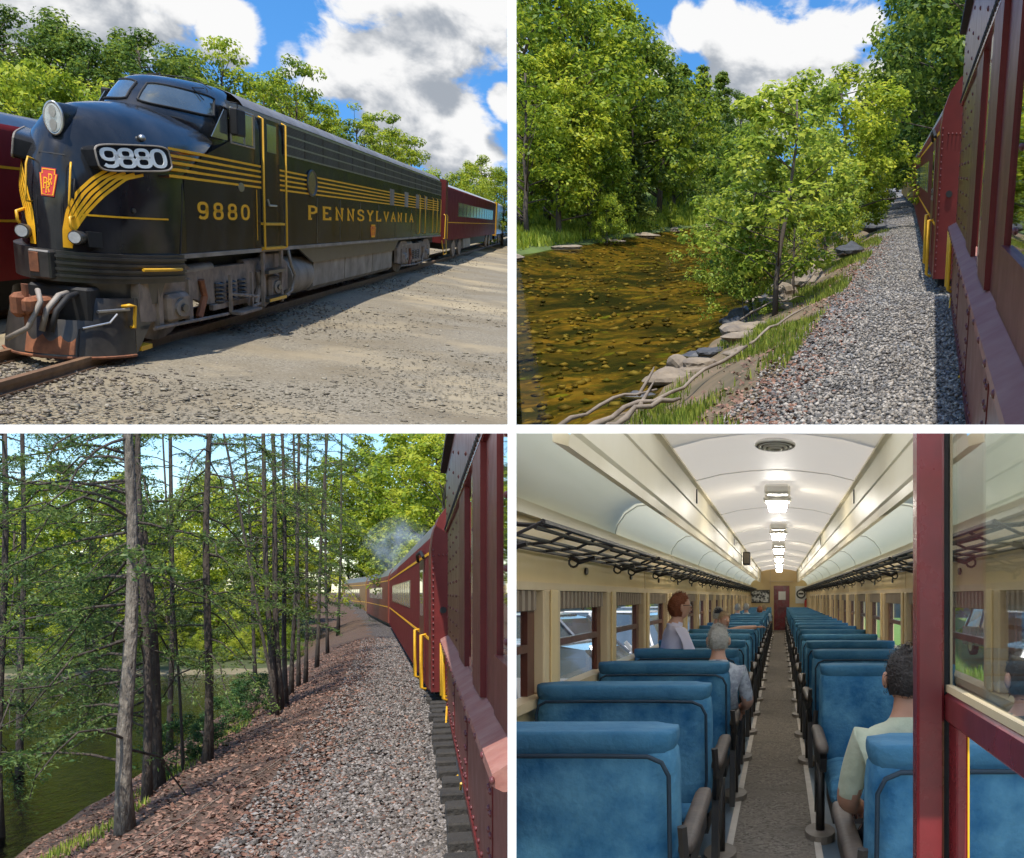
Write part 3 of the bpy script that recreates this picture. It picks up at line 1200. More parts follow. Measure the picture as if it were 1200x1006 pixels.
# nose door outline, grab irons, markers
m = MB()
for a, b in (((-.1, 1.36), (-.1, 2.46)), ((.115, 1.36), (.115, 2.46)), ((-.1, 2.46), (.115, 2.46)), ((-.1, 1.36), (.115, 1.36))):
    m.ribbon([a, ((a[0] + b[0]) / 2, (a[1] + b[1]) / 2), b], .007 if a[0] == b[0] else .012, lambda x, z, q: nose(x, z, .006 * q + .002), False, 1)
m.build('nose_door_seam', DARK, loco)
m = MB()
m.ribbon([(.90, 1.36), (.90, 2.3)], .006, lambda x, z, q: nose(x, z, .006 * q + .002), False, 1)
m.build('nose_seam', DARK, loco)


def grab(pts, r, name, mat_, parent):
    return MB().tube(pts, r, 6).build(name, mat_, parent, smooth=True)


for s0 in (.165, -.15):
    p = [nose(s0, 2.36, 0), nose(s0, 2.38, .09), nose(s0, 2.30, .11), nose(s0, 1.95, .10), nose(s0, 1.88, .09), nose(s0, 1.88, 0)]
    grab(p, .012, 'grab_iron', GOLD_RAIL, loco)
grab([nose(.19, 2.2, 0), nose(.19, 2.2, .08), nose(.19, 1.98, .08), nose(.19, 1.98, 0)], .012, 'grab_iron', DARK, loco)
# ditch lights
for s0 in (.20, -.19):
    p, t, u, n = frame_on_nose(s0, 1.53)
    c = Vector(nose(s0, 1.53, .10))
    m = MB().tube([c + Vector((0, .16, 0)), c, c + Vector((0, -.03, 0))], [.07, .085, .08], 16)
    d = m.build('ditch_light', BLACK_WORN, loco, smooth=40)
    MB().disc(c + Vector((0, -.035, 0)), (0, -1, 0), .066, 16, .01).build('lens', LAMP_GLASS, d)
    grab([c + Vector((-.02, .1, .0)), c + Vector((-.05, .0, .12)), c + Vector((-.05, .0, .22)), c + Vector((-.05, .2, .25))], .018, 'bracket', GOLD_RAIL, d)
m = MB()
p, t, u, n = frame_on_nose(.30, 1.52)
m.obox(p + n * .03, t * .09, u * .09, n * .04)
m.build('junction_box', DARK, loco)
p, t, u, n = frame_on_nose(.56, 1.9)
MB().disc(p, n, .03, 10, .02).build('plug', BLACK_WORN, loco)

# anticlimber bumper with ribs
m = MB()
bz = [1.02, 1.02, 1.34, 1.34]
m.grid(lambda u, v: nose(-.9 + 1.77 * u, [1.0, 1.0, 1.36, 1.36][round(v * 3)], [0, .10, .10, 0][round(v * 3)]), 48, 3)
bmp = m.build('bumper', BLACK_WORN, loco, smooth=30)
for k in range(4):
    z = 1.075 + k * .075
    MB().grid(lambda u, v: nose(-.0 + .865 * u, z + [-.016, -.016, .016, .016][round(v * 3)], [.10, .135, .135, .10][round(v * 3)]), 30, 3).build('rib', BLACK_WORN, bmp, smooth=30)
MB().tube([nose(.55 + .25 * i / 5, 1.18, .17) for i in range(6)], .022, 6).build('grab_iron', GOLD_RAIL, bmp)
p = nose(-.03, 1.18, .0)
MB().cbox(-.14, .10, -.24, .0, 1.03, 1.36, .02).build('buffer_block', BLACK_WORN, bmp)
MB().cbox(-.12, -.02, -.252, -.235, 1.1, 1.33, .004).build('rust_patch', RUST, bmp)

# apron below the bumper and the pilot plough
AP = [(.62, .80), (.80, .90), (.96, .98)]
m = MB()
m.grid(lambda u, v: (.80 * math.sin((-.25 + (.98 + .10 * v) * u) * math.pi / 2), 2.2 - 2.18 * max(0, math.cos((-.25 + (.98 + .10 * v) * u) * math.pi / 2)) ** .9 + .12 * (1 - v), .72 + .30 * v), 24, 2)
m.build('apron', BLACK_WORN, loco, smooth=40)


def plough(s, t, off=0.):
    a = s * math.pi / 2
    z = .13 + .70 * t
    w = .80 - .06 * t
    yf = -.42 + .36 * t ** 1.3
    return (w * math.sin(a) + off * math.sin(a), 1.25 - (1.25 - yf) * max(0, math.cos(a)) ** .8 - off * math.cos(a), z)


m = MB()
m.grid(lambda u, v: plough(-.55 + .93 * u, .62 * v), 22, 4)
m.grid(lambda u, v: plough(.38 + .36 * u, v), 10, 6)
m.grid(lambda u, v: plough(-.9 + .35 * u, v), 8, 6)
m.add([plough(.74, 0), (.70, 1.15, .5), (.66, 1.2, .78), plough(.74, 1)], [(0, 1, 2, 3)])
pl = m.build('pilot', BLACK_WORN, loco, smooth=30)
MB().grid(lambda u, v: plough(-.16 + .42 * u, .05 + .33 * v - .12 * abs(math.sin(u * 9)) * v, .004), 14, 4).build('rust_patch', RUST, pl, smooth=True)
MB().tube([plough(-.55 + 1.28 * i / 14, .0, .012) for i in range(15)], .018, 6).build('rust_edge', RUST, pl)
MB().tube([plough(.28, t_, .008) for t_ in (.02, .25, .48)], .01, 5).build('seam', DARK, pl)
grab([plough(.62, .86, .0), plough(.64, .90, .10), plough(.70, .88, .08), plough(.70, .5, .06), plough(.70, .5, 0)], .022, 'grab_iron', GOLD_RAIL, pl)
MB().tube([plough(.40, .78, .05), plough(.66, .82, .05)], .02, 6).build('uncoupling_lever', SILVER, pl)
MB().tube([plough(.56, .74, .04), plough(.50, .6, .05), plough(.3, .5, .04)], .013, 6).build('uncoupling_link', SILVER, pl)
MB().box(.60, .74, .62, 1.0, .16, .22).build('yellow_step', GOLD_RAIL, pl)
# coupler
m = MB()
m.cbox(-.12, .08, -.55, .4, .62, .82, .03)
m.cbox(-.17, -.03, -.74, -.42, .60, .88, .05)
m.cbox(-.03, .07, -.78, -.5, .65, .84, .04)
cp_ = m.build('coupler', RUST, loco, smooth=30)
MB().tube([(-.04, -.6, .50), (-.04, -.6, .98)], .035, 10).build('knuckle_pin', RUST, cp_)
MB().cbox(-.25, .42, -.05, .3, .5, .95, .03).build('draft_box', DARK, loco)
for dx in (.18, .28):
    MB().tube([(dx, .0, .88), (dx, -.28, .86), (dx - .05, -.5, .70), (dx - .10, -.56, .45)], .032, 8).build('air_hose', GREY_STEEL if dx < .2 else DARK, loco, smooth=True)
MB().tube([(.05, -.5, .92), (.12, -.62, .8), (.02, -.75, .5), (-.2, -.78, .35)], .03, 8).build('air_hose', GREY_STEEL, loco, smooth=True)

# side sill and under-frame
MB().box(.80, .845, 2.0, BODY_END, 1.30, 1.36).build('sill', GREY_STEEL, loco)
MB().box(-.7, .50, 1.3, BODY_END - .2, 1.0, 1.32).build('underframe', DARK, loco)
# grilles: louvred band high on the side
gb = MB().box(.815, .828, 8.0, 36.0, 3.03, 3.56).build('grille', GRILLE, loco)
for z in (3.03, 3.205, 3.38, 3.56):
    MB().box(.825, .845, 8.0, 36.0, z - .014, z + .014).build('trim', SILVER, gb)
sl = MB()
for k in range(21):
    sl.box(.826, .838, 8.05, 35.95, 3.05 + k * .0245, 3.058 + k * .0245)
sl.build('louver', LOCO_ROOF, gb)
vb = MB()
for k in range(17):
    y = 8.0 + 28.0 * k / 16
    MB().box(.827, .842, y - .05, y + .05, 3.03, 3.56).build('grille_post', GRILLE, gb)
# panel seams on the side
for y in (8.05, 10.9, 13.5, 16.2, 19.2, 22.6, 26.5, 30.8):
    MB().box(.818, .825, y - .03, y + .03, 1.38, 2.33).build('panel_seam', BLACK_WORN, loco)
# porthole
po = MB().disc((.82, 10.35, 2.60), (1, 0, 0), .42, 24, .02, ry=.235, up=(0, 0, 1)).build('porthole', CAB_GLASS, loco)
rg = MB()
r_ = rg.ring((.838, 10.35, 2.60), (1, 0, 0), .45, 24, (0, 0, 1), .25)
rg.tube(r_ + r_[:1], .022, 6, False)
rg.build('rim', BLACK_WORN, po)
for y in (21.3, 24.6, 27.6, 30.2):
    MB().box(.82, .829, y, y + .9, 2.36, 2.84).build('filter_panel', GREY_STEEL, loco)
# cab door with its handrails and steps
dr = MB().box(.822, .83, 6.35, 7.65, 1.42, 3.54).build('cab_door', BLACK, loco)
MB().cbox(.826, .838, 6.75, 7.4, 3.0, 3.46, .004).build('window', CAB_GLASS, dr)
MB().tube([(.84, 6.7, 2.2), (.87, 6.7, 2.1), (.87, 7.2, 2.1)], .018, 6).build('handle', SILVER, dr)
for y, z0, z1 in ((6.22, 1.33, 3.53), (7.82, 1.33, 3.55)):
    grab([(.83, y, z1), (.90, y, z1 - .02), (.90, y, z0 + .04), (.83, y, z0)], .019, 'handrail', GOLD_RAIL, loco)
for z in (1.36, 1.78):
    MB().box(.82, .90, 6.3, 7.7, z - .02, z + .02).build('yellow_step', GOLD_RAIL, loco)
for y in (6.35, 7.65):
    MB().box(.80, .85, y - .06, y + .06, .35, 1.3).build('step_hanger', TRUCK, loco)
for z in (.45, .95):
    MB().box(.76, .92, 6.35, 7.65, z - .03, z + .03).build('step', BLACK_WORN, loco)
MB().box(.90, .93, 6.4, 7.6, .43, .48).build('yellow_step', GOLD_RAIL, loco)
for y in (28.3, 30.0, 32.6, 34.2, 35.6):
    grab([(.83, y, 2.85), (.89, y, 2.83), (.89, y, 1.5), (.83, y, 1.46)], .018, 'handrail', GOLD_RAIL, loco)
# vents on the roof edge, drain pipe
MB().disc((.82, 5.1, 2.35), (1, 0, 0), .16, 14, .015, ry=.07).build('fuel_cap', SILVER, loco)


def truck(y0, y1, parent):
    tr = MB()
    L_ = y1 - y0
    Y = lambda t: y0 + L_ * t
    out = [(.0, .52), (.0, 1.0), (.08, 1.22), (.22, 1.22), (.28, 1.06), (.38, 1.1), (.62, 1.1), (.72, 1.06), (.78, 1.22), (.92, 1.22), (1.0, 1.0), (1.0, .52), (.90, .46), (.86, .62), (.76, .72), (.64, .55), (.36, .55), (.24, .72), (.14, .62), (.10, .46)]
    tr.prism([(Y(t), z) for t, z in out], lambda u, v, q: (q, u, v), .60, .70)
    to = tr.build('truck', TRUCK, parent)
    for t in (.16, .84):
        wy = Y(t)
        for x in (.40, -.44):
            w = MB().disc((x, wy, .62), (1, 0, 0), L_ * .135, 28, .09, ry=.47, up=(0, 0, 1)).build('wheel', TRUCK, to, smooth=40)
        MB().cbox(.60, .80, wy - .42, wy + .42, .44, .82, .05).build('journal_box', TRUCK, to, smooth=30)
        MB().disc((.80, wy, .63), (1, 0, 0), .28, 16, .03, ry=.12, up=(0, 0, 1)).build('journal_cap', GREY_STEEL, to)
        MB().disc((.83, wy, .63), (1, 0, 0), .12, 10, .03, ry=.05, up=(0, 0, 1)).build('bolt', BLACK_WORN, to)
        for d in (-.62, .62):
            MB().box(.66, .74, wy + d - .08, wy + d + .08, .40, .98).build('pedestal', TRUCK, to)
    MB().tube([(.62, Y(.12), 1.08), (.62, Y(.40), 1.10)], .085, 12).build('brake_cylinder', GREY_STEEL, to, smooth=40)
    MB().tube([(.62, Y(.62), 1.08), (.62, Y(.86), 1.10)], .075, 12).build('brake_cylinder', TRUCK, to, smooth=40)
    for t in (.42, .5, .58):
        for k in range(5):
            c = (.72, Y(t), .58 + k * .065)
            q = MB()
            r_ = q.ring(c, (0, 0, 1), .05, 12, (0, 1, 0), .16)
            q.tube(r_ + r_[:1], .022, 5, False)
            q.build('spring', BLACK_WORN, to)
    MB().box(.70, .76, Y(.36), Y(.64), .46, .54).build('spring_plank', TRUCK, to)
    MB().tube([(.78, Y(.03), .42), (.78, Y(.45), .36), (.78, Y(.97), .42)], .025, 6).build('brake_rod', TRUCK, to)
    for t in (.30, .70):
        MB().tube([(.74, Y(t), .95), (.76, Y(t + .01), .7), (.74, Y(t - .02), .4)], .05, 6).build('brake_hanger', RUST if t < .5 else TRUCK, to)
    return to


truck(.75, 8.7, loco)
truck(24.0, 33.5, loco)
# slatted step hanging at the front truck
m = MB()
for k in range(5):
    m.box(.80, .98, 4.35 + k * .24, 4.53 + k * .24, .66 - k * .02, .69 - k * .02)
m.box(.80, .98, 4.3, 5.6, .36, .40)
for y in (4.3, 5.55):
    m.box(.80, .84, y, y + .08, .36, .98)
m.build('slatted_step', TRUCK, loco)
# tanks
MB().tube([(.38, 8.75, .72), (.38, 8.9, .72), (.38, 10.7, .72)], [.40, .42, .42], 22).build('air_reservoir', GREY_STEEL, loco, smooth=40)
MB().tube([(.83, 8.2, 1.3), (.86, 8.3, 1.0), (.84, 8.7, .8), (.82, 8.5, .5), (.7, 8.2, .35)], .03, 6).build('drain_pipe', GREY_STEEL, loco, smooth=True)
fp = [(.30, .32), (.62, .34), (.72, .45), (.74, .98), (.30, 1.0)]
for y0, y1 in ((10.9, 14.5), (14.6, 18.7), (18.8, 22.6)):
    MB().prism(fp, lambda u, v, q: (u, q, v), y0, y1).build('fuel_tank', GREY_STEEL, loco)
MB().prism([(9.2, 1.30), (10.6, .98), (22.6, .98), (23.6, 1.30)], lambda u, v, q: (q, u, v), .76, .80).build('tank_skirt', BLACK_WORN, loco)
for y in (13.0, 17.5, 21.0):
    MB().box(.74, .76, y, y + 1.6, 1.02, 1.22).build('tank_panel', GREY_STEEL, loco)


# ---- coaches
def coach(name, label, x0, y0, length, w, sill, top, matside, matroof, win=None, band=None, wz=(2.2, 2.8), lines=()):
    e = empty(name, YARD @ Matrix.Translation((x0, y0, 0)), label, 'coach')
    mb = MB()
    for s_ in (1, -1):
        q = extrude([(s_ * w, sill), (s_ * w, top), (s_ * (w - .04), top + .08)], 0, length, False, 6)
        mb.add(q.v, q.f)
    for y in (0, length):
        mb.add([(-w, y, sill), (w, y, sill), (w, y, top), (0, y, top + .2), (-w, y, top)], [(0, 1, 2, 3, 4)])
    mb.build('body', matside, e, smooth=30)
    extrude([(w - .035, top + .07), (w * .8, top + .17), (w * .4, top + .26), (0, top + .28)], -.1, length + .1, True, 4).build('roof', matroof, e, smooth=True)
    MB().box(-w * .8, w * .8, .5, length - .5, sill - .45, sill - .02).build('underframe', DARK, e)
    for z in lines:
        MB().box(w, w + .006, 0, length, z - .018, z + .018).build('gold_line', GOLD, e)
    if win:
        n, a, b = win
        if band:
            MB().box(w, w + .004, a - .3, b + .3, wz[0] - .05, wz[1] + .05).build('window_band', band, e)
        st = (b - a) / n
        for i in range(n):
            wo_ = MB().cbox(w + .003, w + .012, a + i * st + st * .12, a + (i + 1) * st - st * .12, wz[0], wz[1], .003).build('window', CAB_GLASS, e)
    return e


c = coach('passenger_coach', 'dark red passenger coach on the track next to the locomotive nose', XC - 2.6, 6, 54, .8, .62, 2.68, mat('yard_red', (.26, .02, .018), .45, 0, (.18, .015, .015), 2, .5, spec=.1), mat('coach_roof_blue', (.05, .055, .065), .35, 0, (.03, .03, .035), 2, coat=.3), lines=(1.45, 2.18))
for k, y in enumerate((8, 14)):
    MB().tube([(.0, 10 + y, .45), (.6, 10 + y, .45)], .4, 16).build('wheel', TRUCK, c)
c = coach('passenger_coach', 'glossy maroon coach with silver roof coupled behind the black locomotive', XC, YN + BODY_END + 2.6, 40, .82, 1.08, 3.42, mat('tuscan_dull', (.17, .02, .022), .55, 0, (.12, .015, .017), 2, .5, spec=.06),
          mat('coach_roof_silver', (.55, .56, .57), .38, .3, (.38, .38, .38), 1.5), (12, 6, 36), mat('window_band_maroon', (.14, .012, .02), .25, coat=.5), (2.25, 2.85), (1.9,))
MB().box(-.84, .84, -.9, 0, .95, 3.75).build('diaphragm', TUSCAN, c)
for y in (5, 8.5, 31, 34.5):
    MB().disc((.62, y, .62), (1, 0, 0), .9, 18, .1, ry=.42, up=(0, 0, 1)).build('wheel', TRUCK, c)
MB().box(.5, .78, 10, 15, .55, 1.05).build('battery_box', GREY_STEEL, c)
for y in (-1.6, -.6):
    grab([(.84, y, 1.2), (.92, y, 1.2), (.92, y, 2.2), (.84, y, 2.25)], .025, 'handrail', GOLD_RAIL, c)
grab([(.84, -2.2, 1.1), (.9, -1.8, .5), (.9, -.6, .5), (.84, -.2, 1.1)], .025, 'step_rail', GOLD_RAIL, c)
c = coach('passenger_coach', 'tan and maroon coach coupled behind the glossy maroon coach', XC, YN + BODY_END + 45, 55, .82, 1.08, 3.42,
          mat('coach_tan', (.52, .33, .12), .3, 0, (.40, .24, .09), 2, coat=.4), MATS['coach_roof_silver'], (12, 4, 48), MATS['window_band_maroon'], (2.25, 2.85))
MB().box(-.84, .84, -1.5, 0, .95, 3.6).build('diaphragm', GOLD, c)
for y in (6, 10, 45, 49):
    MB().disc((.62, y, .62), (1, 0, 0), .9, 18, .1, ry=.42, up=(0, 0, 1)).build('wheel', TRUCK, c)

# ---- trees behind the yard: x, y, z of the foot, height, kind, variant, leaf, width
YARD_TREES = [
    (-402.4, 514.3, 208.1, 84.5, 'broad', 0, 'D', 1.0),
    (-368.5, 491.4, 195.7, 85.6, 'broad', 1, 'D', 0.95),
    (-365.2, 514.3, 202.8, 90.7, 'broad', 2, 'D', 1),
    (-339.5, 502.9, 195.4, 79.0, 'broad', 3, 'D', 1),
    (-339.1, 525.7, 202.9, 86.5, 'broad', 0, 'D', 1),
    (-311.0, 502.9, 191.4, 84.7, 'broad', 1, 'D', 1),
    (-310.2, 525.7, 198.8, 82.7, 'broad', 2, 'D', 1),
    (-312.7, 548.6, 206.7, 80.1, 'broad', 3, 'D', 0.9),
    (-195.0, 256.0, 93.2, 42.6, 'shrub', 0, 'L', 0.8),
    (-198.0, 274.3, 99.7, 42.1, 'shrub', 1, 'L', 0.8),
    (-185.6, 269.7, 96.4, 41.6, 'shrub', 2, 'L', 0.8),
    (-189.0, 285.7, 102.2, 42.5, 'shrub', 0, 'L', 0.7),
    (-291.8, 537.1, 200.0, 90.3, 'open', 0, 'W', 0.8),
    (-278.9, 548.6, 202.0, 80.8, 'open', 1, 'W', 0.8),
    (-250.1, 525.7, 190.3, 83.4, 'open', 2, 'W', 0.8),
    (-242.6, 537.1, 193.0, 64.2, 'open', 0, 'W', 0.8),
    (-221.4, 530.3, 187.7, 64.4, 'open', 1, 'W', 0.8),
    (-211.2, 548.6, 192.4, 64.8, 'open', 2, 'W', 0.9),
    (-207.6, 571.4, 199.4, 55.1, 'open', 0, 'W', 0.9),
    (-322.5, 582.9, 219.5, 73.1, 'broad', 1, 'W', 1),
    (-307.6, 589.7, 219.6, 70.4, 'broad', 2, 'W', 1),
    (-285.6, 582.9, 214.3, 72.5, 'broad', 3, 'W', 1),
    (-271.3, 589.7, 214.5, 60.9, 'broad', 0, 'W', 1),
    (-253.6, 589.7, 212.0, 53.5, 'broad', 1, 'W', 1),
    (-238.6, 598.9, 212.9, 51.7, 'broad', 2, 'W', 1),
    (-229.4, 617.1, 217.6, 47.8, 'broad', 3, 'W', 0.9),
    (-230.1, 754.3, 263.1, 57.2, 'broad', 0, 'W', 1),
    (-227.4, 788.6, 274.1, 64.6, 'broad', 1, 'W', 1),
    (-211.1, 777.1, 268.0, 56.8, 'broad', 2, 'W', 1),
    (-241.4, 754.3, 264.7, 47.4, 'shrub', 0, 'W', 0.8),
    (-218.2, 731.4, 253.9, 44.6, 'shrub', 1, 'W', 0.8),
    (-236.6, 685.7, 241.3, 45.4, 'shrub', 2, 'W', 0.8),
]
LEAFS = {'D': LEAF_DEEP, 'W': LEAF_WOOD, 'L': LEAF_LIME, 'B': LEAF_BIRCH}
LAB1 = {('broad', 'D'): ('dark green broadleaf tree on the slope behind the red coach', 'tree'), ('shrub', 'L'): ('bright lime green bush growing behind the red coach roof', 'bush'),
        ('open', 'W'): ('tall locust tree with open layered crown behind the locomotive roof', 'tree'), ('broad', 'W'): ('distant green tree beyond the coupled maroon coaches', 'tree'),
        ('shrub', 'W'): ('low green bush beyond the coupled maroon coaches', 'bush')}
for j, (x, y, z, h, kind, i, lf, w) in enumerate(YARD_TREES):
    lb, ct = LAB1[(kind, lf)]
    tree('bush' if kind == 'shrub' else 'broadleaf_tree', lb, ct, kind, i, (x, y, z), h, w, LEAFS[lf], lb.split(' ', 1)[1], rz=j * 1.7)

# ================================================================ RIVER: view along the train beside a river
BAY = 'river'
_L = Vector((180, 1200, 493)).normalized()
_U = Vector((0, -493, 1200)).normalized()
_U = (_U - _L * _U.dot(_L)).normalized()
RIVER = bay_frame(_L.cross(_U), _L, _U, 3.0, 8.0)
rng = np.random.default_rng(11)


def river_ter(X, Y):
    c = -.00017 * max(0, Y - 10) ** 2
    xr = X - c
    a = np.interp(xr, [-14, -8, -6.5, -5, -3.6, -2.6, -.8, 3.5, 40], [-2.7, -2.3, -1.9, -1.4, -.75, -.28, 0, 0, 13])
    Lb = np.interp(Y, [0, 70, 106, 140, 180], [-28, -27, -24.6, -16, -9])
    b = np.interp(X - Lb, [-60, -20, -5, -1, 0, 4], [12, 3, -1.0, -1.6, -1.9, -2.7])
    wob = .10 * math.sin(X * 1.9 + Y * .7) * math.sin(Y * .43 + X * .3) if xr < -2.7 else .02 * math.sin(X * 5 + Y * 2)
    return float(max(a, b)) + wob


xs_ = np.concatenate([np.linspace(-95, -30, 26), np.linspace(-29, -8, 28), np.linspace(-7.6, 1.5, 60), np.linspace(2, 40, 18)])
ys_ = np.concatenate([np.linspace(9, 45, 80), np.linspace(46, 110, 50), np.linspace(113, 300, 30)])
SOIL = mat('bank_soil', (.20, .135, .075), .95, 0, (.085, .07, .035), .9, .4, .6, 9)
BALLAST_BASE = ground_mat('ballast_base', [((.15, .13, .115), 1.2, .45, .65)], bump=1, cell=16, cellcols=[(.04, .04, .042), (.12, .12, .12), (.20, .195, .19), (.3, .29, .28)], bdist=.05)
bank_bm = MB()
bank_bm.grid(lambda u, v: (xs_[round(u * (len(xs_) - 1))], ys_[round(v * (len(ys_) - 1))], river_ter(xs_[round(u * (len(xs_) - 1))], ys_[round(v * (len(ys_) - 1))])), len(xs_) - 1, len(ys_) - 1)


def split_ground(mbx, fn, name_mats, M):
    """cut a ground sheet into zones by material"""
    out = {}
    for f_ in mbx.f:
        c_ = np.mean([mbx.v[i] for i in f_], 0)
        out.setdefault(fn(*c_), []).append(f_)
    res = {}
    for key, fs in out.items():
        idx = {}
        q = MB()
        for f_ in fs:
            ff = []
            for i in f_:
                if i not in idx:
                    idx[i] = len(q.v)
                    q.v.append(mbx.v[i])
                ff.append(idx[i])
            q.f.append(tuple(ff))
        nm, mt, lb = name_mats[key]
        o = q.build(nm, mt, smooth=True, M=M)
        if o:
            tag(o, lb, kind='structure')
        res[key] = o
    return res


BED = ground_mat('river_bed', [((.11, .085, .02), .35, .42, .62), ((.045, .05, .014), .8, .45, .60), ((.20, .25, .03), .9, .60, .68), ((.40, .28, .05), 2.4, .58, .68), ((.02, .026, .012), .22, .46, .60)], bump=.8, cell=2.6,
                 cellcols=[(.10, .075, .02), (.22, .14, .03), (.32, .2, .05), (.16, .14, .03)], bdist=.1)
MEADOW = mat('bank_turf', (.10, .15, .025), .95, 0, (.045, .06, .018), .35, .5, .7, 5)
WOODFLOOR = mat('wood_floor', (.055, .05, .025), .95, 0, (.03, .035, .015), .5, .5, .6, 6)


def river_zone(x, y, z):
    xr = x + .00017 * max(0, y - 10) ** 2
    if xr > -2.55 and xr < 3: return 'ballast'
    if z < -1.93: return 'bed'
    if xr > 3: return 'wood'
    return 'soil' if xr > -8 and y < 90 else 'turf'


split_ground(bank_bm, river_zone, {
    'ballast': ('path', BALLAST_BASE, 'grey ballast shoulder beside the train above the river'),
    'bed': ('riverbed', BED, 'mottled golden brown bed of the shallow river'),
    'wood': ('hillside', WOODFLOOR, 'shaded wooded slope behind the train'),
    'soil': ('riverbank', SOIL, 'sandy earth bank sloping down to the river'),
    'turf': ('far_bank', MEADOW, 'green far bank of the river under the trees')}, RIVER)

# water
WATER = bpy.data.materials.new('river_water')
WATER.use_nodes = True
N, Lk = WATER.node_tree.nodes, WATER.node_tree.links
N.clear()
t_ = N.new('ShaderNodeTexCoord')
mp = N.new('ShaderNodeMapping'); mp.inputs['Scale'].default_value = (1.0, .45, 1)
Lk.new(t_.outputs['Object'], mp.inputs['Vector'])
nz = N.new('ShaderNodeTexNoise'); nz.inputs['Scale'].default_value = 4.2; nz.inputs['Detail'].default_value = 6; nz.inputs['Distortion'].default_value = .8
Lk.new(mp.outputs[0], nz.inputs['Vector'])
bp = N.new('ShaderNodeBump'); bp.inputs['Strength'].default_value = .28; bp.inputs['Distance'].default_value = .12
Lk.new(nz.outputs['Fac'], bp.inputs['Height'])
tr = N.new('ShaderNodeBsdfTransparent'); tr.inputs[0].default_value = (.68, .62, .36, 1)
gl = N.new('ShaderNodeBsdfGlossy'); gl.inputs['Roughness'].default_value = .05
Lk.new(bp.outputs[0], gl.inputs['Normal'])
fr = N.new('ShaderNodeFresnel'); fr.inputs[0].default_value = 1.2
Lk.new(bp.outputs[0], fr.inputs['Normal'])
mxs = N.new('ShaderNodeMixShader')
hf = N.new('ShaderNodeMath'); hf.operation = 'MULTIPLY'; hf.inputs[1].default_value = .13; hf.name = 'gloss'
Lk.new(fr.outputs[0], hf.inputs[0])
Lk.new(hf.outputs[0], mxs.inputs[0]); Lk.new(tr.outputs[0], mxs.inputs[1]); Lk.new(gl.outputs[0], mxs.inputs[2])
om = N.new('ShaderNodeOutputMaterial'); Lk.new(mxs.outputs[0], om.inputs['Surface'])
w = MB().grid(lambda u, v: (-60 + 58 * u, 9 + 190 * v, -1.9), 30, 60).build('water', WATER, M=RIVER)
tag(w, 'clear golden brown river water with gentle ripples', kind='structure')

n = 2400
yy = 14 + 95 * rng.uniform(0, 1, n) ** 1.5
xx = rng.uniform(-26, -6.4, n)
P = np.array([(a, b, river_ter(a, b) + .04) for a, b in zip(xx, yy)])
P = P[P[:, 2] < -1.98]
tag(scatter_stones('bed_stones', rng, P, .20, island_mat('bed_stone', [(.03, .028, .014), (.12, .09, .03), (.26, .19, .06), (.40, .31, .12), (.14, .15, .04)], .6), RIVER, flat=.45),
    'rounded stones lying on the bed of the shallow river', 'stones', kind='stuff')

# ballast stones
Pn = []
while len(Pn) < 40000:
    y = 11.5 + 130 * rng.uniform(0, 1) ** 2.9
    c_ = -.00017 * max(0, y - 10) ** 2
    x = c_ + rng.uniform(-2.9, .9)
    if x - c_ < -2.2 and rng.uniform() < .5: continue
    Pn.append((x, y, river_ter(x, y) + .02))
STONES = island_mat('ballast_stone', [(.055, .05, .046), (.13, .12, .11), (.20, .185, .165), (.27, .235, .195), (.42, .385, .34)])
tag(scatter_stones('gravel', rng, np.array(Pn), .043, STONES, RIVER), 'grey crushed stone ballast along the train above the river', 'gravel', kind='stuff')


def blades(rng, pts, h, lean=.4, w=.16):
    n = len(pts)
    P = np.array(pts)
    a = rng.uniform(0, 2 * np.pi, n)
    d = np.stack([np.cos(a), np.sin(a), np.zeros(n)], 1)
    hh = (h * rng.uniform(.5, 1.4, n))[:, None]
    tip = P + d * hh * rng.uniform(0, lean, n)[:, None] + np.array([0, 0, 1]) * hh
    side = np.stack([-np.sin(a), np.cos(a), np.zeros(n)], 1) * hh * w * .5
    mid = P + (tip - P) * .55 + d * hh * .04
    V = np.empty((n, 4, 3))
    V[:, 0] = P - side
    V[:, 1] = P + side
    V[:, 2] = mid + side * .9
    V[:, 3] = tip
    return V


GRASS = leaf_mat('grass_blade', (.05, .09, .01), (.14, .21, .025), (.34, .38, .06), .3)
pts = []
while len(pts) < 16000:
    y = 12.5 + 55 * rng.uniform(0, 1) ** 1.5
    x = rng.uniform(-6.0, -2.5)
    if math.sin(x * 1.7 + y * .55) + math.sin(y * .9 - x) * .7 + rng.normal(0, .35) < .25: continue
    pts.append((x, y, river_ter(x, y)))
o = scatter_quads('grass', blades(rng, pts, .17), GRASS, RIVER)
tag(o, 'tufts of green grass on the river bank below the ballast', 'grass', kind='stuff')
pts = []
while len(pts) < 15000:
    y = rng.uniform(60, 135)
    Lb = np.interp(y, [0, 70, 106, 140, 180], [-28, -27, -24.6, -16, -9])
    x = Lb - .6 - abs(rng.normal(0, 4.5))
    pts.append((x, y, river_ter(x, y)))
o = scatter_quads('grass', blades(rng, pts, .6, .5, .25), leaf_mat('meadow_blade', (.10, .16, .015), (.22, .30, .03), (.42, .46, .06), .4), RIVER)
tag(o, 'bright green grass strip along the far river bank', 'grass', kind='stuff')

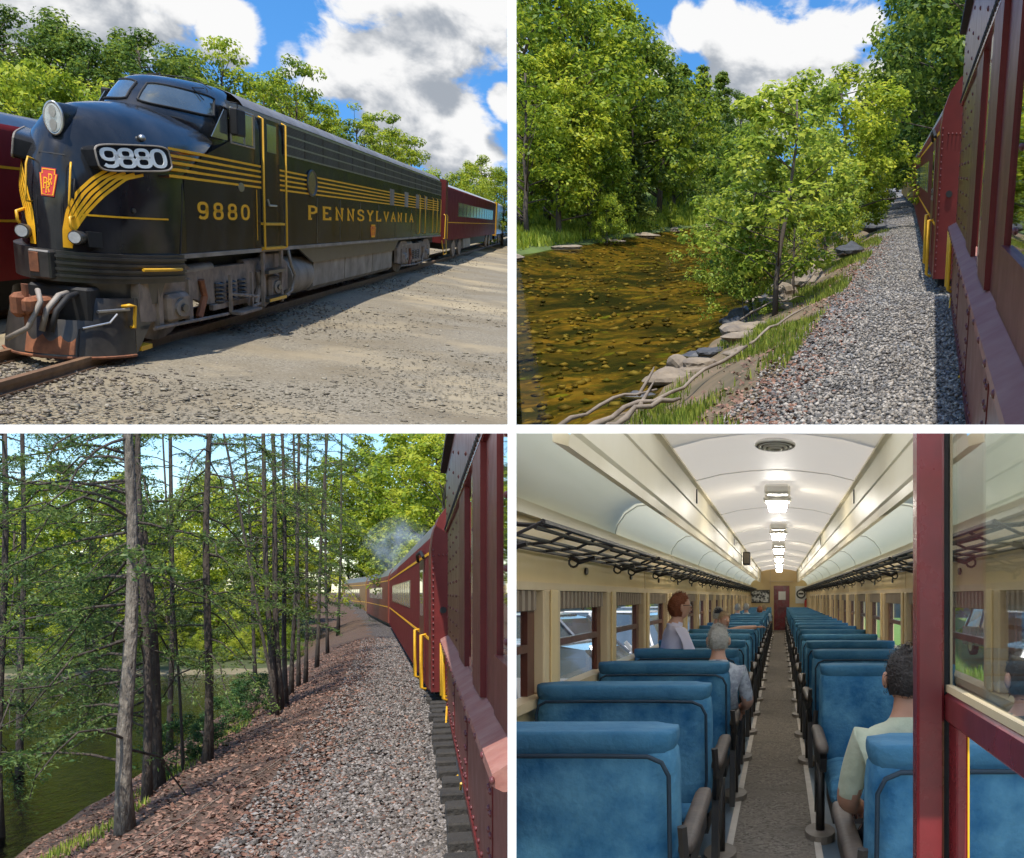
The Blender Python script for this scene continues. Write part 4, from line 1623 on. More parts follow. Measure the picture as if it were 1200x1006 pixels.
n = 4500
yy = 11.5 + 50 * rng.uniform(0, 1, n) ** 1.8
xx = np.array([-.00017 * max(0, a - 10) ** 2 for a in yy]) - np.abs(rng.normal(0, .9, n)) - 1.9 + rng.normal(0, .35, n)
P = np.array([(a, b, river_ter(a, b) + .03) for a, b in zip(xx, yy)])
o = scatter_quads('fallen_leaves', leaf_quads(rng, P, np.tile(np.array([0, 0, 1.0]), (n, 1)), .10, .6, .4), island_mat('dead_leaf', [(.06, .032, .022), (.13, .06, .038), (.20, .10, .065), (.28, .165, .115), (.15, .09, .065)]), RIVER)
tag(o, 'brown fallen leaves along the edge of the ballast above the river', 'leaves', kind='stuff')

# rocks on the shore
ROCK = mat('shore_rock', (.30, .235, .16), .85, 0, (.11, .09, .075), 1.6, .45, .8, 8)
ROCK_DARK = mat('dark_rock', (.075, .075, .08), .6, 0, (.03, .03, .032), 2, .5, .7, 8)


def rock(M, c, r, seed, mt, name, label, group=None):
    rg = np.random.default_rng(seed)
    bm = bmesh.new()
    bmesh.ops.create_icosphere(bm, subdivisions=3, radius=1)
    ph = rg.uniform(0, 6, 6)
    for v in bm.verts:
        p = v.co
        q = 1 + .22 * math.sin(p.x * 3 + ph[0]) * math.sin(p.y * 3 + ph[1]) + .16 * math.sin(p.z * 5 + ph[2]) + rg.normal(0, .025)
        v.co = Vector((p.x * r[0] * q, p.y * r[1] * q, p.z * r[2] * q))
    mb = MB()
    bm.verts.index_update()
    mb.add([v.co for v in bm.verts], [[v.index for v in f_.verts] for f_ in bm.faces])
    bm.free()
    o = mb.build(name, mt, M=M @ Matrix.Translation(c) @ Matrix.Rotation(rg.uniform(0, 6), 4, 'Z'))
    if o: tag(o, label, 'rock', group)
    return o


RK = [(-6.1, 33.5, .35, .3, 0), (-6.4, 35.5, .33, .3, 1), (-5.6, 31.0, .5, .32, 0), (-5.2, 29.6, .4, .2, 0), (-6.6, 37, .4, .3, 1), (-5.9, 38.5, .45, .35, 0), (-6.7, 30.0, .3, .2, 1),
      (-5.6, 41, .6, .45, 0), (-6.1, 44, .5, .35, 1), (-5.0, 46, .7, .5, 0), (-6.6, 27.5, .32, .28, 0), (-6.4, 25.6, .35, .3, 0), (-5.8, 26.5, .36, .2, 0), (-6.7, 40, .35, .22, 1), (-6.9, 43, .4, .25, 0), (-4.6, 26.0, .3, .14, 0),
      (-5.4, 33.0, .3, .18, 0), (-6.0, 29.0, .28, .2, 1), (-5.0, 37.5, .35, .22, 0), (-6.8, 24.0, .25, .2, 1)]
for j, (x, y, r, h, dk) in enumerate(RK):
    lb = 'dark wet rock at the water edge below the leaning sapling' if dk else 'tan boulder lying on the bank between river and ballast'
    rock(RIVER, (x, y, river_ter(x, y) + h * .25), (r, r * 1.6, h), 40 + j, ROCK_DARK if dk else ROCK, 'rock', lb, 'rocks along the river shore')
for (x, y, r) in ((-3.9, 54, .6), (-3.5, 73, .6)):
    rock(RIVER, (x, y, river_ter(x, y) + .2), (r, r * 2.2, .5), int(y), ROCK_DARK, 'rock', 'large dark slab rock lying on the edge of the grey ballast', 'slab rocks at the ballast edge')
for j in range(6):
    y = 66 + j * 9
    x = np.interp(y, [0, 70, 106, 140, 180], [-28, -27, -24.6, -16, -9]) + .6
    rock(RIVER, (x, y, -1.86), (.5, 1.2, .22), 70 + j, ROCK, 'rock', 'low pale stone at the waterline of the far bank', 'stones at the far waterline')

# driftwood
WOOD = mat('driftwood', (.29, .235, .18), .9, 0, (.11, .085, .065), 4, .45, .7, 20, stretch=(1, .2, 1))


def log(M, pts, r0, r1, label, branches=(), terr=river_ter, name='driftwood_log'):
    mb = MB()
    rg = np.random.default_rng(int(abs(pts[0][0] * 100)))
    fine = []
    for i in range(len(pts) - 1):
        for k in range(4):
            fine.append(Vector(pts[i]).lerp(Vector(pts[i + 1]), k / 4) + Vector(rg.normal(0, r0 * .32, 3)))
    fine.append(Vector(pts[-1]))
    n = len(fine)
    mb.tube(fine, [(r0 + (r1 - r0) * i / (n - 1)) * .5 * rg.uniform(.7, 1.3) for i in range(n)], 9)
    o = mb.build(name, WOOD, M=M, smooth=True)
    if o is None: return
    tag(o, label, 'log')
    for b in branches:
        MB().tube(b, [r1 * .9 * (1 - .75 * i / (len(b) - 1)) for i in range(len(b))], 6).build('branch', WOOD, o, smooth=True)


RT = lambda x, y, dz=.1: (x, y, river_ter(x, y) + dz)
log(RIVER, [RT(-6.6, 19.2, .3), RT(-5.7, 20.3, .3), RT(-4.9, 21.8, .32), RT(-4.2, 24.5, .25)], .16, .06, 'long pale driftwood log lying down the grassy bank', [[RT(-5.7, 20.3, .3), RT(-5.9, 21.6, .4), RT(-6.1, 23, .5)]])
log(RIVER, [RT(-6.1, 18.6, .25), RT(-5.4, 19.2, .28), RT(-4.8, 20.0, .25)], .17, .08, 'short thick driftwood log beside the long pale log')
log(RIVER, [RT(-7.4, 20.0, .35), RT(-6.6, 21.4, .4), RT(-5.9, 22.4, .35)], .10, .05, 'forked driftwood branch reaching over the water', [[RT(-6.2, 22.0, .35), RT(-6.15, 23.0, .7), RT(-6.25, 23.6, .75)]])
log(RIVER, [RT(-4.3, 25.2, .2), RT(-3.9, 27.5, .2), RT(-3.4, 30.5, .15)], .08, .04, 'thin weathered branch lying in the bank grass')
log(RIVER, [RT(-6.2, 34, .3), RT(-5.2, 34.6, .45), RT(-4.2, 36.4, .2)], .07, .04, 'bare fallen branch behind the sapling trunk')
log(RIVER, [RT(-5.0, 42, .3), RT(-4.3, 47, .8), RT(-4.0, 52, .3)], .10, .05, 'curved fallen branch beside the tan boulders', [[RT(-4.3, 47, .8), RT(-4.8, 46, 1.2), RT(-5.2, 44, .9)]])

# ---- the coach we look along: shared builder
LEDGE = mat('ledge_paint', (.27, .095, .075), .55, 0, (.36, .19, .15), 2.5, .4, .2, 9, spec=.08)
GLASSY = glass_mat('coach_glass', (.35, .42, .36), .25, .02)
RIVET = mat('rivet_paint', (.15, .03, .03), .4, 0, (.09, .02, .02), 3)
CREAM_STRIP = mat('strip_gloss', (.24, .09, .06), .15, 0, (.18, .06, .05), 3, spec=.5)


def stuffed(o):
    if o: o['kind'] = 'stuff'
    return o


def rivets(pts, r=.035):
    mb = MB()
    for p in pts:
        mb.ell(p, r * .7, r * 1.4, r, 6, 4)
    bld = mb.build
    mb.build = lambda *a, **k: stuffed(bld(*a, **k))
    return mb


def near_coach(Mx, label, end=27.8, start=3.0, ends=True):
    e = empty('passenger_coach', Mx, label, 'coach')
    # outer skin, z 0.1 .. 1.72 below the ledge
    MB().box(0, .12, start, end, .12, 1.74).build('side_panel', TUSCAN, e)
    MB().box(-.02, .13, start, end, .04, .14).build('side_sill', TUSCAN, e)
    for y in (9.5, 15.0, 21.0):
        MB().box(-.012, .0, y, y + .5, .14, 1.66).build('side_strap', TUSCAN, e)
    pts = [(-.005, y, z) for y in np.arange(start, end, .62) for z in (.24, 1.58)] + [(-.016, y0 + d, z) for y0 in (9.5, 15.0, 21.0) for d in (.12, .38) for z in np.arange(.4, 1.5, .2)] + [(-.005, end - .25, z) for z in np.arange(.3, 1.6, .12)]
    rivets(pts).build('rivet_row', RIVET, e, smooth=True)
    # window ledge with sloping top
    MB().prism([(-.17, 1.74), (-.17, 1.82), (.02, 1.93), (.16, 1.93), (.16, 1.70), (-.10, 1.70)], lambda u, v, q: (u, q, v), start, end - .3).build('ledge', LEDGE, e)
    rivets([(-.172, y, 1.78) for y in np.arange(start, end - .4, 1.1)], .03).build('ledge_rivets', RIVET, e, smooth=True)
    # window zone z 1.93 .. 4.55
    MB().box(.02, .16, 17.9, end, 1.9, 4.6).build('end_panel', TUSCAN_SHINE, e)
    MB().box(-.02, .05, 15.6, 17.9, 1.93, 4.6).build('window_post', TUSCAN, e)
    MB().box(-.04, .10, 10.9, 12.6, 1.93, 4.6).build('window_post', TUSCAN, e)
    MB().box(.0, .10, 12.6, 13.9, 1.93, 4.6).build('shiny_post', CREAM_STRIP, e)
    MB().box(.02, .10, 9.35, 10.9, 1.93, 4.6).build('window_frame', TUSCAN, e)
    MB().box(.0, .08, start, 9.4, 1.93, 2.45).build('sash_rail', TUSCAN, e)
    MB().box(.05, .07, start, 9.4, 2.45, 4.55).build('window_glass', GLASSY, e)
    MB().box(.10, .12, 13.9, 15.6, 1.93, 3.2).build('window_opening', DARK, e)
    MB().box(.08, .10, 13.9, 15.6, 3.2, 4.5).build('window_glass', GLASSY, e)
    MB().box(.06, .09, 13.9, 15.6, 3.15, 3.3).build('sash_rail', TUSCAN, e)
    pts = [(.015, y, z) for y in (18.6, 20.5, 22.6, 24.8, 27.2) for z in np.arange(2.1, 4.6, .28)] + [(-.005, 13.2, z) for z in np.arange(2.1, 4.6, .42)] + [(.045, 8.6, z) for z in (2.6, 3.2, 3.8, 4.3)]
    rivets(pts, .03).build('rivet_row', RIVET, e, smooth=True)
    # letterboard above the windows, rivet line, eave
    MB().box(-.02, .14, start, end, 4.55, 6.1).build('letterboard', TUSCAN_SHINE, e)
    MB().box(-.045, -.02, start, end, 4.55, 4.72).build('rivet_strip', CREAM_STRIP, e)
    rivets([(-.045, y, z) for y in np.arange(start, end, .34) for z in (4.635,)], .042).build('rivet_row', DARK, e, smooth=True)
    rivets([(-.022, y, z) for y in (12, 15, 18, 21, 24, 26.5) for z in (4.95, 5.35, 5.75)], .035).build('rivet_row', RIVET, e, smooth=True)
    MB().prism([(-.16, 6.08), (-.02, 6.08), (-.02, 6.5), (-.06, 6.5), (-.16, 6.2)], lambda u, v, q: (u, q, v), start, end).build('eave', DARK, e)
    # grab irons and step at the end
    for y, x in ((27.0, -.10), (27.9, -.13)):
        MB().tube([(0, y, 1.75), (x, y, 1.7), (x, y, .35), (0, y, .3)], .045, 6).build('grab_iron', GOLD_RAIL, e, smooth=True)
    MB().tube([(-.03, 26.5, .2), (-.07, 25.8, -.25), (-.02, 24.6, -.55), (.02, 24.4, -.1)], .022, 5).build('step_rail', GOLD_RAIL, e)
    MB().box(.0, .2, 24.4, 26.8, -.52, -.44).build('step', DARK, e)
    MB().box(-.02, .12, 16.5, 19.5, -.35, .05).build('step_box', mat('step_blue', (.09, .10, .115), .5), e)
    MB().tube([(-.03, 16.6, .05), (-.04, 17.2, -.45), (-.03, 18.2, -.1)], .022, 5).build('step_rail', GOLD_RAIL, e)
    return e


def far_coach(Mx, label, side, roofm, length, end_w=.62, nwin=12, wy=None, wz=(2.45, 3.45), body_w=1.6, end=True, line=True, sill=.35):
    """coach whose near end stands at y = 0, its side at x = 0 facing -x"""
    e = empty('passenger_coach', Mx, label, 'coach')
    prof_ = [(0, sill), (0, 4.2), (.05, 4.5), (.16, 4.8), (.36, 5.1), (.7, 5.3), (body_w, 5.36)]
    a = MB()
    a.grid(lambda u, v: (prof_[round(u * 2)][0], length * v, prof_[round(u * 2)][1]), 2, 4)
    a.build('body', side, e, smooth=True)
    r = MB()
    r.grid(lambda u, v: (prof_[2 + round(u * 4)][0], length * v, prof_[2 + round(u * 4)][1]), 4, 4)
    r.build('roof', roofm, e, smooth=True)
    en = MB()
    en.add([(x, 0, z) for x, z in prof_] + [(body_w, 0, sill)], [tuple(range(len(prof_) + 1))])
    if end:
        en.build('end_wall', TUSCAN, e)
        d = MB()
        q = [(.0, .4), (.0, 4.15), (.06, 4.6), (.2, 5.0), (.42, 5.3), (.62, 5.42), (1.4, 5.42), (1.4, .4)]
        d.prism(q, lambda u, v, t: (u, t, v), -1.2, 0)
        do = d.build('diaphragm', TUSCAN, e)
        rivets([(.05, -1.22, z) for z in np.arange(.6, 4.2, .16)] + [(.2 + .1 * k, -1.22, 4.0) for k in range(5)], .03).build('rivet_row', RIVET, do)
        MB().disc((.3, -1.22, 2.55), (0, -1, 0), .09, 8, .03).build('star_plate', DARK, do)
        dr = MB().box(-.02, .0, 2.2, 5.2, .8, 4.0).build('vestibule_door', TUSCAN, e)
        MB().box(-.03, -.02, 2.9, 4.6, 2.3, 3.7).build('window', GLASSY, dr)
        MB().tube([(-.05, 1.9, 4.02), (-.1, 2.4, 4.2), (-.1, 5.0, 4.2), (-.05, 5.6, 4.02)], .05, 6).build('door_hood', DARK, e)
        for y in (1.4, 5.8):
            MB().tube([(0, y, 1.8), (-.13, y, 1.8), (-.13, y, .3), (0, y, .25)], .05, 6).build('grab_iron', GOLD_RAIL, e, smooth=True)
    else:
        en.build('end_wall', side, e)
    wy = wy or (length * .2, length * .8)
    MB().box(-.006, .0, wy[0] - .3, wy[1] + .3, wz[0] - .06, wz[1] + .06).build('window_band', MATS['window_band_maroon'], e)
    st = (wy[1] - wy[0]) / nwin
    for i in range(nwin):
        MB().box(-.02, -.006, wy[0] + i * st + st * .12, wy[0] + (i + 1) * st - st * .12, wz[0], wz[1]).build('window', CAB_GLASS, e)
    if line:
        MB().box(-.012, 0, 0, length, 1.72, 1.80).build('gold_line', GOLD, e)
        MB().box(-.012, 0, 0, length, 4.02, 4.10).build('gold_line', GOLD, e)
    MB().box(.2, body_w, .6, length - .6, -.15, sill).build('underframe', DARK, e)
    for y in (length * .1, length * .18, length * .82, length * .9):
        MB().disc((.35, y, .0), (1, 0, 0), 1.1, 16, .12, ry=.45, up=(0, 0, 1)).build('wheel', TRUCK, e)
    return e


def along(p0, p1, z=0):
    d = Vector((p1[0] - p0[0], p1[1] - p0[1], 0)).normalized()
    return Matrix.Translation((p0[0], p0[1], z)) @ Matrix(((d.y, d.x, 0, 0), (-d.x, d.y, 0, 0), (0, 0, 1, 0), (0, 0, 0, 1)))


SIL = MATS['coach_roof_silver']
OLIVE_ROOF = mat('coach_roof_dull', (.20, .20, .19), .45, .2, (.11, .11, .10), 1.5)
near_coach(RIVER @ Matrix.Translation((.6, 0, 0)), 'riveted dark red coach side with wooden window frames beside the river')
far_coach(RIVER @ along((.10, 30.5), (-1.75, 107)), 'dark red coach with rounded end plate ahead of the riveted coach by the river', MATS['tuscan_dull'], OLIVE_ROOF, 74, nwin=11, wy=(12, 62))
far_coach(RIVER @ along((-1.85, 108.5), (-5.5, 190)), 'yellow and red coach at the far front of the train by the river', mat('coach_amber', (.40, .20, .05), .5, 0, (.30, .13, .04), 2, spec=.08), OLIVE_ROOF, 70, nwin=11, end=False)

RIVER_TREES = [
    (-162.34, 645.06, 233.57, 176.05, 'broad', 0, 'W', 1.0, 0),
    (-157.26, 688.75, 252.88, 170.02, 'broad', 1, 'W', 1.0, 0),
    (-142.32, 717.58, 262.27, 175.28, 'broad', 2, 'W', 1.0, 0),
    (-128.08, 760.9, 279.15, 162.53, 'broad', 3, 'W', 1.0, 0),
    (-113.25, 804.11, 296.07, 150.49, 'broad', 0, 'D', 1.0, 1),
    (-135.68, 628.65, 221.26, 115.12, 'broad', 2, 'L', 1.0, 2),
    (-148.0, 600.02, 210.45, 103.18, 'broad', 1, 'L', 1.0, 2),
    (-122.68, 657.24, 231.94, 92.27, 'broad', 3, 'W', 1.0, 2),
    (-113.0, 745.08, 269.64, 86.51, 'conifer', 0, 'N', 1.25, 3),
    (-101.97, 861.71, 321.79, 138.69, 'broad', 1, 'W', 1.1, 0),
    (-90.67, 954.4, 368.33, 127.19, 'conifer', 1, 'D', 1.0, 4),
    (-78.53, 1047.08, 414.62, 127.12, 'conifer', 2, 'D', 1.0, 4),
    (-64.21, 1133.18, 454.86, 125.62, 'conifer', 0, 'D', 1.0, 4),
    (-93.45, 904.4, 342.28, 95.72, 'broad', 3, 'L', 1.0, 2),
    (-72.52, 1061.23, 420.49, 75.49, 'broad', 0, 'W', 0.9, 2),
    (-53.78, 1241.15, 507.04, 103.78, 'broad', 1, 'D', 1.0, 1),
    (-32.28, 1291.11, 526.37, 98.21, 'broad', 2, 'W', 0.9, 1),
    (-108.08, 642.09, 220.99, 32.65, 'shrub', 2, 'W', 0.8, 5),
    (-85.59, 802.38, 290.18, 19.69, 'shrub', 1, 'W', 0.8, 5),
    (-1.36, 271.09, 75.52, 58.71, 'sapling', 0, 'B', 1.3, 6),
    (-8.27, 291.92, 80.46, 54.72, 'sapling', 2, 'B', 1.1, 16),
    (9.28, 371.03, 115.29, 75.86, 'sapling', 1, 'B', 1.15, 7),
    (35.87, 500.57, 172.84, 85.32, 'broad', 1, 'L', 1.25, 8),
    (19.99, 444.25, 145.69, 59.17, 'sapling', 2, 'B', 1.0, 9),
    (-9.97, 284.75, 77.27, 21.88, 'shrub', 1, 'B', 0.9, 10),
    (4.25, 319.11, 94.71, 44.92, 'sapling', 1, 'L', 0.9, 17),
    (-25.86, 408.35, 122.29, 35.53, 'shrub', 2, 'B', 0.8, 11),
    (27.06, 457.42, 153.56, 34.46, 'shrub', 0, 'L', 0.7, 11),
    (-4.19, 359.24, 106.39, 35.63, 'shrub', 0, 'B', 0.8, 11),
    (57.01, 677.3, 245.02, 66.47, 'broad', 2, 'L', 1, 12),
    (82.2, 822.04, 308.58, 69.12, 'broad', 3, 'W', 0.9, 12),
    (121.63, 890.0, 341.31, 193.56, 'broad', 0, 'D', 1.0, 13),
    (119.33, 778.23, 295.4, 191.97, 'broad', 1, 'D', 1.0, 13),
    (140.81, 1111.66, 432.38, 161.2, 'broad', 2, 'D', 0.9, 13),
    (120.74, 703.34, 264.63, 181.85, 'broad', 2, 'D', 1.0, 13),
    (150.18, 1035.75, 401.19, 126.07, 'broad', 3, 'D', 0.9, 13),
    (144.85, 886.82, 340.58, 133.27, 'broad', 3, 'D', 0.9, 13),
    (123.31, 626.98, 237.03, 171.61, 'broad', 1, 'D', 1, 13),
    (183.06, 1591.83, 629.65, 140.03, 'broad', 0, 'D', 1.1, 14),
    (203.32, 1626.59, 643.93, 115.41, 'broad', 1, 'D', 1, 14),
    (155.8, 1483.82, 583.73, 96.74, 'broad', 2, 'D', 1, 14),
]
LEAFS['N'] = leaf_mat('leaf_pine', (.03, .06, .012), (.10, .15, .03), (.24, .28, .05), .3)
LAB2 = {0: 'tall leafy broadleaf tree in the wood across the river', 1: 'dark broadleaf tree deep in the wood across the river', 2: 'yellow green sunlit tree at the edge of the far river bank',
        3: 'layered pale green pine standing over the far river bank', 4: 'dark pointed conifer above the bend of the river', 5: 'low bush on the grassy far river bank',
        6: 'slender sycamore sapling leaning over the river from the rocky bank', 7: 'tall slim young tree growing on the bank behind the leaning sapling', 8: 'rounded yellow green tree beside the far end of the ballast path',
        9: 'small leafy sapling between the slim tree and the rounded tree', 10: 'leafy bush hanging low over the water under the sapling', 11: 'small leafy bush among the rocks of the near river bank',
        12: 'sunlit tree overhanging the ballast path near the track bend', 13: 'dark tall tree on the slope behind the red train by the river', 14: 'shadowy tree closing the view where the track bends away',
        16: 'small sycamore sapling behind the leaning one at the water edge', 17: 'short yellow green sapling between the leaning sapling and the slim tree'}
BARE = [6, 7, 8, 9, 16, 17, 3]
for j, (x, y, z, h, kind, i, lf, w, lab) in enumerate(RIVER_TREES):
    nm = 'bush' if kind == 'shrub' else ('conifer_tree' if kind == 'conifer' else 'broadleaf_tree')
    tree(nm, LAB2[lab], 'bush' if kind == 'shrub' else 'tree', kind, i, (x, y, z), h, w, LEAFS[lf], 'trees by the river, kind %d' % lab if lab not in BARE else None, rz=j * 2.3 + 1)

# ================================================================ WOODS: view along the train through hemlocks
BAY = 'woods'
_L = Vector((-419, 1200, 4)).normalized()
_R = _L.cross(Vector((0, 0, 1))).normalized()
WOODS = bay_frame(_R, _L, _R.cross(_L), 3.0, 0.32)
rng = np.random.default_rng(23)


def woods_c(Y):
    return -.00037 * max(0, Y - 10) ** 2


def woods_ter(X, Y):
    xr = X - woods_c(Y)
    a = np.interp(xr, [-14, -9.5, -8.6, -7, -5.5, -4.6, -2.6, -2.0, 3, 40], [-3.9, -3.4, -3.0, -2.3, -1.4, -.85, -.1, 0, 0, 14])
    b = np.interp(Y, [60, 82, 88, 100, 200], [-3.9, -3.2, -2.7, -1.8, 3])
    return float(max(a, b)) + (.05 * math.sin(X * 2.1 + Y) * math.sin(Y * .6) if xr < -2.2 else .015 * math.sin(X * 6 + Y * 3))


xs_ = np.concatenate([np.linspace(-70, -15, 24), np.linspace(-14, -6, 20), np.linspace(-5.8, 1.4, 46), np.linspace(2, 40, 14)])
ys_ = np.concatenate([np.linspace(9, 50, 80), np.linspace(51, 110, 50), np.linspace(113, 300, 26)])
LITTER = mat('leaf_litter', (.115, .065, .04), .95, 0, (.06, .038, .026), 2.4, .45, .9, 16)
PATH3 = ground_mat('woods_ballast', [((.17, .135, .115), 1.4, .46, .66)], bump=1, cell=15, cellcols=[(.05, .042, .038), (.10, .087, .08), (.15, .13, .12), (.22, .2, .185)], bdist=.05)
SAND = mat('far_sand', (.24, .19, .12), .95, 0, (.13, .12, .06), .6, .5, .5, 8)
wb_ = MB().grid(lambda u, v: (xs_[round(u * (len(xs_) - 1))], ys_[round(v * (len(ys_) - 1))], woods_ter(xs_[round(u * (len(xs_) - 1))], ys_[round(v * (len(ys_) - 1))])), len(xs_) - 1, len(ys_) - 1)


def woods_zone(x, y, z):
    xr = x - woods_c(y)
    if -1.75 - .25 * math.sin(y * .8) < xr < 3: return 'path'
    if xr >= 3: return 'wood'
    if y > 84 and xr < -7: return 'sand' if y < 87 else 'turf'
    if z < -3.05: return 'bed'
    return 'litter'


split_ground(wb_, woods_zone, {
    'path': ('path', PATH3, 'pinkish grey gravel shoulder beside the train in the woods'),
    'litter': ('slope', LITTER, 'slope covered in brown fallen leaves above the woodland stream'),
    'bed': ('streambed', BED, 'brown bed of the woodland stream'),
    'sand': ('stream_shore', SAND, 'pale sandy far shore of the woodland stream'),
    'turf': ('far_slope', mat('far_slope_soil', (.07, .09, .025), .95, 0, (.04, .045, .018), .8, .5, .7, 6), 'green slope beyond the woodland stream'),
    'wood': ('hillside', WOODFLOOR, 'wooded hillside on the other side of the woodland train')}, WOODS)
W2 = WATER.copy()
W2.name = 'stream_water'
for n_ in W2.node_tree.nodes:
    if n_.type == 'FRESNEL': n_.inputs[0].default_value = 2.6
    if n_.type == 'BSDF_TRANSPARENT': n_.inputs[0].default_value = (.45, .42, .32, 1)
    if n_.name == 'gloss': n_.inputs[1].default_value = 1.0
    if n_.type == 'BUMP': n_.inputs['Strength'].default_value = .12
w = MB().grid(lambda u, v: (-70 + 68 * u, 9 + 92 * v, -3.0), 30, 40).build('water', W2, M=WOODS)
tag(w, 'still woodland stream reflecting the pale sky', kind='structure')

# stones and leaves
Pn = []
while len(Pn) < 34000:
    y = 11.5 + 60 * rng.uniform(0, 1) ** 2.3
    x = woods_c(y) + rng.uniform(-2.3, .75)
    if x - woods_c(y) < -1.5 and rng.uniform() < .65: continue
    Pn.append((x, y, woods_ter(x, y) + .02))
tag(scatter_stones('gravel', rng, np.array(Pn), .045, island_mat('woods_stone', [(.045, .038, .032), (.09, .077, .066), (.14, .12, .104), (.185, .16, .14), (.30, .27, .245)]), WOODS),
    'loose pinkish grey stones along the woodland train', 'gravel', kind='stuff')
n = 46000
yy = 11 + 62 * rng.uniform(0, 1, n) ** 1.9
xx = np.array([woods_c(a) for a in yy]) + np.where(rng.uniform(0, 1, n) < .25, rng.uniform(-2.2, .1, n), rng.uniform(-8.4, -1.2, n))
P = np.array([(a, b, woods_ter(a, b) + .02) for a, b in zip(xx, yy)])
V = leaf_quads(rng, P, np.tile(np.array([.0, 0, 1.0]), (n, 1)), .085, .6, .35)
o = scatter_quads('fallen_leaves', V, island_mat('dead_leaf', [(.06, .032, .022), (.13, .06, .038), (.20, .10, .065), (.28, .165, .115), (.15, .09, .065)]), WOODS)
tag(o, 'brown and russet fallen leaves covering the slope', 'leaves', kind='stuff')
pts = []
while len(pts) < 2500:
    y = 14 + 30 * rng.uniform()
    x = rng.uniform(-7.0, -4.9)
    if math.sin(y * .9 + x) < .1: continue
    pts.append((x, y, woods_ter(x, y)))
tag(scatter_quads('grass', blades(rng, pts, .14), GRASS, WOODS), 'sparse green weeds under the hemlocks near the stream', 'grass', kind='stuff')

# sleepers
TIE = mat('tie_wood', (.045, .038, .03), .9, 0, (.02, .018, .016), 3, .5, .6, 14)
trk = empty('railway_track', WOODS, 'dark wooden sleeper ends under the woodland train', 'track')
y = 11.2
while y < 62:
    c_ = woods_c(y)
    MB().cbox(.26 + c_ + rng.uniform(-.05, .05), 2.6 + c_, y, y + .52, -.05, .17, .02).build('sleeper', TIE, trk)
    y += .98
MB().tube([(.95 + woods_c(q), q, .26) for q in np.linspace(10, 120, 24)], .05, 6).build('rail', RUSTRAIL, trk)

# fallen twigs
for j, (p, r, lb) in enumerate([([(-4.0, 15.0), (-3.2, 16.6), (-2.7, 19.0), (-2.4, 20.5)], .026, 'long dead branch lying down the leafy slope'),
                                ([(-3.6, 14.0), (-3.2, 15.5), (-3.0, 17.5)], .018, 'thin dead twig beside the long dead branch'),
                                ([(-1.7, 21.0), (-1.3, 22.0), (-1.0, 24.2)], .03, 'short dead twig on the gravel near the train'),
                                ([(-2.0, 24), (-1.5, 26), (-.9, 27)], .03, 'bent twig lying across the leafy gravel'),
                                ([(-4.1, 31), (-3.6, 30.2), (-3.4, 29)], .05, 'crooked root like branch at the hemlock clump')]):
    log(WOODS, [(a, b, woods_ter(a, b) + .06) for a, b in p], r, r * .5, lb, name='fallen_branch')

# ---- hemlocks
HEMLOCKS = [
    ((-4.42, 18.64, -0.77), (-4.38, 18.64, 5.73), 0.121, 0),
    ((-5.51, 25.9, -1.35), (-6.02, 26.1, 6.82), 0.132, 1),
    ((-5.32, 24.03, -1.25), (-5.45, 24.1, 6.54), 0.086, 1),
    ((-4.56, 25.95, -0.8), (-4.51, 25.95, 6.89), 0.094, 1),
    ((-4.18, 33.97, -0.61), (-4.57, 34.14, 8.19), 0.094, 1),
    ((-4.03, 34.12, -0.56), (-4.33, 34.25, 8.22), 0.095, 1),
    ((-4.02, 35.24, -0.55), (-4.15, 35.31, 8.4), 0.076, 1),
    ((-4.43, 40.23, -0.66), (-4.11, 40.16, 9.18), 0.075, 1),
    ((-4.51, 43.43, -0.66), (-4.66, 43.51, 9.68), 0.068, 1),
    ((-4.46, 45.35, -0.62), (-4.33, 45.33, 9.99), 0.071, 1),
    ((-4.89, 54.78, -0.68), (-4.38, 54.64, 11.47), 0.086, 1),
    ((-5.46, 68.09, -0.7), (-5.65, 68.21, 13.57), 0.085, 1),
    ((-3.89, 32.56, -0.52), (-5.49, 33.14, 7.98), 0.05, 1),
    ((-9.81, 71.11, -2.92), (-10.51, 71.41, 13.8), 0.109, 1),
    ((-6.86, 95.73, -0.68), (-6.45, 95.65, 17.9), 0.12, 1),
    ((-5.27, 27.19, -1.2), (-5.74, 27.38, 7.04), 0.033, 1),
]


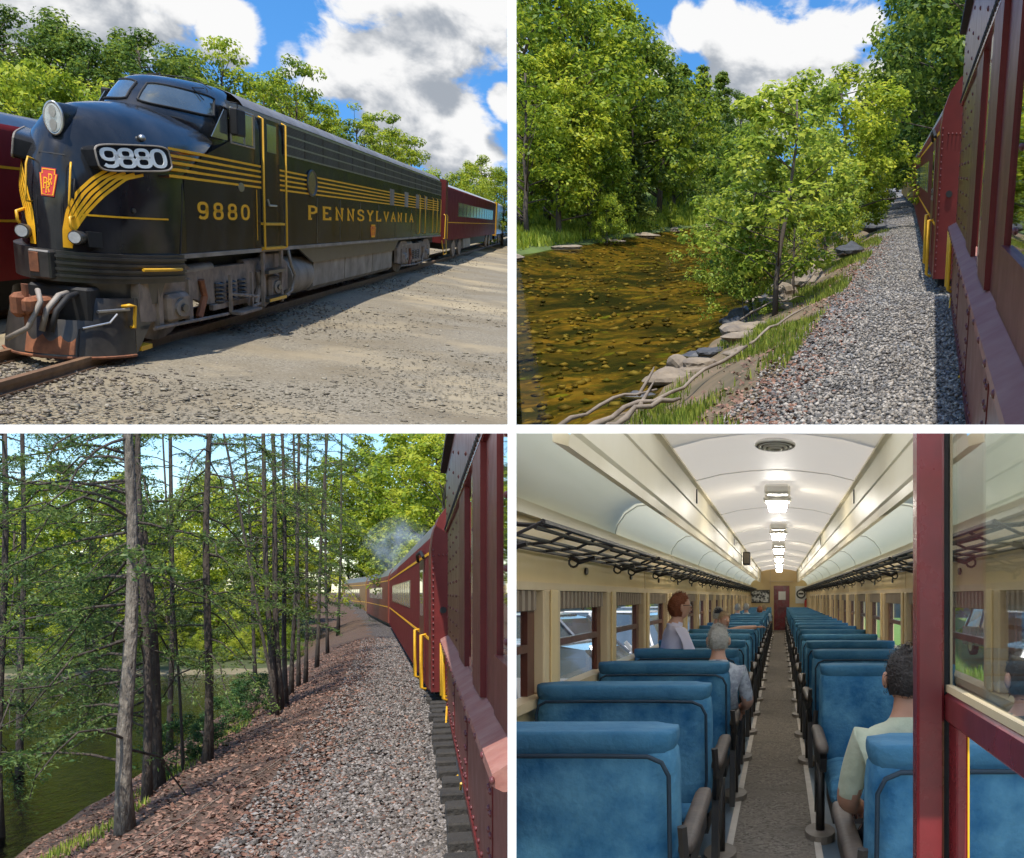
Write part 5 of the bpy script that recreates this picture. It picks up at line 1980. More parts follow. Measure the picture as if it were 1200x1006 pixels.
def hemlock(base, top, r, kd, seed, label, nbr, reach, low=.1, side=0, group=None, dens=1.0):
    rg = np.random.default_rng(seed)
    base, top = Vector(base), Vector(top)
    ax = top - base
    e = empty('hemlock_tree', WOODS @ Matrix.Translation(base), label, 'tree', group)
    n = 9
    pts = []
    for i in range(n):
        t = i / (n - 1)
        w_ = .07 * math.sin(t * 5 + seed) * min(1, t * 4) * (r / .12)
        pts.append(ax * t + Vector((w_, w_ * .4, 0)))
    pts[0].z -= .25
    rr = [r * (1.0 - .45 * i / (n - 1)) for i in range(n)]
    rr[0] = r * 1.45
    MB().tube(pts, rr, 12).build('trunk', BARK_GREY if kd == 0 else BARK, e, smooth=True)
    lim = MB()
    P, D = [], []
    for b in range(nbr):
        t = low + (1.02 - low) * (b + rg.uniform()) / nbr
        p0 = pts[0].lerp(pts[-1], t)
        a = rg.uniform(0, 2 * math.pi)
        if side and rg.uniform() < .75:
            a = rg.normal(math.pi if side < 0 else 0, .8)
        ln = reach * rg.uniform(.55, 1.1)
        d = Vector((math.cos(a), math.sin(a), 0))
        up = rg.uniform(-.25, .5)
        droop = rg.uniform(.15, .75) * ln
        bp = []
        for k in range(6):
            q = k / 5
            bp.append(p0 + d * ln * q + Vector((0, 0, up * ln * q - droop * q * q)) + Vector(rg.normal(0, .045 * ln * q, 3)))
        lim.tube(bp, [r * .17 * (1 - .85 * k / 5) + .006 for k in range(6)], 5, False)
        sd = Vector((-d.y, d.x, 0))
        bare = rg.uniform() < .3
        for k in range(int((8 if bare else 38) * dens * ln)):
            q = rg.uniform(.22, 1)
            i0 = min(int(q * 5), 4)
            c = bp[i0].lerp(bp[i0 + 1], q * 5 - i0)
            s_ = rg.choice((-1, 1))
            tl = rg.uniform(.2, .55) * ln * .38 * (1.15 - q * .6)
            td = (sd * s_ + d * rg.uniform(.2, .9) + Vector((0, 0, rg.uniform(-.35, .1)))).normalized()
            m_ = max(4, int(tl / .045))
            u = np.linspace(0, 1, m_)[:, None]
            line = np.array(c)[None] + np.array(td)[None] * tl * u + np.array([0, 0, -1])[None] * (.25 * tl * u ** 2)
            P.append(line + rg.normal(0, .035, (m_, 3)))
    stuffed(lim.build('limbs', BARK, e, smooth=True))
    P = np.concatenate(P)
    Nn = np.tile(np.array([0, 0, 1.0]), (len(P), 1))
    V = leaf_quads(rg, P, Nn, .085, .34, .6)
    scatter_quads('needles', V, LEAF_NEEDLE, wmat(e), parent=e)
    return e


HL = ['thick lichen grey hemlock trunk standing in front of the leaning dark one', 'dark hemlock trunk leaning behind the thick grey one', 'dark straight hemlock stem between grey trunk and leaning trunk',
      'lone straight hemlock with slim brown trunk and leafy bush at its foot'] + ['slim hemlock of the crowded clump on the leafy slope'] * 6 + ['slender hemlock near the bend of the gravel path'] * 2 + \
     ['crooked thin hemlock leaning away from the crowded clump', 'hemlock standing down by the stream', 'small hemlock at the far end of the path', 'spindly young hemlock behind the leaning trunk']
NB = [30, 34, 24, 34, 24, 24, 20, 22, 18, 18, 22, 20, 14, 26, 20, 12]
RC = [2.4, 2.8, 2.2, 2.2, 2.0, 2.0, 1.8, 2.0, 2.0, 2.0, 2.4, 2.6, 1.4, 3.5, 3.2, 1.4]
SD = [-1, -1, -1, 0, -1, 0, 0, 0, 0, 0, 1, 0, -1, 0, 0, -1]
for j, (b, t, r, kd) in enumerate(HEMLOCKS):
    hemlock(b, t, r, kd, 300 + j, HL[j], NB[j], RC[j], .18 if j in (0, 1) else .3, SD[j], 'hemlocks on the slope' if HL.count(HL[j]) > 1 else None)
# boughs that reach in from hemlocks standing beside the stream
for j, (b, hgt, lb, rc) in enumerate([((-9.8, 30, -3.0), 10, 'full green hemlock beside the drooping one at the stream', 3.4),
                                      ((-12.5, 40, -3.0), 13, 'tall hemlock rising from the stream margin', 4.2), ((-9.0, 44, -2.9), 14, 'hemlock between stream and the crowded clump', 3.2)]):
    hemlock(b, (b[0] + .1, b[1], b[2] + hgt), .10, 1, 400 + j, lb, 36, rc, .2, 0)

RHODO = leaf_mat('leaf_rhododendron', (.01, .04, .01), (.035, .095, .02), (.09, .17, .04), .2)
for j, (x, y, h) in enumerate([(-5.7, 28.5, 1.5), (-5.0, 28.2, 1.0), (-5.3, 32.0, 1.3), (-5.1, 36.5, 1.5), (-5.9, 41, 1.6)]):
    p = WOODS @ Vector((x, y, woods_ter(x, y) - .1))
    tree('bush', 'dark glossy leaved bush growing at the foot of the hemlocks', 'bush', 'shrub', j % 3, p, h * .32, 1.0, RHODO, 'glossy bushes at the hemlock feet', rz=j * 2.)

WOODS_TREES = [
    (-25.203, 32.555, 0.545, 4.439, 'broad', 0, 'S', 1, 6),
    (-24.14, 34.282, 0.61, 5.324, 'broad', 1, 'S', 1, 6),
    (-22.879, 36.078, 0.676, 4.221, 'broad', 2, 'S', 1, 6),
    (-19.492, 34.549, 0.545, 5.077, 'broad', 3, 'S', 1, 6),
    (-18.0, 36.426, 0.61, 4.926, 'broad', 0, 'S', 1, 6),
    (-20.572, 26.717, 0.185, 3.639, 'broad', 0, 'S', 1, 0),
    (-21.259, 29.188, 0.316, 4.32, 'broad', 1, 'W', 1, 0),
    (-18.31, 26.828, 0.135, 3.475, 'broad', 2, 'S', 1, 0),
    (-19.776, 31.061, 0.381, 4.837, 'broad', 3, 'W', 1, 0),
    (-16.701, 28.068, 0.185, 3.751, 'broad', 0, 'S', 1, 0),
    (-16.978, 30.683, 0.316, 4.603, 'broad', 1, 'S', 1, 0),
    (-15.305, 29.911, 0.25, 4.835, 'broad', 2, 'W', 1, 0),
    (-15.445, 32.573, 0.381, 4.741, 'broad', 3, 'S', 1, 0),
    (-26.933, 61.096, 1.829, 7.886, 'broad', 0, 'L', 1, 1),
    (-25.997, 63.796, 1.837, 9.566, 'broad', 1, 'L', 1, 1),
    (-23.694, 62.905, 1.831, 9.172, 'broad', 2, 'L', 1, 1),
    (-25.539, 60.566, 1.826, 4.79, 'broad', 3, 'L', 1, 1),
    (-24.712, 63.228, 1.833, 5.003, 'broad', 0, 'W', 1, 1),
    (-12.389, 36.35, 1.068, 6.429, 'broad', 1, 'L', 1, 2),
    (-11.991, 33.778, 0.805, 6.698, 'broad', 2, 'L', 1.1, 2),
    (-9.939, 30.426, 1.005, 5.661, 'broad', 3, 'L', 1.0, 2),
    (-16.327, 45.143, 1.124, 4.596, 'broad', 3, 'W', 0.9, 1),
    (-18.439, 24.75, -0.015, 0.79, 'shrub', 0, 'L', 0.9, 3),
    (-17.802, 25.311, 0.01, 0.64, 'shrub', 1, 'W', 0.9, 3),
    (-17.128, 25.886, 0.035, 0.485, 'shrub', 2, 'L', 0.9, 3),
    (-15.891, 25.979, 0.01, 0.614, 'shrub', 0, 'W', 0.9, 3),
    (-15.056, 26.609, 0.035, 0.676, 'shrub', 1, 'L', 0.9, 3),
    (-14.269, 27.223, 0.06, 0.744, 'shrub', 2, 'W', 0.9, 3),
    (-13.538, 27.817, 0.085, 0.817, 'shrub', 0, 'L', 0.9, 3),
    (-20.366, 26.45, 0.16, 1.108, 'shrub', 0, 'L', 1, 3),
    (-20.37, 27.465, 0.217, 1.38, 'shrub', 1, 'W', 1, 3),
    (-20.327, 28.496, 0.267, 0.807, 'shrub', 2, 'L', 1, 3),
    (-20.238, 29.544, 0.316, 1.526, 'shrub', 0, 'L', 1, 3),
    (-17.928, 27.301, 0.16, 1.256, 'shrub', 1, 'W', 1, 3),
    (-17.817, 28.356, 0.217, 1.024, 'shrub', 2, 'L', 1, 3),
    (-17.657, 29.429, 0.267, 1.329, 'shrub', 0, 'L', 1, 3),
    (-17.447, 30.519, 0.316, 0.719, 'shrub', 1, 'W', 1, 3),
    (-15.327, 28.209, 0.16, 1.672, 'shrub', 2, 'L', 1, 3),
    (-15.093, 29.307, 0.217, 1.183, 'shrub', 0, 'L', 1, 3),
    (-14.806, 30.424, 0.267, 0.948, 'shrub', 1, 'W', 1, 3),
    (-18.594, 24.018, -0.065, 0.625, 'shrub', 0, 'S', 1, 3),
    (-18.368, 24.436, -0.04, 0.785, 'shrub', 1, 'W', 1, 3),
    (-18.127, 24.859, -0.015, 0.413, 'shrub', 2, 'S', 1, 3),
    (-17.294, 24.472, -0.065, 0.951, 'shrub', 0, 'S', 1, 3),
    (-17.037, 24.901, -0.04, 0.644, 'shrub', 1, 'W', 1, 3),
    (-16.764, 25.335, -0.015, 0.516, 'shrub', 2, 'S', 1, 3),
    (-15.943, 24.944, -0.065, 0.792, 'shrub', 0, 'S', 1, 3),
    (-15.654, 25.384, -0.04, 0.412, 'shrub', 1, 'W', 1, 3),
    (-15.347, 25.83, -0.015, 0.86, 'shrub', 2, 'S', 1, 3),
    (-14.54, 25.434, -0.065, 0.647, 'shrub', 0, 'S', 1, 3),
    (-14.216, 25.886, -0.04, 0.517, 'shrub', 1, 'W', 1, 3),
    (-13.875, 26.344, -0.015, 0.691, 'shrub', 2, 'S', 1, 3),
    (-13.08, 25.944, -0.065, 0.41, 'shrub', 0, 'S', 1, 3),
    (-12.72, 26.408, -0.04, 0.868, 'shrub', 1, 'W', 1, 3),
    (-15.964, 21.548, -0.283, 3.861, 'open', 0, 'W', 1, 5),
    (-15.463, 23.079, -0.226, 4.519, 'open', 1, 'W', 1, 5),
]
LEAFS['S'] = leaf_mat('leaf_sunlit', (.09, .15, .012), (.26, .34, .03), (.48, .50, .07), .5)  # sunlit brightness put into the leaf colours
LAB3 = {6: 'tall tree rising behind the front row across the woodland stream', 0: 'sunlit broadleaf tree across the woodland stream', 1: 'bright green tree beyond the far coaches of the woodland train', 2: 'lime green maple overhanging the maroon coach roof',
        3: 'low green bush on the shore across the woodland stream', 5: 'airy tree growing at the water edge across the stream'}
for j, (x, y, z, h, kind, i, lf, w, lab) in enumerate(WOODS_TREES):
    tree('bush' if kind == 'shrub' else 'broadleaf_tree', LAB3[lab], 'bush' if kind == 'shrub' else 'tree', kind, i, (x, y, z), h, w, LEAFS[lf], 'woodland trees, kind %d' % lab, rz=j * 2.1 + 2)

# ---- train
near_coach(WOODS @ Matrix.Translation((.55, 0, .24)) @ Matrix.Scale(.92, 4), 'riveted dark red coach side with wooden window frames in the woods', start=6.9)
far_coach(WOODS @ along((.16, 29.5), (-2.7, 94)), 'maroon coach with rounded end plate ahead of the riveted coach in the woods', MATS['tuscan_dull'], OLIVE_ROOF, 63, nwin=11, wy=(14, 50))
far_coach(WOODS @ along((-2.85, 96), (-7.0, 146)), 'orange and brown coach ahead of the maroon coach in the woods', mat('coach_orange', (.20, .055, .035), .55, 0, (.15, .04, .028), 2, spec=.06), OLIVE_ROOF, 49, nwin=10, end=False)
far_coach(WOODS @ along((-7.2, 148), (-13.5, 196)), 'tan coach disappearing round the bend in the woods', mat('coach_ochre', (.30, .17, .07), .55, 0, (.22, .12, .05), 2, spec=.06), OLIVE_ROOF, 48, nwin=8, end=False)

# smoke from the engine
SM = bpy.data.materials.new('smoke')
SM.use_nodes = True
N, Lk = SM.node_tree.nodes, SM.node_tree.links
N.clear()
t_ = N.new('ShaderNodeTexCoord')
nz = N.new('ShaderNodeTexNoise'); nz.inputs['Scale'].default_value = .8; nz.inputs['Detail'].default_value = 4; nz.inputs['Distortion'].default_value = .6
Lk.new(t_.outputs['Object'], nz.inputs['Vector'])
mr = N.new('ShaderNodeMapRange'); mr.inputs['From Min'].default_value = .48; mr.inputs['From Max'].default_value = .75; mr.inputs['To Max'].default_value = 3.0
Lk.new(nz.outputs['Fac'], mr.inputs['Value'])
pv = N.new('ShaderNodeVolumePrincipled'); pv.inputs['Color'].default_value = (.72, .82, .95, 1)
mpg = N.new('ShaderNodeMapping')
mpg.inputs['Location'].default_value = (-1, -1, -1)
mpg.inputs['Scale'].default_value = (2, 2, 2)
Lk.new(t_.outputs['Generated'], mpg.inputs['Vector'])
gr_ = N.new('ShaderNodeTexGradient')
gr_.gradient_type = 'SPHERICAL'
Lk.new(mpg.outputs[0], gr_.inputs['Vector'])
mu_ = N.new('ShaderNodeMath'); mu_.operation = 'MULTIPLY'
Lk.new(mr.outputs[0], mu_.inputs[0]); Lk.new(gr_.outputs['Fac'], mu_.inputs[1])
Lk.new(mu_.outputs[0], pv.inputs['Density'])
om = N.new('ShaderNodeOutputMaterial'); Lk.new(pv.outputs[0], om.inputs['Volume'])
o = MB().ell((0, 0, 0), 3.4, 5.0, 2.2, 14, 10, Matrix.Rotation(rad(-35), 3, 'Y')).build('smoke', SM, M=WOODS @ Matrix.Translation((-1.5, 66, 5.9)) @ Matrix.Scale(.75, 4))
tag(o, 'thin bluish smoke drifting over the coach roofs', 'smoke', kind='stuff')

# ================================================================ CARRIAGE: inside the passenger coach
BAY = 'carriage'
rng = np.random.default_rng(31)
XL, XR, YE = -1.40, 1.30, 48.7
CREAM = mat('cream_paint', (.76, .58, .30), .42, 0, (.66, .48, .23), .8, .5, .05, 5, spec=.35)
CREAM_POST = mat('cream_post', (.70, .54, .32), .45, 0, (.58, .43, .24), 1.2, .5, .06, 5)
CEIL = mat('ceiling_gloss', (.82, .76, .66), .5, 0, (.74, .67, .56), .5, .6, .05, 2, spec=.6)
COVE = mat('cove_gloss', (.80, .80, .62), .3, 0, (.70, .72, .54), .4, .6, .04, 2, spec=.6)
BEAM = mat('beam_paint', (.76, .69, .50), .4, 0, (.66, .58, .40), .8, .5)
MAROON = mat('maroon_varnish', (.27, .022, .028), .25, 0, (.08, .012, .012), 2.5, .45, .1, 8, spec=.5)
BROWN_SASH = mat('brown_sash', (.15, .05, .03), .35, 0, (.09, .03, .02), 3, .5)
BLIND = mat('pleated_blind', (.13, .095, .065), .8, 0, (.10, .07, .05), 3)
BLIND_LIGHT = mat('pleat_lit', (.36, .28, .20), .8, 0, (.30, .23, .16), 3)  # paler pleat faces: light and shade of the folds put into colour
PLUSH = mat('blue_plush', (.022, .12, .25), .8, 0, (.11, .29, .43), 4.5, .28, .4, 34, spec=.2, vary=True)
PLUSH_TOP = mat('blue_plush_worn', (.07, .20, .31), .75, 0, (.03, .13, .24), 5.0, .4, .3, 40, spec=.25, vary=True)
PIPE = mat('seat_piping', (.012, .035, .06), .6)
IRON = mat('black_iron', (.022, .02, .02), .45, .3, (.05, .042, .036), 6)
ARMWOOD = mat('arm_cap', (.05, .038, .03), .6, 0, (.12, .09, .07), 5, .4, .2, 20)
LINO = mat('blue_lino', (.17, .23, .29), .35, 0, (.12, .165, .21), 1.2, .5, .05, 5)
CARPET = ground_mat('aisle_carpet', [((.22, .19, .155), 2.5, .48, .66), ((.12, .10, .08), 1.1, .56, .75)], bump=.9, cell=55, cellcols=[(.10, .085, .07), (.21, .18, .15), (.31, .27, .225), (.16, .14, .115)], bdist=.008)
CHALK = mat('edge_strip', (.66, .60, .53), .7, 0, (.5, .44, .38), 5)
WHITE_ENAMEL = mat('white_enamel', (.84, .83, .79), .3, 0, (.76, .74, .70), 4)



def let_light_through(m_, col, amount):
    """mix in added translucency so sun outside makes the sheet glow"""
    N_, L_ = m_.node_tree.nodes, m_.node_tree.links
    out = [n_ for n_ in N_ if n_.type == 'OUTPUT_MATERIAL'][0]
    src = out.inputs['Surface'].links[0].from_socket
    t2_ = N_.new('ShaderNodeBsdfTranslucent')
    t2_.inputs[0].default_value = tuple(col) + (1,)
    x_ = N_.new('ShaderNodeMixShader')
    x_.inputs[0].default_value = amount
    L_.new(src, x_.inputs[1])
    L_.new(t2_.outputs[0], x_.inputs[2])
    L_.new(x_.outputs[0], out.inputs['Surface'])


let_light_through(COVE, (.82, .82, .66), .34)  # translucency added to brighten the dark coves and ceiling
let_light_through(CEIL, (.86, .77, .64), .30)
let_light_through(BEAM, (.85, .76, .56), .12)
tag(MB().box(XL - .1, XR + .1, 2.6, YE + .1, -.10, 0).build('floor', LINO), 'blue grey linoleum coach floor', kind='structure')
cp_ = MB().grid(lambda u, v: (-.32 + .56 * u, 2.6 + (YE - 2.6) * v, .012), 4, 60).build('aisle_carpet', CARPET)
tag(cp_, 'brown ribbed carpet runner down the coach aisle', 'carpet')
for x in (-.325, .245):
    MB().box(x - .022, x + .022, 2.6, YE, .004, .018).build('edge_strip', CHALK, cp_)

PITCH, W0, WL = 2.2, 4.19, 1.77


def wall(side):
    x = XL if side < 0 else XR
    s_ = side                      # outward direction
    out = lambda a, b: (min(x + s_ * a, x + s_ * b), max(x + s_ * a, x + s_ * b))
    q = MB().box(*out(0, .10), 2.6, YE, 0, 1.02)
    wl_ = q.build('wall', CREAM)
    tag(wl_, 'cream coach wall with a row of windows along the %s' % ('parking lot' if side < 0 else 'grass verge'), kind='structure')
    MB().box(*out(.0, .10), 2.6, YE, 1.68, 2.12).build('letterboard', CREAM, wl_)
    MB().box(*out(-.02, .02), 2.6, YE, 1.655, 1.70).build('head_rail', CREAM_POST, wl_)
    MB().box(*out(-.05, .06), 2.6, YE, 1.00, 1.05).build('window_sill', CREAM_POST, wl_)
    MB().box(*out(-.05, .02), 2.6, YE, 2.06, 2.13).build('cornice', BEAM, wl_)
    n = int((YE - W0) / PITCH) + 1
    for i in range(-1, n):
        y0 = W0 + i * PITCH
        y1 = min(y0 + WL, YE - .2)
        if y1 < 2.8: continue
        # post after the window
        MB().cbox(*out(-.03, .10), y1 + .0, y0 + PITCH, 1.05, 1.66, .01).build('post', CREAM_POST, wl_)
        MB().cbox(*out(-.045, -.03), y1 + .13, y0 + PITCH - .13, 1.05, 1.66, .006).build('post_panel', CREAM, wl_)
        fr = MB()
        fr.box(*out(.03, .07), y1 - .16, y1, 1.05, 1.655)
        fr.box(*out(.03, .07), y0, y0 + .05, 1.05, 1.655)
        fr.box(*out(.03, .07), y0 + .05, y1 - .16, 1.30, 1.345)
        sash = fr.build('window_sash', BROWN_SASH, wl_)
        gl = MB().box(*out(.045, .05), y0 + .05, y1 - .16, 1.345, 1.655).build('window_pane', glass_mat('clear_glass', (.98, .99, .99), .97, .02, .12), wl_)
        if i % 3 == 1:
            MB().box(*out(.055, .06), y0 + .05, y1 - .16, 1.05, 1.30).build('window_pane', MATS['clear_glass'], wl_)
        bl = MB().box(*out(.022, .03), y0 + .02, y0 + WL - .02, 1.535, 1.655).build('blind', BLIND, wl_)
        rb = MB()
        for j in range(13):
            ya = y0 + .04 + (WL - .1) * j / 13
            rb.box(*out(-.012, .022), ya, ya + .062, 1.54, 1.652)
        stuffed(rb.build('blind_pleats', BLIND_LIGHT, bl))
        MB().disc((x - s_ * .003, y0 + WL * .55, 1.80), (-s_, 0, 0), .05, 12, .012, ry=.026, up=(0, 0, 1)).build('vent_disc', IRON, wl_)
    for y in (10.6, 19.4, 28.2, 37):
        MB().box(*out(-.006, .0), y - .03, y + .03, 1.70, 2.06).build('joint_strip', CREAM_POST, wl_)
    return wl_


wall(-1)
wall(1)

# ceiling: coves, beams, clerestory
ce = MB()
prof_c = [(-.90, 2.80), (-.6, 2.875), (-.3, 2.91), (0, 2.92), (.2, 2.91), (.5, 2.875), (.80, 2.80)]
ce.grid(lambda u, v: (prof_c[round(u * 6)][0], 6.5 + (YE - 6.5) * v, prof_c[round(u * 6)][1]), 6, 12)
ceil = ce.build('ceiling', CEIL, smooth=True)
tag(ceil, 'glossy pale arched coach ceiling', kind='structure')
for s_, xw in ((-1, XL), (1, XR)):
    b = -.90 if s_ < 0 else .80
    arc = [(xw, 2.10), (xw - s_ * .03, 2.22), (xw - s_ * .10, 2.32), (xw - s_ * .20, 2.385), (xw - s_ * .32, 2.40), (b + s_ * .10, 2.385)]
    MB().grid(lambda u, v: (arc[round(u * 5)][0], 4.5 + (YE - 4.5) * v, arc[round(u * 5)][1]), 5, 12).build('cove', COVE, ceil, smooth=True)
    bp_ = [(b + s_ * .10, 2.39), (b + s_ * .10, 2.30), (b + s_ * .03, 2.28), (b + s_ * .02, 2.34), (b + s_ * .005, 2.36), (b + s_ * .005, 2.56), (b - s_ * .008, 2.57), (b - s_ * .008, 2.60), (b + s_ * .004, 2.61), (b, 2.78), (b - s_ * .04, 2.79), (b - s_ * .04, 2.82)]
    nb = len(bp_) - 1
    MB().grid(lambda u, v: (bp_[round(u * nb)][0], 4.5 + (YE - 4.5) * v, bp_[round(u * nb)][1]), nb, 8).build('beam', BEAM, ceil)
    y = 8.6
    while y < YE:
        MB().tube([(p[0] - s_ * .004, y, p[1] - .006) for p in arc], .007, 5).build('cove_rib', WHITE_ENAMEL, ceil, smooth=True)
        y += 4.4
    for y in (11.0, 20, 29, 38):
        MB().box(min(b - s_ * .012, b), max(b - s_ * .012, b), y, y + .05, 2.62, 2.77).build('latch', IRON, ceil)
y = 10.5
while y < YE:
    MB().tube([(p[0], y, p[1] - .004) for p in prof_c], .006, 5).build('ceiling_rib', WHITE_ENAMEL, ceil, smooth=True)
    y += 4.4

# ceiling fittings
e = empty('ceiling_vent', Matrix.Translation((-.04, 8.6, 2.92)), 'round ribbed ventilator on the coach ceiling', 'vent')
for r_, z0 in ((.16, -.03), (.13, -.04), (.09, -.05), (.05, -.06)):
    q = MB()
    a = q.ring((0, 0, z0), (0, 0, 1), r_, 24, (0, 1, 0), r_ * 1.8)
    q.tube(a + a[:1], .014, 6, False)
    q.build('ring', WHITE_ENAMEL, e, smooth=True)
MB().disc((0, 0, -.045), (0, 0, 1), .16, 24, .03, ry=.29, up=(0, 1, 0)).build('plate', GREY_STEEL, e)
LAMP_ON = bpy.data.materials.new('lit_lamp_shade')
LAMP_ON.use_nodes = True
b_ = LAMP_ON.node_tree.nodes['Principled BSDF']
b_.inputs['Base Color'].default_value = (.9, .88, .82, 1)
b_.inputs['Emission Color'].default_value = (1, .95, .86, 1)
b_.inputs['Emission Strength'].default_value = 42.0
for j, y in enumerate((12.3, 18.6, 24.6, 30.8, 36.8, 42.8)):
    e = empty('ceiling_lamp', Matrix.Translation((-.03, y, 2.90)), 'white ceiling lamp box with round shade hanging in the row down the aisle', 'lamp', 'ceiling lamps down the aisle')
    MB().cbox(-.15, .15, -.5, .5, -.10, .02, .03).build('housing', WHITE_ENAMEL, e)
    MB().cbox(-.17, .17, -.2, .2, -.15, -.09, .03).build('collar', WHITE_ENAMEL, e)
    q = MB().tube([(0, 0, -.15), (0, 0, -.20), (0, 0, -.26)], [.125, .12, .10], 18).build('shade', LAMP_ON, e, smooth=40)
e = empty('speaker_box', Matrix.Translation((-.87, 24, 2.5)), 'small black speaker box mounted on the ceiling beam', 'speaker')
MB().cbox(0, .17, 0, .5, -.14, .16, .01).build('case', IRON, e)
MB().box(.02, .15, -.02, .0, -.11, .13).build('grille', GREY_STEEL, e)


# luggage racks
def rack(side, y0, y1, label):
    x = XL if side < 0 else XR
    s_ = -side
    e = empty('luggage_rack', Matrix.Translation((x, y0, 1.90)), label, 'rack', 'luggage racks above the windows')
    L_ = y1 - y0
    for k, (dx, dz) in enumerate(((.03, -.02), (.12, -.01), (.21, .0), (.30, .03), (.335, .055))):
        MB().tube([(s_ * dx, 0, dz), (s_ * dx, L_, dz)], .010 if k < 4 else .014, 6).build('rail', IRON, e)
    n = max(2, int(L_ / .62))
    for i in range(n + 1):
        yy = L_ * i / n
        MB().tube([(s_ * .01, yy, -.02), (s_ * .22, yy, .0), (s_ * .335, yy, .055)], .009, 5).build('cross_bar', IRON, e)
    for yy in (.25, L_ * .5, L_ - .25):
        MB().tube([(0, yy, .10), (s_ * .16, yy, .06), (s_ * .335, yy, .05)], .012, 5).build('bracket', IRON, e)
        MB().tube([(s_ * .03, yy, -.02), (s_ * .10, yy, -.06), (s_ * .2, yy, -.03)], .016, 5).build('bracket', IRON, e)
        q = MB()
        a = q.ring((s_ * .06, yy, -.06), (0, 1, 0), .03, 10)
        q.tube(a + a[:1], .008, 5, False)
        q.build('ring', IRON, e)
    return e


for side in (-1, 1):
    y = 4.6
    while y < 46:
        rack(side, y, y + 4.1, 'black wrought iron luggage rack above the windows on the %s side' % ('parking lot' if side < 0 else 'grass verge'))
        y += 4.4

# end wall
ew = MB().box(XL, XR, YE, YE + .1, 0, 3.0).build('end_wall', CREAM)
tag(ew, 'cream end wall of the coach', kind='structure')
MB().box(-.48, -.44, YE - .05, YE, 0, 2.95).build('corner_post', CREAM_POST, ew)
MB().box(-.44, .62, YE - .03, YE, 2.30, 2.36).build('header', CREAM_POST, ew)
d = empty('end_door', Matrix.Translation((-.29, YE - .04, 0)), 'dark maroon end door with small window at the aisle end', 'door')
MB().cbox(0, .74, 0, .03, .02, 2.12, .01).build('door_leaf', MAROON, d)
MB().box(.22, .56, -.012, 0, 1.45, 1.85).build('window', WHITE_ENAMEL, d)
MB().box(.08, .66, -.012, 0, .3, 1.1).build('panel', MAROON, d)
MB().tube([(.68, -.01, 1.0), (.68, -.06, 1.0), (.60, -.06, 1.0)], .02, 6).build('handle', SILVER, d)
p = empty('framed_picture', Matrix.Translation((-1.40, YE - .02, 1.30)), 'framed black and white picture on the end wall', 'picture')
MB().box(0, .92, -.03, 0, 0, .62).build('frame', IRON, p)
MB().box(.04, .88, -.036, -.03, .04, .58).build('print', mat('print_bw', (.75, .75, .73), .5, 0, (.04, .04, .04), 7, .12), p)
p = empty('round_emblem_poster', Matrix.Translation((.74, YE - .02, 1.28)), 'white poster with dark round emblem on the end wall', 'poster')
MB().box(0, .52, -.03, 0, 0, .82).build('board', WHITE_ENAMEL, p)
q = MB()
a = q.ring((.26, -.035, .45), (0, -1, 0), .19, 24)
q.tube(a + a[:1], .035, 6, False)
q.build('emblem_ring', IRON, p)
MB().box(.14, .38, -.036, -.03, .42, .50).build('emblem_bar', IRON, p)
fe = empty('fire_extinguisher', Matrix.Translation((1.25, YE - .12, .95)), 'small red fire extinguisher by the end wall poster', 'extinguisher')
MB().tube([(0, 0, 0), (0, 0, .45), (0, 0, .52)], [.09, .09, .03], 12).build('cylinder', mat('extinguisher_red', (.6, .03, .02), .3), fe, smooth=40)
MB().tube([(0, 0, .52), (0, -.03, .58), (-.06, -.05, .5)], .02, 6).build('nozzle', IRON, fe)


# ---- seats
def pillow(mb, x0, x1, y0, y1, z0, z1, r, n=3, lean=0.0):
    """cushion: box with rounded edges; lean moves the top along y"""
    bm = bmesh.new()
    bmesh.ops.create_cube(bm, size=2)
    bmesh.ops.subdivide_edges(bm, edges=bm.edges[:], cuts=9, use_grid_fill=True)
    cx, cy, cz = (x0 + x1) / 2, (y0 + y1) / 2, (z0 + z1) / 2
    hx, hy, hz = (x1 - x0) / 2, (y1 - y0) / 2, (z1 - z0) / 2
    rx, ry, rz = r
    for v in bm.verts:
        p = Vector((v.co.x * hx, v.co.y * hy, v.co.z * hz))
        c = Vector((max(-hx + rx, min(hx - rx, p.x)), max(-hy + ry, min(hy - ry, p.y)), max(-hz + rz, min(hz - rz, p.z))))
        d = Vector(((p.x - c.x) / rx, (p.y - c.y) / ry, (p.z - c.z) / rz))
        if d.length > 1: d.normalize()
        p = c + Vector((d.x * rx, d.y * ry, d.z * rz))
        v.co = (cx + p.x, cy + p.y + lean * (p.z + hz) / (2 * hz), cz + p.z)
    bm.verts.index_update()
    mb.add([v.co for v in bm.verts], [[v.index for v in f_.verts] for f_ in bm.faces])
    bm.free()
    return mb


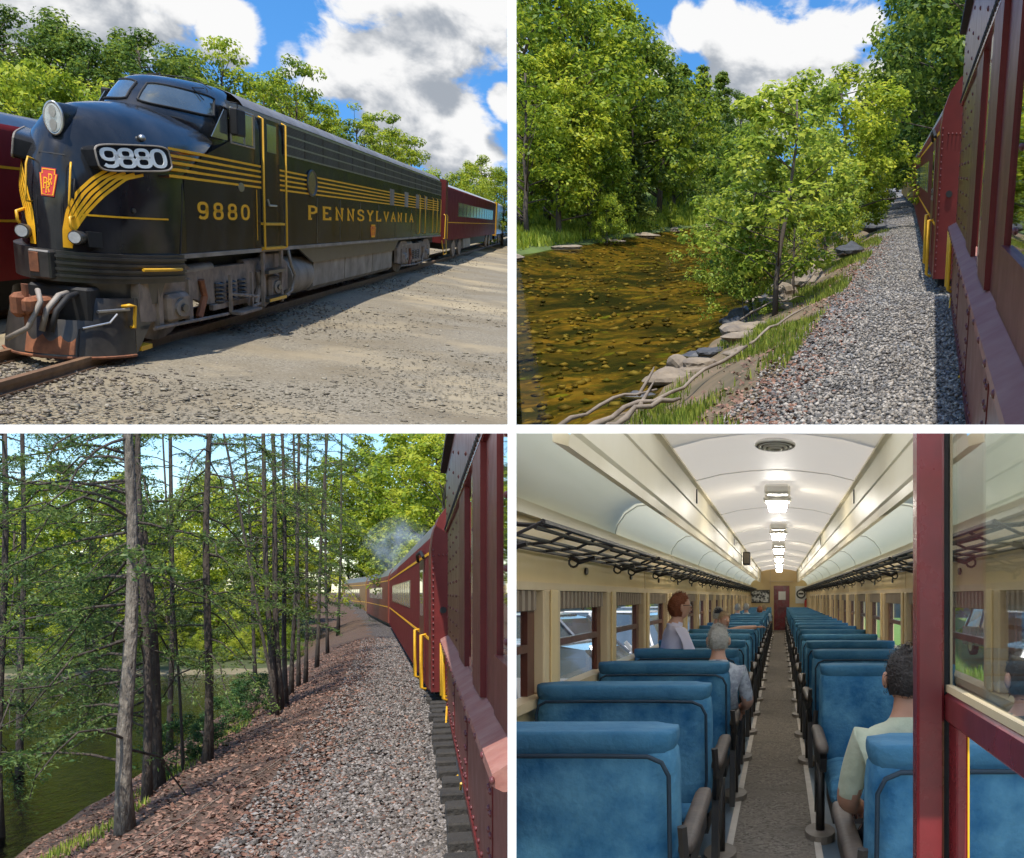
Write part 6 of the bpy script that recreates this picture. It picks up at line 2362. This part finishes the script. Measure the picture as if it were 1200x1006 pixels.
def make_seat(aisle):
    """double seat facing +y; x = 0 at the aisle side, body towards aisle * -x; rear of backrest at y = 0"""
    s_ = -aisle
    W_ = .98
    e = empty('coach_seat', Matrix.Identity(4))
    X = lambda a, b: (min(s_ * a, s_ * b), max(s_ * a, s_ * b))
    bk = pillow(MB(), *X(.0, W_), .02, .34, .40, 1.12, (.10, .12, .12), lean=-.10).build('backrest', PLUSH, e, smooth=True, bay=False)
    pillow(MB(), *X(.004, W_ - .004), -.078, .25, 1.0, 1.13, (.10, .12, .10)).build('headrest_roll', PLUSH_TOP, bk, smooth=True, bay=False)
    q = MB()
    path = [(.05, .44), (.025, .6), (.025, .97), (.05, 1.02), (.10, 1.042), (.3, 1.045), (.7, 1.045), (.90, 1.042), (.94, 1.02), (.955, .97), (.955, .6), (.93, .44)]
    q.tube([(s_ * a, .005 - .10 * (z - .4) / .7, z) for a, z in path], .009, 6)
    q.build('piping', PIPE, bk, smooth=True, bay=False)
    pillow(MB(), *X(.02, W_ - .02), .25, 1.28, .32, .50, (.06, .14, .07)).build('cushion', PLUSH, e, smooth=True, bay=False)
    pillow(MB(), *X(.03, W_ - .03), -.02, .12, .36, .47, (.05, .06, .05)).build('lumbar_roll', PLUSH, e, smooth=True, bay=False)
    # aisle arm: iron scroll side with wooden cap
    a = MB()
    a.prism([(.05, .05), (.22, .10), (.30, .45), (.60, .52), (1.10, .52), (1.20, .62), (1.05, .66), (.30, .66), (.12, .60)], lambda u, v, t: (s_ * t, u, v), -.035, .005)
    a.build('arm_side', IRON, e, bay=False)
    pillow(MB(), *X(-.06, .02), .06, 1.22, .64, .70, (.03, .08, .025)).build('arm_cap', ARMWOOD, e, smooth=True, bay=False)
    MB().tube([(-s_ * .015, .62, .5), (-s_ * .015, .65, .2), (-s_ * .015, .62, .05)], .03, 8).build('leg', IRON, e, smooth=True, bay=False)
    MB().disc((-s_ * .015, .62, 0.001), (0, 0, 1), .10, 16, .05, ry=.22, up=(0, 1, 0)).build('foot', GREY_STEEL, e, bay=False)
    MB().box(*X(.04, W_ - .02), .35, 1.2, .22, .32).build('seat_frame', IRON, e, bay=False)
    MB().box(*X(W_ - .1, W_ - .05), .5, .9, .02, .25).build('leg', IRON, e, bay=False)
    MB().tube([(-s_ * .02, .10, .48), (-s_ * .03, -.02, .62), (-s_ * .02, -.04, .78)], .02, 6).build('back_strap', IRON, e, bay=False)
    return e


def clip_tree(o):
    for c in [o] + list(o.children_recursive):
        if c.type == 'MESH':
            me = c.data.copy()
            clip_mesh(me, wmat(c))
            c.data = me
            if len(me.vertices) == 0:
                bpy.data.objects.remove(c)


ORD = ['first', 'second', 'third', 'fourth', 'fifth', 'sixth', 'seventh', 'eighth', 'ninth', 'tenth', 'eleventh', 'twelfth', 'thirteenth', 'fourteenth', 'fifteenth', 'sixteenth', 'seventeenth', 'eighteenth', 'nineteenth', 'twentieth', 'twenty-first', 'twenty-second', 'twenty-third', 'twenty-fourth']
protoL = make_seat(1)
protoR = make_seat(-1)
rows = [3.77 + 1.9 * i for i in range(23)]
nL = len(rows)
for i, y in enumerate(rows):
    M_ = Matrix.Translation((-.375 + rng.normal(0, .006), y + rng.normal(0, .02), 0)) @ Matrix.Rotation(rng.normal(0, .012), 4, 'Z')
    e = protoL if i == 0 else copy_tree(protoL, M_)
    e.matrix_basis = M_
    tag(e, 'blue plush double seat, %s from the end door on the parking lot side' % ORD[nL - 1 - i], 'seat', 'seats on the parking lot side')
    if i < 1:
        first_left = e
rowsR = [3.4, 7.35] + [9.3 + 1.9 * i for i in range(20)]
nR = len(rowsR)
for i, y in enumerate(rowsR):
    M_ = Matrix.Translation((.285 + rng.normal(0, .006), y + rng.normal(0, .02), 0)) @ Matrix.Rotation(rng.normal(0, .012), 4, 'Z')
    if i == 1:    # turned to face the one before it
        M_ = Matrix.Translation((.285, y + .15, 0)) @ Matrix.Diagonal((1, -1, 1, 1))
    e = protoR if i == 0 else copy_tree(protoR, M_)
    e.matrix_basis = M_
    if i == 1:
        lb = 'blue plush double seat turned to face the man in the pale green shirt'
    else:
        lb = 'blue plush double seat, %s from the end door on the grass verge side' % ORD[nR - 1 - i]
    tag(e, lb, 'seat', 'seats on the grass verge side')
clip_tree(first_left)

# ---- open door with glass at the near end
dr = empty('vestibule_door', Matrix.Translation((.32, 2.45, 0)), 'worn maroon door post with glazed upper sash standing open', 'door')
MB().cbox(0, .064, -.06, .02, .55, 2.3, .006).build('post', MAROON, dr)
MB().box(.064, .082, -.03, .02, .55, 2.3).build('post_rebate', DARK, dr)
MB().cbox(.082, .092, -.75, .0, 1.40, 2.4, .002).build('beading', CREAM_POST, dr) if False else None
MB().box(.083, .091, -.012, .012, 1.40, 2.3).build('beading', CREAM_POST, dr)
MB().cbox(.066, .10, -1.0, -.04, 1.325, 1.395, .008).build('sash_rail', MAROON, dr)
MB().box(.070, .085, -1.0, -.04, 1.396, 1.412).build('beading', CREAM_POST, dr)
MB().cbox(.075, .10, -.16, -.055, .55, 1.325, .004).build('lower_stile', MAROON, dr)
MB().box(.10, .104, -.16, -.055, .55, 1.325).build('stile_edge', GOLD, dr)
MB().box(.078, .081, -1.0, -.03, 1.41, 2.3).build('door_glass', glass_mat('door_pane', (.93, .95, .94), .95, .02, .3), dr)


# ---- people
SKIN = mat('skin', (.62, .36, .27), .5, 0, (.56, .30, .21), 8)
SKIN_TAN = mat('skin_tan', (.50, .27, .18), .5, 0, (.36, .17, .10), 8)


def skin_mesh(name, joints, edges, mat_fn, parent, levels=2):
    """one continuous body grown over a joint skeleton"""
    names = list(joints)
    me = bpy.data.meshes.new(name)
    me.from_pydata([joints[k][0] for k in names], [(names.index(a), names.index(b)) for a, b in edges], [])
    o = bpy.data.objects.new(name, me)
    COL.objects.link(o)
    md = o.modifiers.new('skin', 'SKIN')
    md.use_smooth_shade = True
    lay = me.skin_vertices[0].data if me.skin_vertices else None
    if lay is None:
        bpy.context.view_layer.objects.active = o
        me.skin_vertices.new() if hasattr(me.skin_vertices, 'new') else None
    for i, k in enumerate(names):
        r = joints[k][1]
        me.skin_vertices[0].data[i].radius = r if isinstance(r, tuple) else (r, r)
        me.skin_vertices[0].data[i].use_root = (i == 0)
    sb = o.modifiers.new('sub', 'SUBSURF')
    sb.levels = sb.render_levels = levels
    dg = bpy.context.evaluated_depsgraph_get()
    ev = o.evaluated_get(dg)
    m2 = bpy.data.meshes.new_from_object(ev)
    bpy.data.objects.remove(o)
    mats, fn = mat_fn
    for m_ in mats:
        m2.materials.append(m_)
    for f_ in m2.polygons:
        f_.use_smooth = True
        f_.material_index = fn(f_.center)
    o = bpy.data.objects.new(name, m2)
    o.parent = parent
    COL.objects.link(o)
    return o


def hair_cap(parent, c, r, mt, cut, rough=.004, name='hair', seed=1, strands=1400):
    """hair shell over the skull: keeps what lies above the cut plane"""
    rg = np.random.default_rng(seed)
    mb = MB()
    nu, nv = 26, 16
    vs = []
    for j in range(nv + 1):
        t = math.pi * j / nv
        for i in range(nu):
            p = 2 * math.pi * i / nu
            d = Vector((math.sin(t) * math.cos(p), math.sin(t) * math.sin(p), math.cos(t)))
            k = 1 + rg.normal(0, rough) + .03 * math.sin(6 * p + 3 * t)
            vs.append(Vector(c) + Vector((d.x * r[0] * k, d.y * r[1] * k, d.z * r[2] * k)))
    fs = []
    for j in range(nv):
        for i in range(nu):
            f_ = (j * nu + i, (j + 1) * nu + i, (j + 1) * nu + (i + 1) % nu, j * nu + (i + 1) % nu)
            m_ = sum((vs[q] for q in f_), Vector()) / 4 - Vector(c)
            if cut(m_.x / r[0], m_.y / r[1], m_.z / r[2]):
                fs.append(f_)
    mb.add(vs, fs)
    o = mb.build(name, mt, parent, smooth=True, bay=False)
    if strands:
        cs = np.array([np.mean([vs[q] for q in f_], 0) for f_ in fs]) - np.array(c)
        k = rg.integers(0, len(cs), strands)
        P = cs[k] + rg.normal(0, .008, (strands, 3))
        Nn = P / np.linalg.norm(P, axis=1)[:, None]
        V = leaf_quads(rg, P * 1.015 + np.array(c), Nn, .024, .16, .25)
        me = np_mesh('strands', V, np.arange(strands * 4).reshape(-1, 4))
        me.materials.append(mt)
        so = bpy.data.objects.new('strands', me)
        so['kind'] = 'stuff'
        so.parent = o
        COL.objects.link(so)
    return o


def face(parent, c, fwd, r, skin, glasses=False):
    """features on the head: nose, ears, eyes, mouth"""
    f_ = Vector(fwd).normalized()
    s_ = Vector((f_.y, -f_.x, 0))
    c = Vector(c)
    MB().ell(c + f_ * r * 1.12 + Vector((0, 0, -.015)), .016, .022, .026, 10, 6).build('nose', skin, parent, smooth=True, bay=False)
    for k in (-1, 1):
        MB().ell(c + s_ * k * r * .98 + Vector((0, 0, -.01)) - f_ * .005, .014, .026, .034, 10, 6).build('ear', skin, parent, smooth=True, bay=False)
        MB().ell(c + f_ * r * .98 + s_ * k * .032 + Vector((0, 0, .012)), .013, .010, .008, 8, 6).build('eye', WHITE_ENAMEL, parent, smooth=True, bay=False)
        MB().ell(c + f_ * (r * .98 + .008) + s_ * k * .032 + Vector((0, 0, .012)), .006, .005, .006, 8, 6).build('pupil', DARK, parent, smooth=True, bay=False)
        if glasses:
            q = MB()
            a = q.ring(c + f_ * (r * 1.12) + s_ * k * .034 + Vector((0, 0, .012)), f_, .026, 14)
            q.tube(a + a[:1], .004, 5, False)
            q.tube([c + f_ * (r * 1.1) + s_ * k * .06 + Vector((0, 0, .014)), c + s_ * k * r * 1.03 + Vector((0, 0, .01))], .003, 5)
            q.build('glasses', IRON, parent, bay=False)
    MB().ell(c + f_ * r * .98 + Vector((0, 0, -.055)), .022, .008, .007, 10, 6).build('mouth', mat('lips', (.42, .14, .11), .5), parent, smooth=True, bay=False)


def head_on(parent, c, skin, fwd, name='head'):
    f_ = Vector(fwd).normalized()
    rot = Matrix.Rotation(math.atan2(-f_.x, f_.y), 3, 'Z')
    MB().ell(c, .074, .094, .112, 18, 14, rot).build(name, skin, parent, smooth=True, bay=False)


def hand(mb_parent, wrist, d, skin, curl=.5, name='hand', thumb=1):
    """palm with four fingers and a thumb along direction d"""
    d = Vector(d).normalized()
    up = Vector((0, 0, 1))
    s_ = d.cross(up).normalized()
    n = s_.cross(d)
    w_ = Vector(wrist)
    q = MB()
    q.obox(w_ + d * .045, s_ * .038, d * .048, n * .012)
    for k, (off, ln) in enumerate(((-.029, .062), (-.010, .074), (.010, .070), (.028, .055))):
        p0 = w_ + d * .088 + s_ * off
        p1 = p0 + d * ln * .5 - n * ln * .18 * curl
        p2 = p1 + d * ln * .35 - n * ln * .5 * curl
        q.tube([p0 - d * .01, p0, p1, p2], [.0095, .0095, .0088, .007], 7)
    p0 = w_ + d * .03 + s_ * thumb * .036
    q.tube([p0, p0 + d * .03 + s_ * thumb * .022 - n * .008, p0 + d * .062 + s_ * thumb * .024 - n * .018], [.012, .011, .008], 7)
    return q.build(name, skin, mb_parent, smooth=True, bay=False)


def seated(x, y, headz, label, shirt, skin, hair, fwd=(0, 1, 0), scale=1.0, hairstyle='short', hair_r=(.083, .103, .118), arm_out=None, trousers=None, glasses=False, sit=.50):
    e = empty('person', Matrix.Translation((x, y, sit)) @ Matrix.Scale(scale, 4), label, 'person')
    h = (headz - sit) / scale
    f_ = Vector(fwd).normalized()
    s_ = Vector((f_.y, -f_.x, 0))
    V3 = lambda a, b, c: tuple(s_ * a + f_ * b + Vector((0, 0, c)))
    J = {
        'pelvis': (V3(0, 0, .10), (.165, .13)), 'waist': (V3(0, -.02, h - .44), (.155, .115)), 'chest': (V3(0, -.02, h - .27), (.185, .125)), 'neckbase': (V3(0, -.01, h - .165), (.085, .07)),
        'neck': (V3(0, .005, h - .09), .052), 'skull': (V3(0, .012, h), .06),
        'shl': (V3(-.175, -.015, h - .225), .072), 'shr': (V3(.175, -.015, h - .225), .072),
        'ell': (V3(-.235, .04, h - .48), .05), 'elr': (V3(.235, .04, h - .48), .05),
        'wrl': (V3(-.16, .26, h - .55), .032), 'wrr': (V3(.16, .26, h - .55), .032),
        'kneel': (V3(-.11, .42, .10), .075), 'kneer': (V3(.11, .42, .10), .075), 'ankl': (V3(-.11, .44, -.34), .048), 'ankr': (V3(.11, .44, -.34), .048),
        'toel': (V3(-.12, .58, -.40), .04), 'toer': (V3(.12, .58, -.40), .04)}
    if arm_out:
        J['elr'] = (arm_out[0], .045)
        J['wrr'] = (arm_out[1], .032)
    E_ = [('pelvis', 'waist'), ('waist', 'chest'), ('chest', 'neckbase'), ('neckbase', 'neck'), ('neck', 'skull'), ('chest', 'shl'), ('chest', 'shr'), ('shl', 'ell'), ('shr', 'elr'), ('ell', 'wrl'), ('elr', 'wrr'),
          ('pelvis', 'kneel'), ('pelvis', 'kneer'), ('kneel', 'ankl'), ('kneer', 'ankr'), ('ankl', 'toel'), ('ankr', 'toer')]
    zn = h - .135
    elb = [Vector(J['ell'][0]), Vector(J['elr'][0])]
    shl = [Vector(J['shl'][0]), Vector(J['shr'][0])]
    wr = [Vector(J['wrl'][0]), Vector(J['wrr'][0])]

    def fn(c):
        if c.z > zn: return 0
        for s0, e0, w0 in zip(shl, elb, wr):
            d1 = (c - e0).dot((w0 - e0).normalized())
            lat = (c - e0 - (w0 - e0).normalized() * d1).length
            if d1 > -.05 and lat < .075 and (c - s0).length > .19: return 0
        if c.z < .17: return 2
        return 1
    tr_ = trousers or mat('trousers_dark', (.03, .032, .04), .8)
    skin_mesh('body', J, E_, ([skin, shirt, tr_], fn), e)
    hc = Vector(V3(0, .02, h + .015))
    head_on(e, hc, skin, f_)
    face(e, hc, f_, .086, skin, glasses)
    rot = math.atan2(-f_.x, f_.y)
    if hairstyle == 'short':
        o = hair_cap(e, (0, 0, 0), hair_r, hair, lambda a, b, c: c > .1 + .55 * b or (b < -.1 and c > -.55), seed=int(abs(x) * 100 + y))
    elif hairstyle == 'bob':
        o = hair_cap(e, (0, 0, 0), (hair_r[0] * 1.14, hair_r[1] * 1.1, hair_r[2] * 1.1), hair, lambda a, b, c: c > .15 + .55 * b or (b < .1 and c > -.8), rough=.03, seed=3)
    o.matrix_basis = Matrix.Translation(hc) @ Matrix.Rotation(rot, 4, 'Z')
    if not arm_out:
        for k, kk in (('wrl', 1), ('wrr', -1)):
            hand(e, J[k][0], f_ + Vector((0, 0, -.25)), skin, .7, thumb=kk)
    else:
        hand(e, J['wrl'][0], f_ + Vector((0, 0, -.25)), skin, .7)
        hand(e, J['wrr'][0], Vector(J['wrr'][0]) - Vector(J['elr'][0]), skin, .5, thumb=-1)
    return e, hc


HAIR_BLACK = mat('hair_black', (.016, .012, .010), .55, 0, (.03, .02, .017), 40, .5, .6, 80)
HAIR_GREY = mat('hair_grey', (.60, .58, .54), .7, 0, (.36, .34, .31), 40, .5, .6, 80)
HAIR_RED = mat('hair_auburn', (.30, .085, .03), .6, 0, (.17, .05, .02), 40, .5, .6, 80)
HAIR_BLOND = mat('hair_blond', (.55, .40, .24), .6, 0, (.36, .25, .15), 40, .5, .6, 80)
TEE = mat('pale_green_tee', (.50, .53, .40), .85, 0, (.40, .43, .31), 7, .5, .9, 11)
seated(.50, 4.02, 1.285, 'man with short black hair in a pale green t-shirt seated with his back to us', TEE, SKIN_TAN, HAIR_BLACK, scale=1.0)
seated(-.50, 8.3, 1.25, 'grey haired man in a checked pale shirt seated by the aisle', mat('check_shirt', (.52, .55, .60), .85, 0, (.30, .32, .38), 22, .15), SKIN, HAIR_GREY, scale=1.04)
seated(1.02, 4.2, 1.27, 'dark haired passenger by the window beside the man in pale green', mat('grey_top', (.20, .19, .18), .85), SKIN, mat('hair_brown', (.05, .033, .022), .6, 0, (.09, .06, .04), 30), fwd=(-.2, 1, 0))
e, hc = seated(-1.04, 17.0, 1.30, 'man in a dark blue cap and white shirt seated by the windows', mat('white_shirt', (.70, .72, .74), .85), SKIN, HAIR_GREY, fwd=(.7, .7, 0))
cap_ = mat('navy_cap', (.015, .018, .035), .8)
q = hair_cap(e, (0, 0, 0), (.092, .112, .125), cap_, lambda a, b, c: c > .25, name='cap', rough=.004, strands=0)
q.matrix_basis = Matrix.Translation(hc)
MB().ell(hc + Vector((.09, .09, .035)), .08, .08, .012, 14, 6).build('cap_brim', cap_, e, smooth=True, bay=False)
seated(-.86, 15.6, 1.24, 'blond woman resting her bare arm along the seat top', mat('pale_blue_top', (.55, .66, .72), .85), SKIN, HAIR_BLOND, fwd=(.6, -.8, 0), hairstyle='bob',
       arm_out=((.22, .2, .62), (.50, .35, .64)))
for x, y, z, lb, hr in ((-1.22, 29.5, 1.27, 'grey haired passenger far down the coach near the end wall', HAIR_GREY), (-.98, 29.8, 1.28, 'white haired passenger far down the coach by the window', HAIR_GREY),
                        (-.62, 31.3, 1.18, 'reddish haired passenger far down the coach by the aisle', HAIR_RED), (-.55, 35.2, 1.22, 'fair haired passenger seated by the aisle beside the end door', HAIR_BLOND)):
    seated(x, y, z, lb, mat('pale_blue_top', (.55, .66, .72)), SKIN, hr)


def standing_woman():
    x, y = -.99, 9.75
    e = empty('person', Matrix.Translation((x, y, -.13)) @ Matrix.Scale(1.09, 4), 'standing woman with auburn hair, glasses and a lavender shirt turned towards the aisle', 'person')
    f_ = Vector((.93, .36, 0)).normalized()
    s_ = Vector((f_.y, -f_.x, 0))
    V3 = lambda a, b, c: tuple(s_ * a + f_ * b + Vector((0, 0, c)))
    J = {'pelvis': (V3(0, 0, .86), (.16, .13)), 'waist': (V3(0, -.01, 1.0), (.19, .15)), 'chest': (V3(0, -.02, 1.20), (.21, .16)), 'neckbase': (V3(0, -.02, 1.335), (.095, .08)), 'neck': (V3(0, .015, 1.40), .047), 'skull': (V3(0, .03, 1.50), .06),
         'shl': (V3(-.20, -.02, 1.275), .082), 'shr': (V3(.20, -.02, 1.275), .082), 'ell': (V3(-.25, .06, 1.03), .062), 'elr': (V3(.26, .09, 1.02), .062),
         'wrl': (V3(-.08, .27, 1.0), .034), 'wrr': (V3(.10, .30, 1.01), .034),
         'kneel': (V3(-.10, .02, .46), .075), 'kneer': (V3(.10, .02, .46), .075), 'ankl': (V3(-.10, 0, .09), .05), 'ankr': (V3(.10, 0, .09), .05), 'toel': (V3(-.11, .14, .045), .04), 'toer': (V3(.11, .14, .045), .04)}
    E_ = [('pelvis', 'waist'), ('waist', 'chest'), ('chest', 'neckbase'), ('neckbase', 'neck'), ('neck', 'skull'), ('chest', 'shl'), ('chest', 'shr'), ('shl', 'ell'), ('shr', 'elr'), ('ell', 'wrl'), ('elr', 'wrr'),
          ('pelvis', 'kneel'), ('pelvis', 'kneer'), ('kneel', 'ankl'), ('kneer', 'ankr'), ('ankl', 'toel'), ('ankr', 'toer')]
    wr = [(Vector(J['ell'][0]), Vector(J['wrl'][0])), (Vector(J['elr'][0]), Vector(J['wrr'][0]))]

    def fn(c):
        if c.z > 1.375: return 0
        for a, b in wr:
            if (c - b).length < .06: return 0
        return 2 if c.z < .88 else 1
    lav = mat('lavender_shirt', (.72, .69, .84), .85, 0, (.62, .59, .76), 6, .5, .3, 10)
    skin_mesh('body', J, E_, ([SKIN, lav, mat('trousers_dark', (.03, .032, .04))], fn), e)
    hc = Vector(V3(0, .035, 1.515))
    head_on(e, hc, SKIN, f_)
    face(e, hc, f_, .086, SKIN, True)
    o = hair_cap(e, (0, 0, 0), (.086, .106, .12), HAIR_RED, lambda a, b, c: c > .2 + .6 * b or (b < -.05 and c > -.75), rough=.03, seed=8)
    o.matrix_basis = Matrix.Translation(hc) @ Matrix.Rotation(math.atan2(-f_.x, f_.y), 4, 'Z')
    hand(e, J['wrl'][0], f_ + s_ * .4, SKIN, .9, thumb=1)
    hand(e, J['wrr'][0], f_ - s_ * .3 + Vector((0, 0, .1)), SKIN, .9, thumb=-1)


standing_woman()

# ---- outside the windows
LOT = ground_mat('parking_lot', [((.55, .53, .50), .4, .45, .65)], bump=.6, cell=20, cellcols=[(.38, .37, .36), (.48, .47, .46), (.56, .55, .53)], bdist=.02)
VERGE = mat('verge_turf', (.14, .24, .04), .95, 0, (.09, .17, .03), .5, .5, .7, 6)
tag(MB().box(-42, -1.75, 5, 140, -.55, -.50).build('parking_lot', LOT), 'pale gravel parking lot outside the coach windows', kind='structure')
tag(MB().box(1.7, 60, 3, 110, -.75, -.70).build('grass_verge', VERGE), 'green grass verge outside the coach windows', kind='structure')
pts = np.stack([rng.uniform(1.8, 9, 6000), rng.uniform(5, 30, 6000), np.full(6000, -.70)], 1)
o = scatter_quads('grass', blades(rng, pts, .28, .5, .2), leaf_mat('verge_blade', (.10, .20, .02), (.20, .34, .04), (.36, .48, .08), .4), Matrix.Identity(4))
tag(o, 'long bright grass growing beside the coach', 'grass', kind='stuff')


def car(x, y, rz, paint, label, tall=False, s=1.0):
    e = empty('parked_car', Matrix.Translation((x, y, -.50)) @ Matrix.Rotation(rz, 4, 'Z') @ Matrix.Scale(s, 4), label, 'car', 'cars parked in the lot')
    h = 1.75 if tall else 1.45
    low = [(-2.25, .35), (-2.3, .6), (-2.25, .92), (-1.2, 1.02), (1.9, 1.02), (2.25, .95), (2.3, .6), (2.25, .35)]
    W_ = .9
    a = MB()
    a.prism(low, lambda u, v, t: (t, u, v), -W_, W_)
    bd = a.build('body', paint, e, smooth=30)
    if bd is None: return e
    up = [(-1.3, 1.02), (-.55, h - .05), (-.3, h), (1.5 if tall else 1.1, h), (1.75 if tall else 1.5, h - .06), (2.15 if tall else 1.9, 1.02)]
    g_ = MB()
    g_.add([(sg * (W_ - .02 if z < 1.1 else W_ - .2), u, z) for sg in (-1, 1) for u, z in up], [tuple(range(6)), tuple(range(11, 5, -1))] + [(i, i + 6, i + 7, i + 1) for i in range(5)])
    g_.build('cabin_glass', CAB_GLASS, e)
    MB().cbox(-W_ + .19, W_ - .19, up[2][0], up[3][0], h - .02, h + .03, .02).build('roof', paint, e)
    for sg in (-1, 1):
        for k, (u, v) in enumerate(((-1.3, -.5), (.35, .35), (1.9, 1.6))):
            MB().tube([(sg * (W_ - .01), u, 1.02), (sg * (W_ - .19), v, h - .01)], .035, 5).build('pillar', paint, e)
        MB().cbox(sg * .75 - .12, sg * .75 + .12, -2.33, -2.22, .68, .88, .02).build('headlight', LAMP_GLASS, e)
        MB().cbox(sg * .78 - .1, sg * .78 + .1, 2.2, 2.33, .66, 1.0, .02).build('tail_light', RED_KEY, e)
        for u in (-1.4, 1.4):
            w_ = MB().disc((sg * .78 - .1, u, .33), (1, 0, 0), .34, 20, .2).build('wheel', DARK, e, smooth=40)
            if w_: MB().disc((sg * .78 + (.1 if sg > 0 else -.12), u, .33), (1, 0, 0), .2, 14, .02).build('rim', SILVER, w_)
        MB().box(sg * W_ - .005, sg * W_ + .005, -.4, -.36, .45, 1.0).build('door_seam', DARK, e)
        MB().cbox(sg * (W_ + .08) - .08, sg * (W_ + .08) + .08, -.95, -.8, 1.0, 1.14, .02).build('mirror', paint, e)
    MB().cbox(-W_, W_, -2.36, -2.2, .36, .56, .04).build('bumper', GREY_STEEL, e)
    MB().cbox(-W_, W_, 2.2, 2.36, .36, .6, .04).build('bumper', SILVER, e)
    MB().box(-.3, .3, 2.36, 2.37, .5, .62).build('licence_plate', WHITE_ENAMEL, e)
    return e


P_SIL = mat('car_silver', (.48, .50, .53), .25, .4, (.42, .44, .46), 3, coat=.6)
P_GREY = mat('car_grey', (.12, .13, .15), .25, .3, (.09, .10, .11), 3, coat=.6)
P_WHITE = mat('car_white', (.78, .78, .78), .25, 0, (.7, .7, .7), 3, coat=.6)
P_BLUE = mat('car_blue', (.06, .09, .16), .25, .2, (.05, .07, .12), 3, coat=.6)
P_RED = mat('car_red', (.45, .03, .03), .25, 0, (.36, .02, .02), 3, coat=.6)
car(-4.0, 14.8, rad(-100), P_SIL, 'silver sedan parked outside the second coach window', False)
car(-4.4, 19.4, rad(78), P_GREY, 'grey wagon with red tail lights parked beyond the silver sedan', True)
car(-4.5, 24.0, rad(-102), P_WHITE, 'white wagon parked beyond the grey wagon', True)
car(-4.6, 28.8, rad(76), P_BLUE, 'dark blue car parked beyond the white wagon', False)
car(-4.7, 33.5, rad(-100), P_SIL, 'pale silver wagon farther along the parking row', True)
car(-4.8, 38.5, rad(78), P_RED, 'red car near the far end of the parking row', False)
car(-4.9, 43.5, rad(78), P_WHITE, 'white sedan beside the red car in the parking row', False)
car(8.5, 24, rad(8), P_WHITE, 'white van like car parked across the grass verge', True)
car(11.0, 30, rad(8), P_SIL, 'silver car parked across the grass verge', False)
car(8.0, 36, rad(8), P_GREY, 'grey wagon parked beyond the white one across the verge', True)
for j in range(5):
    q = Vector((-10 - 2.6 * j, 70 + 9 * j, -.5))
    tree('broadleaf_tree', 'green tree beyond the parking lot outside the coach windows', 'tree', 'broad', j % 4, q, 7, .9, LEAF_LIME, 'trees beyond the parking lot', rz=j)
for j in range(6):
    tree('bush', 'bright bush on the verge outside the coach windows', 'bush', 'shrub', j % 3, (9.5 + 2.4 * j, 46 + 5 * j, -.7), 4.0, .9, LEAF_LIME, 'bushes on the verge', rz=j)
BAY = None

# ================================================================ added gutter bars and the wide ground
WHITE_BAR = mat('gutter_white', (.90, .90, .90), .9, 0, (.885, .885, .885), 3, .8, spec=.1)
t2 = 5.0 / 1200


def wedge(name, along_, thick, y0, y1, vertical):
    mb = MB()
    vs = []
    for y in (y0, y1):
        h0, h1 = along_
        w_ = thick * y0
        for sgn in (-1, 1):
            for h in (h0, h1):
                if vertical:
                    vs.append((VGUTTER * y + sgn * w_, y, 1.62 + h * y))
                else:
                    vs.append((h * y, y, 1.62 + HGUTTER * y + sgn * w_))
    mb.add(vs, [(0, 1, 3, 2), (4, 6, 7, 5), (0, 4, 5, 1), (2, 3, 7, 6), (0, 2, 6, 4), (1, 5, 7, 3)])
    o = mb.build(name, WHITE_BAR)
    return o


o = wedge('gutter_bar', (-.30, .66), t2, 1.90, 1.925, True)  # bars added for the white gutters between the four views
tag(o, 'thin white upright bar added as gutter between the four views', kind='structure')
o = wedge('gutter_bar', (-.84, VGUTTER), t2, 1.906, 1.925, False)
tag(o, 'thin white level bar added as gutter between yard and woods views', kind='structure')
FROST = bpy.data.materials.new('frosted_panel')
FROST.use_nodes = True
N, Lk = FROST.node_tree.nodes, FROST.node_tree.links
N.clear()
tl = N.new('ShaderNodeBsdfTranslucent'); tl.inputs[0].default_value = (.9, .9, .88, 1)
df = N.new('ShaderNodeBsdfDiffuse'); df.inputs[0].default_value = (.9, .9, .9, 1)
mxs = N.new('ShaderNodeMixShader'); mxs.inputs[0].default_value = .7
Lk.new(df.outputs[0], mxs.inputs[1]); Lk.new(tl.outputs[0], mxs.inputs[2])
om = N.new('ShaderNodeOutputMaterial'); Lk.new(mxs.outputs[0], om.inputs['Surface'])
o = wedge('gutter_bar', (VGUTTER, .45), t2, 1.906, 1.925, False)
tag(o, 'thin white level bar added as gutter between the river and coach views', kind='structure')
sk = MB()
sk.add([((VGUTTER - .10) * y, y, 1.62 + HGUTTER * y) for y in (1.93, 8.15)] + [(.45 * y, y, 1.62 + HGUTTER * y) for y in (1.93, 8.15)], [(0, 1, 3, 2)])
o = sk.build('sun_diffuser', FROST)  # edge-on sheet added to block direct sun and spread soft light inside
tag(o, 'frosted white sheet added over the near end of the coach to soften sun', kind='structure')
g = MB().grid(lambda u, v: (-6000 + 12000 * u, -3000 + 11000 * v, -2.2), 8, 8).build('ground', mat('bounce_plain', (.42, .39, .31), .95, 0, (.34, .32, .24), .02, .5))  # colour made pale so the ground bounces light upward
tag(g, 'wide ground reaching to the horizon, paled to bounce light', kind='structure')
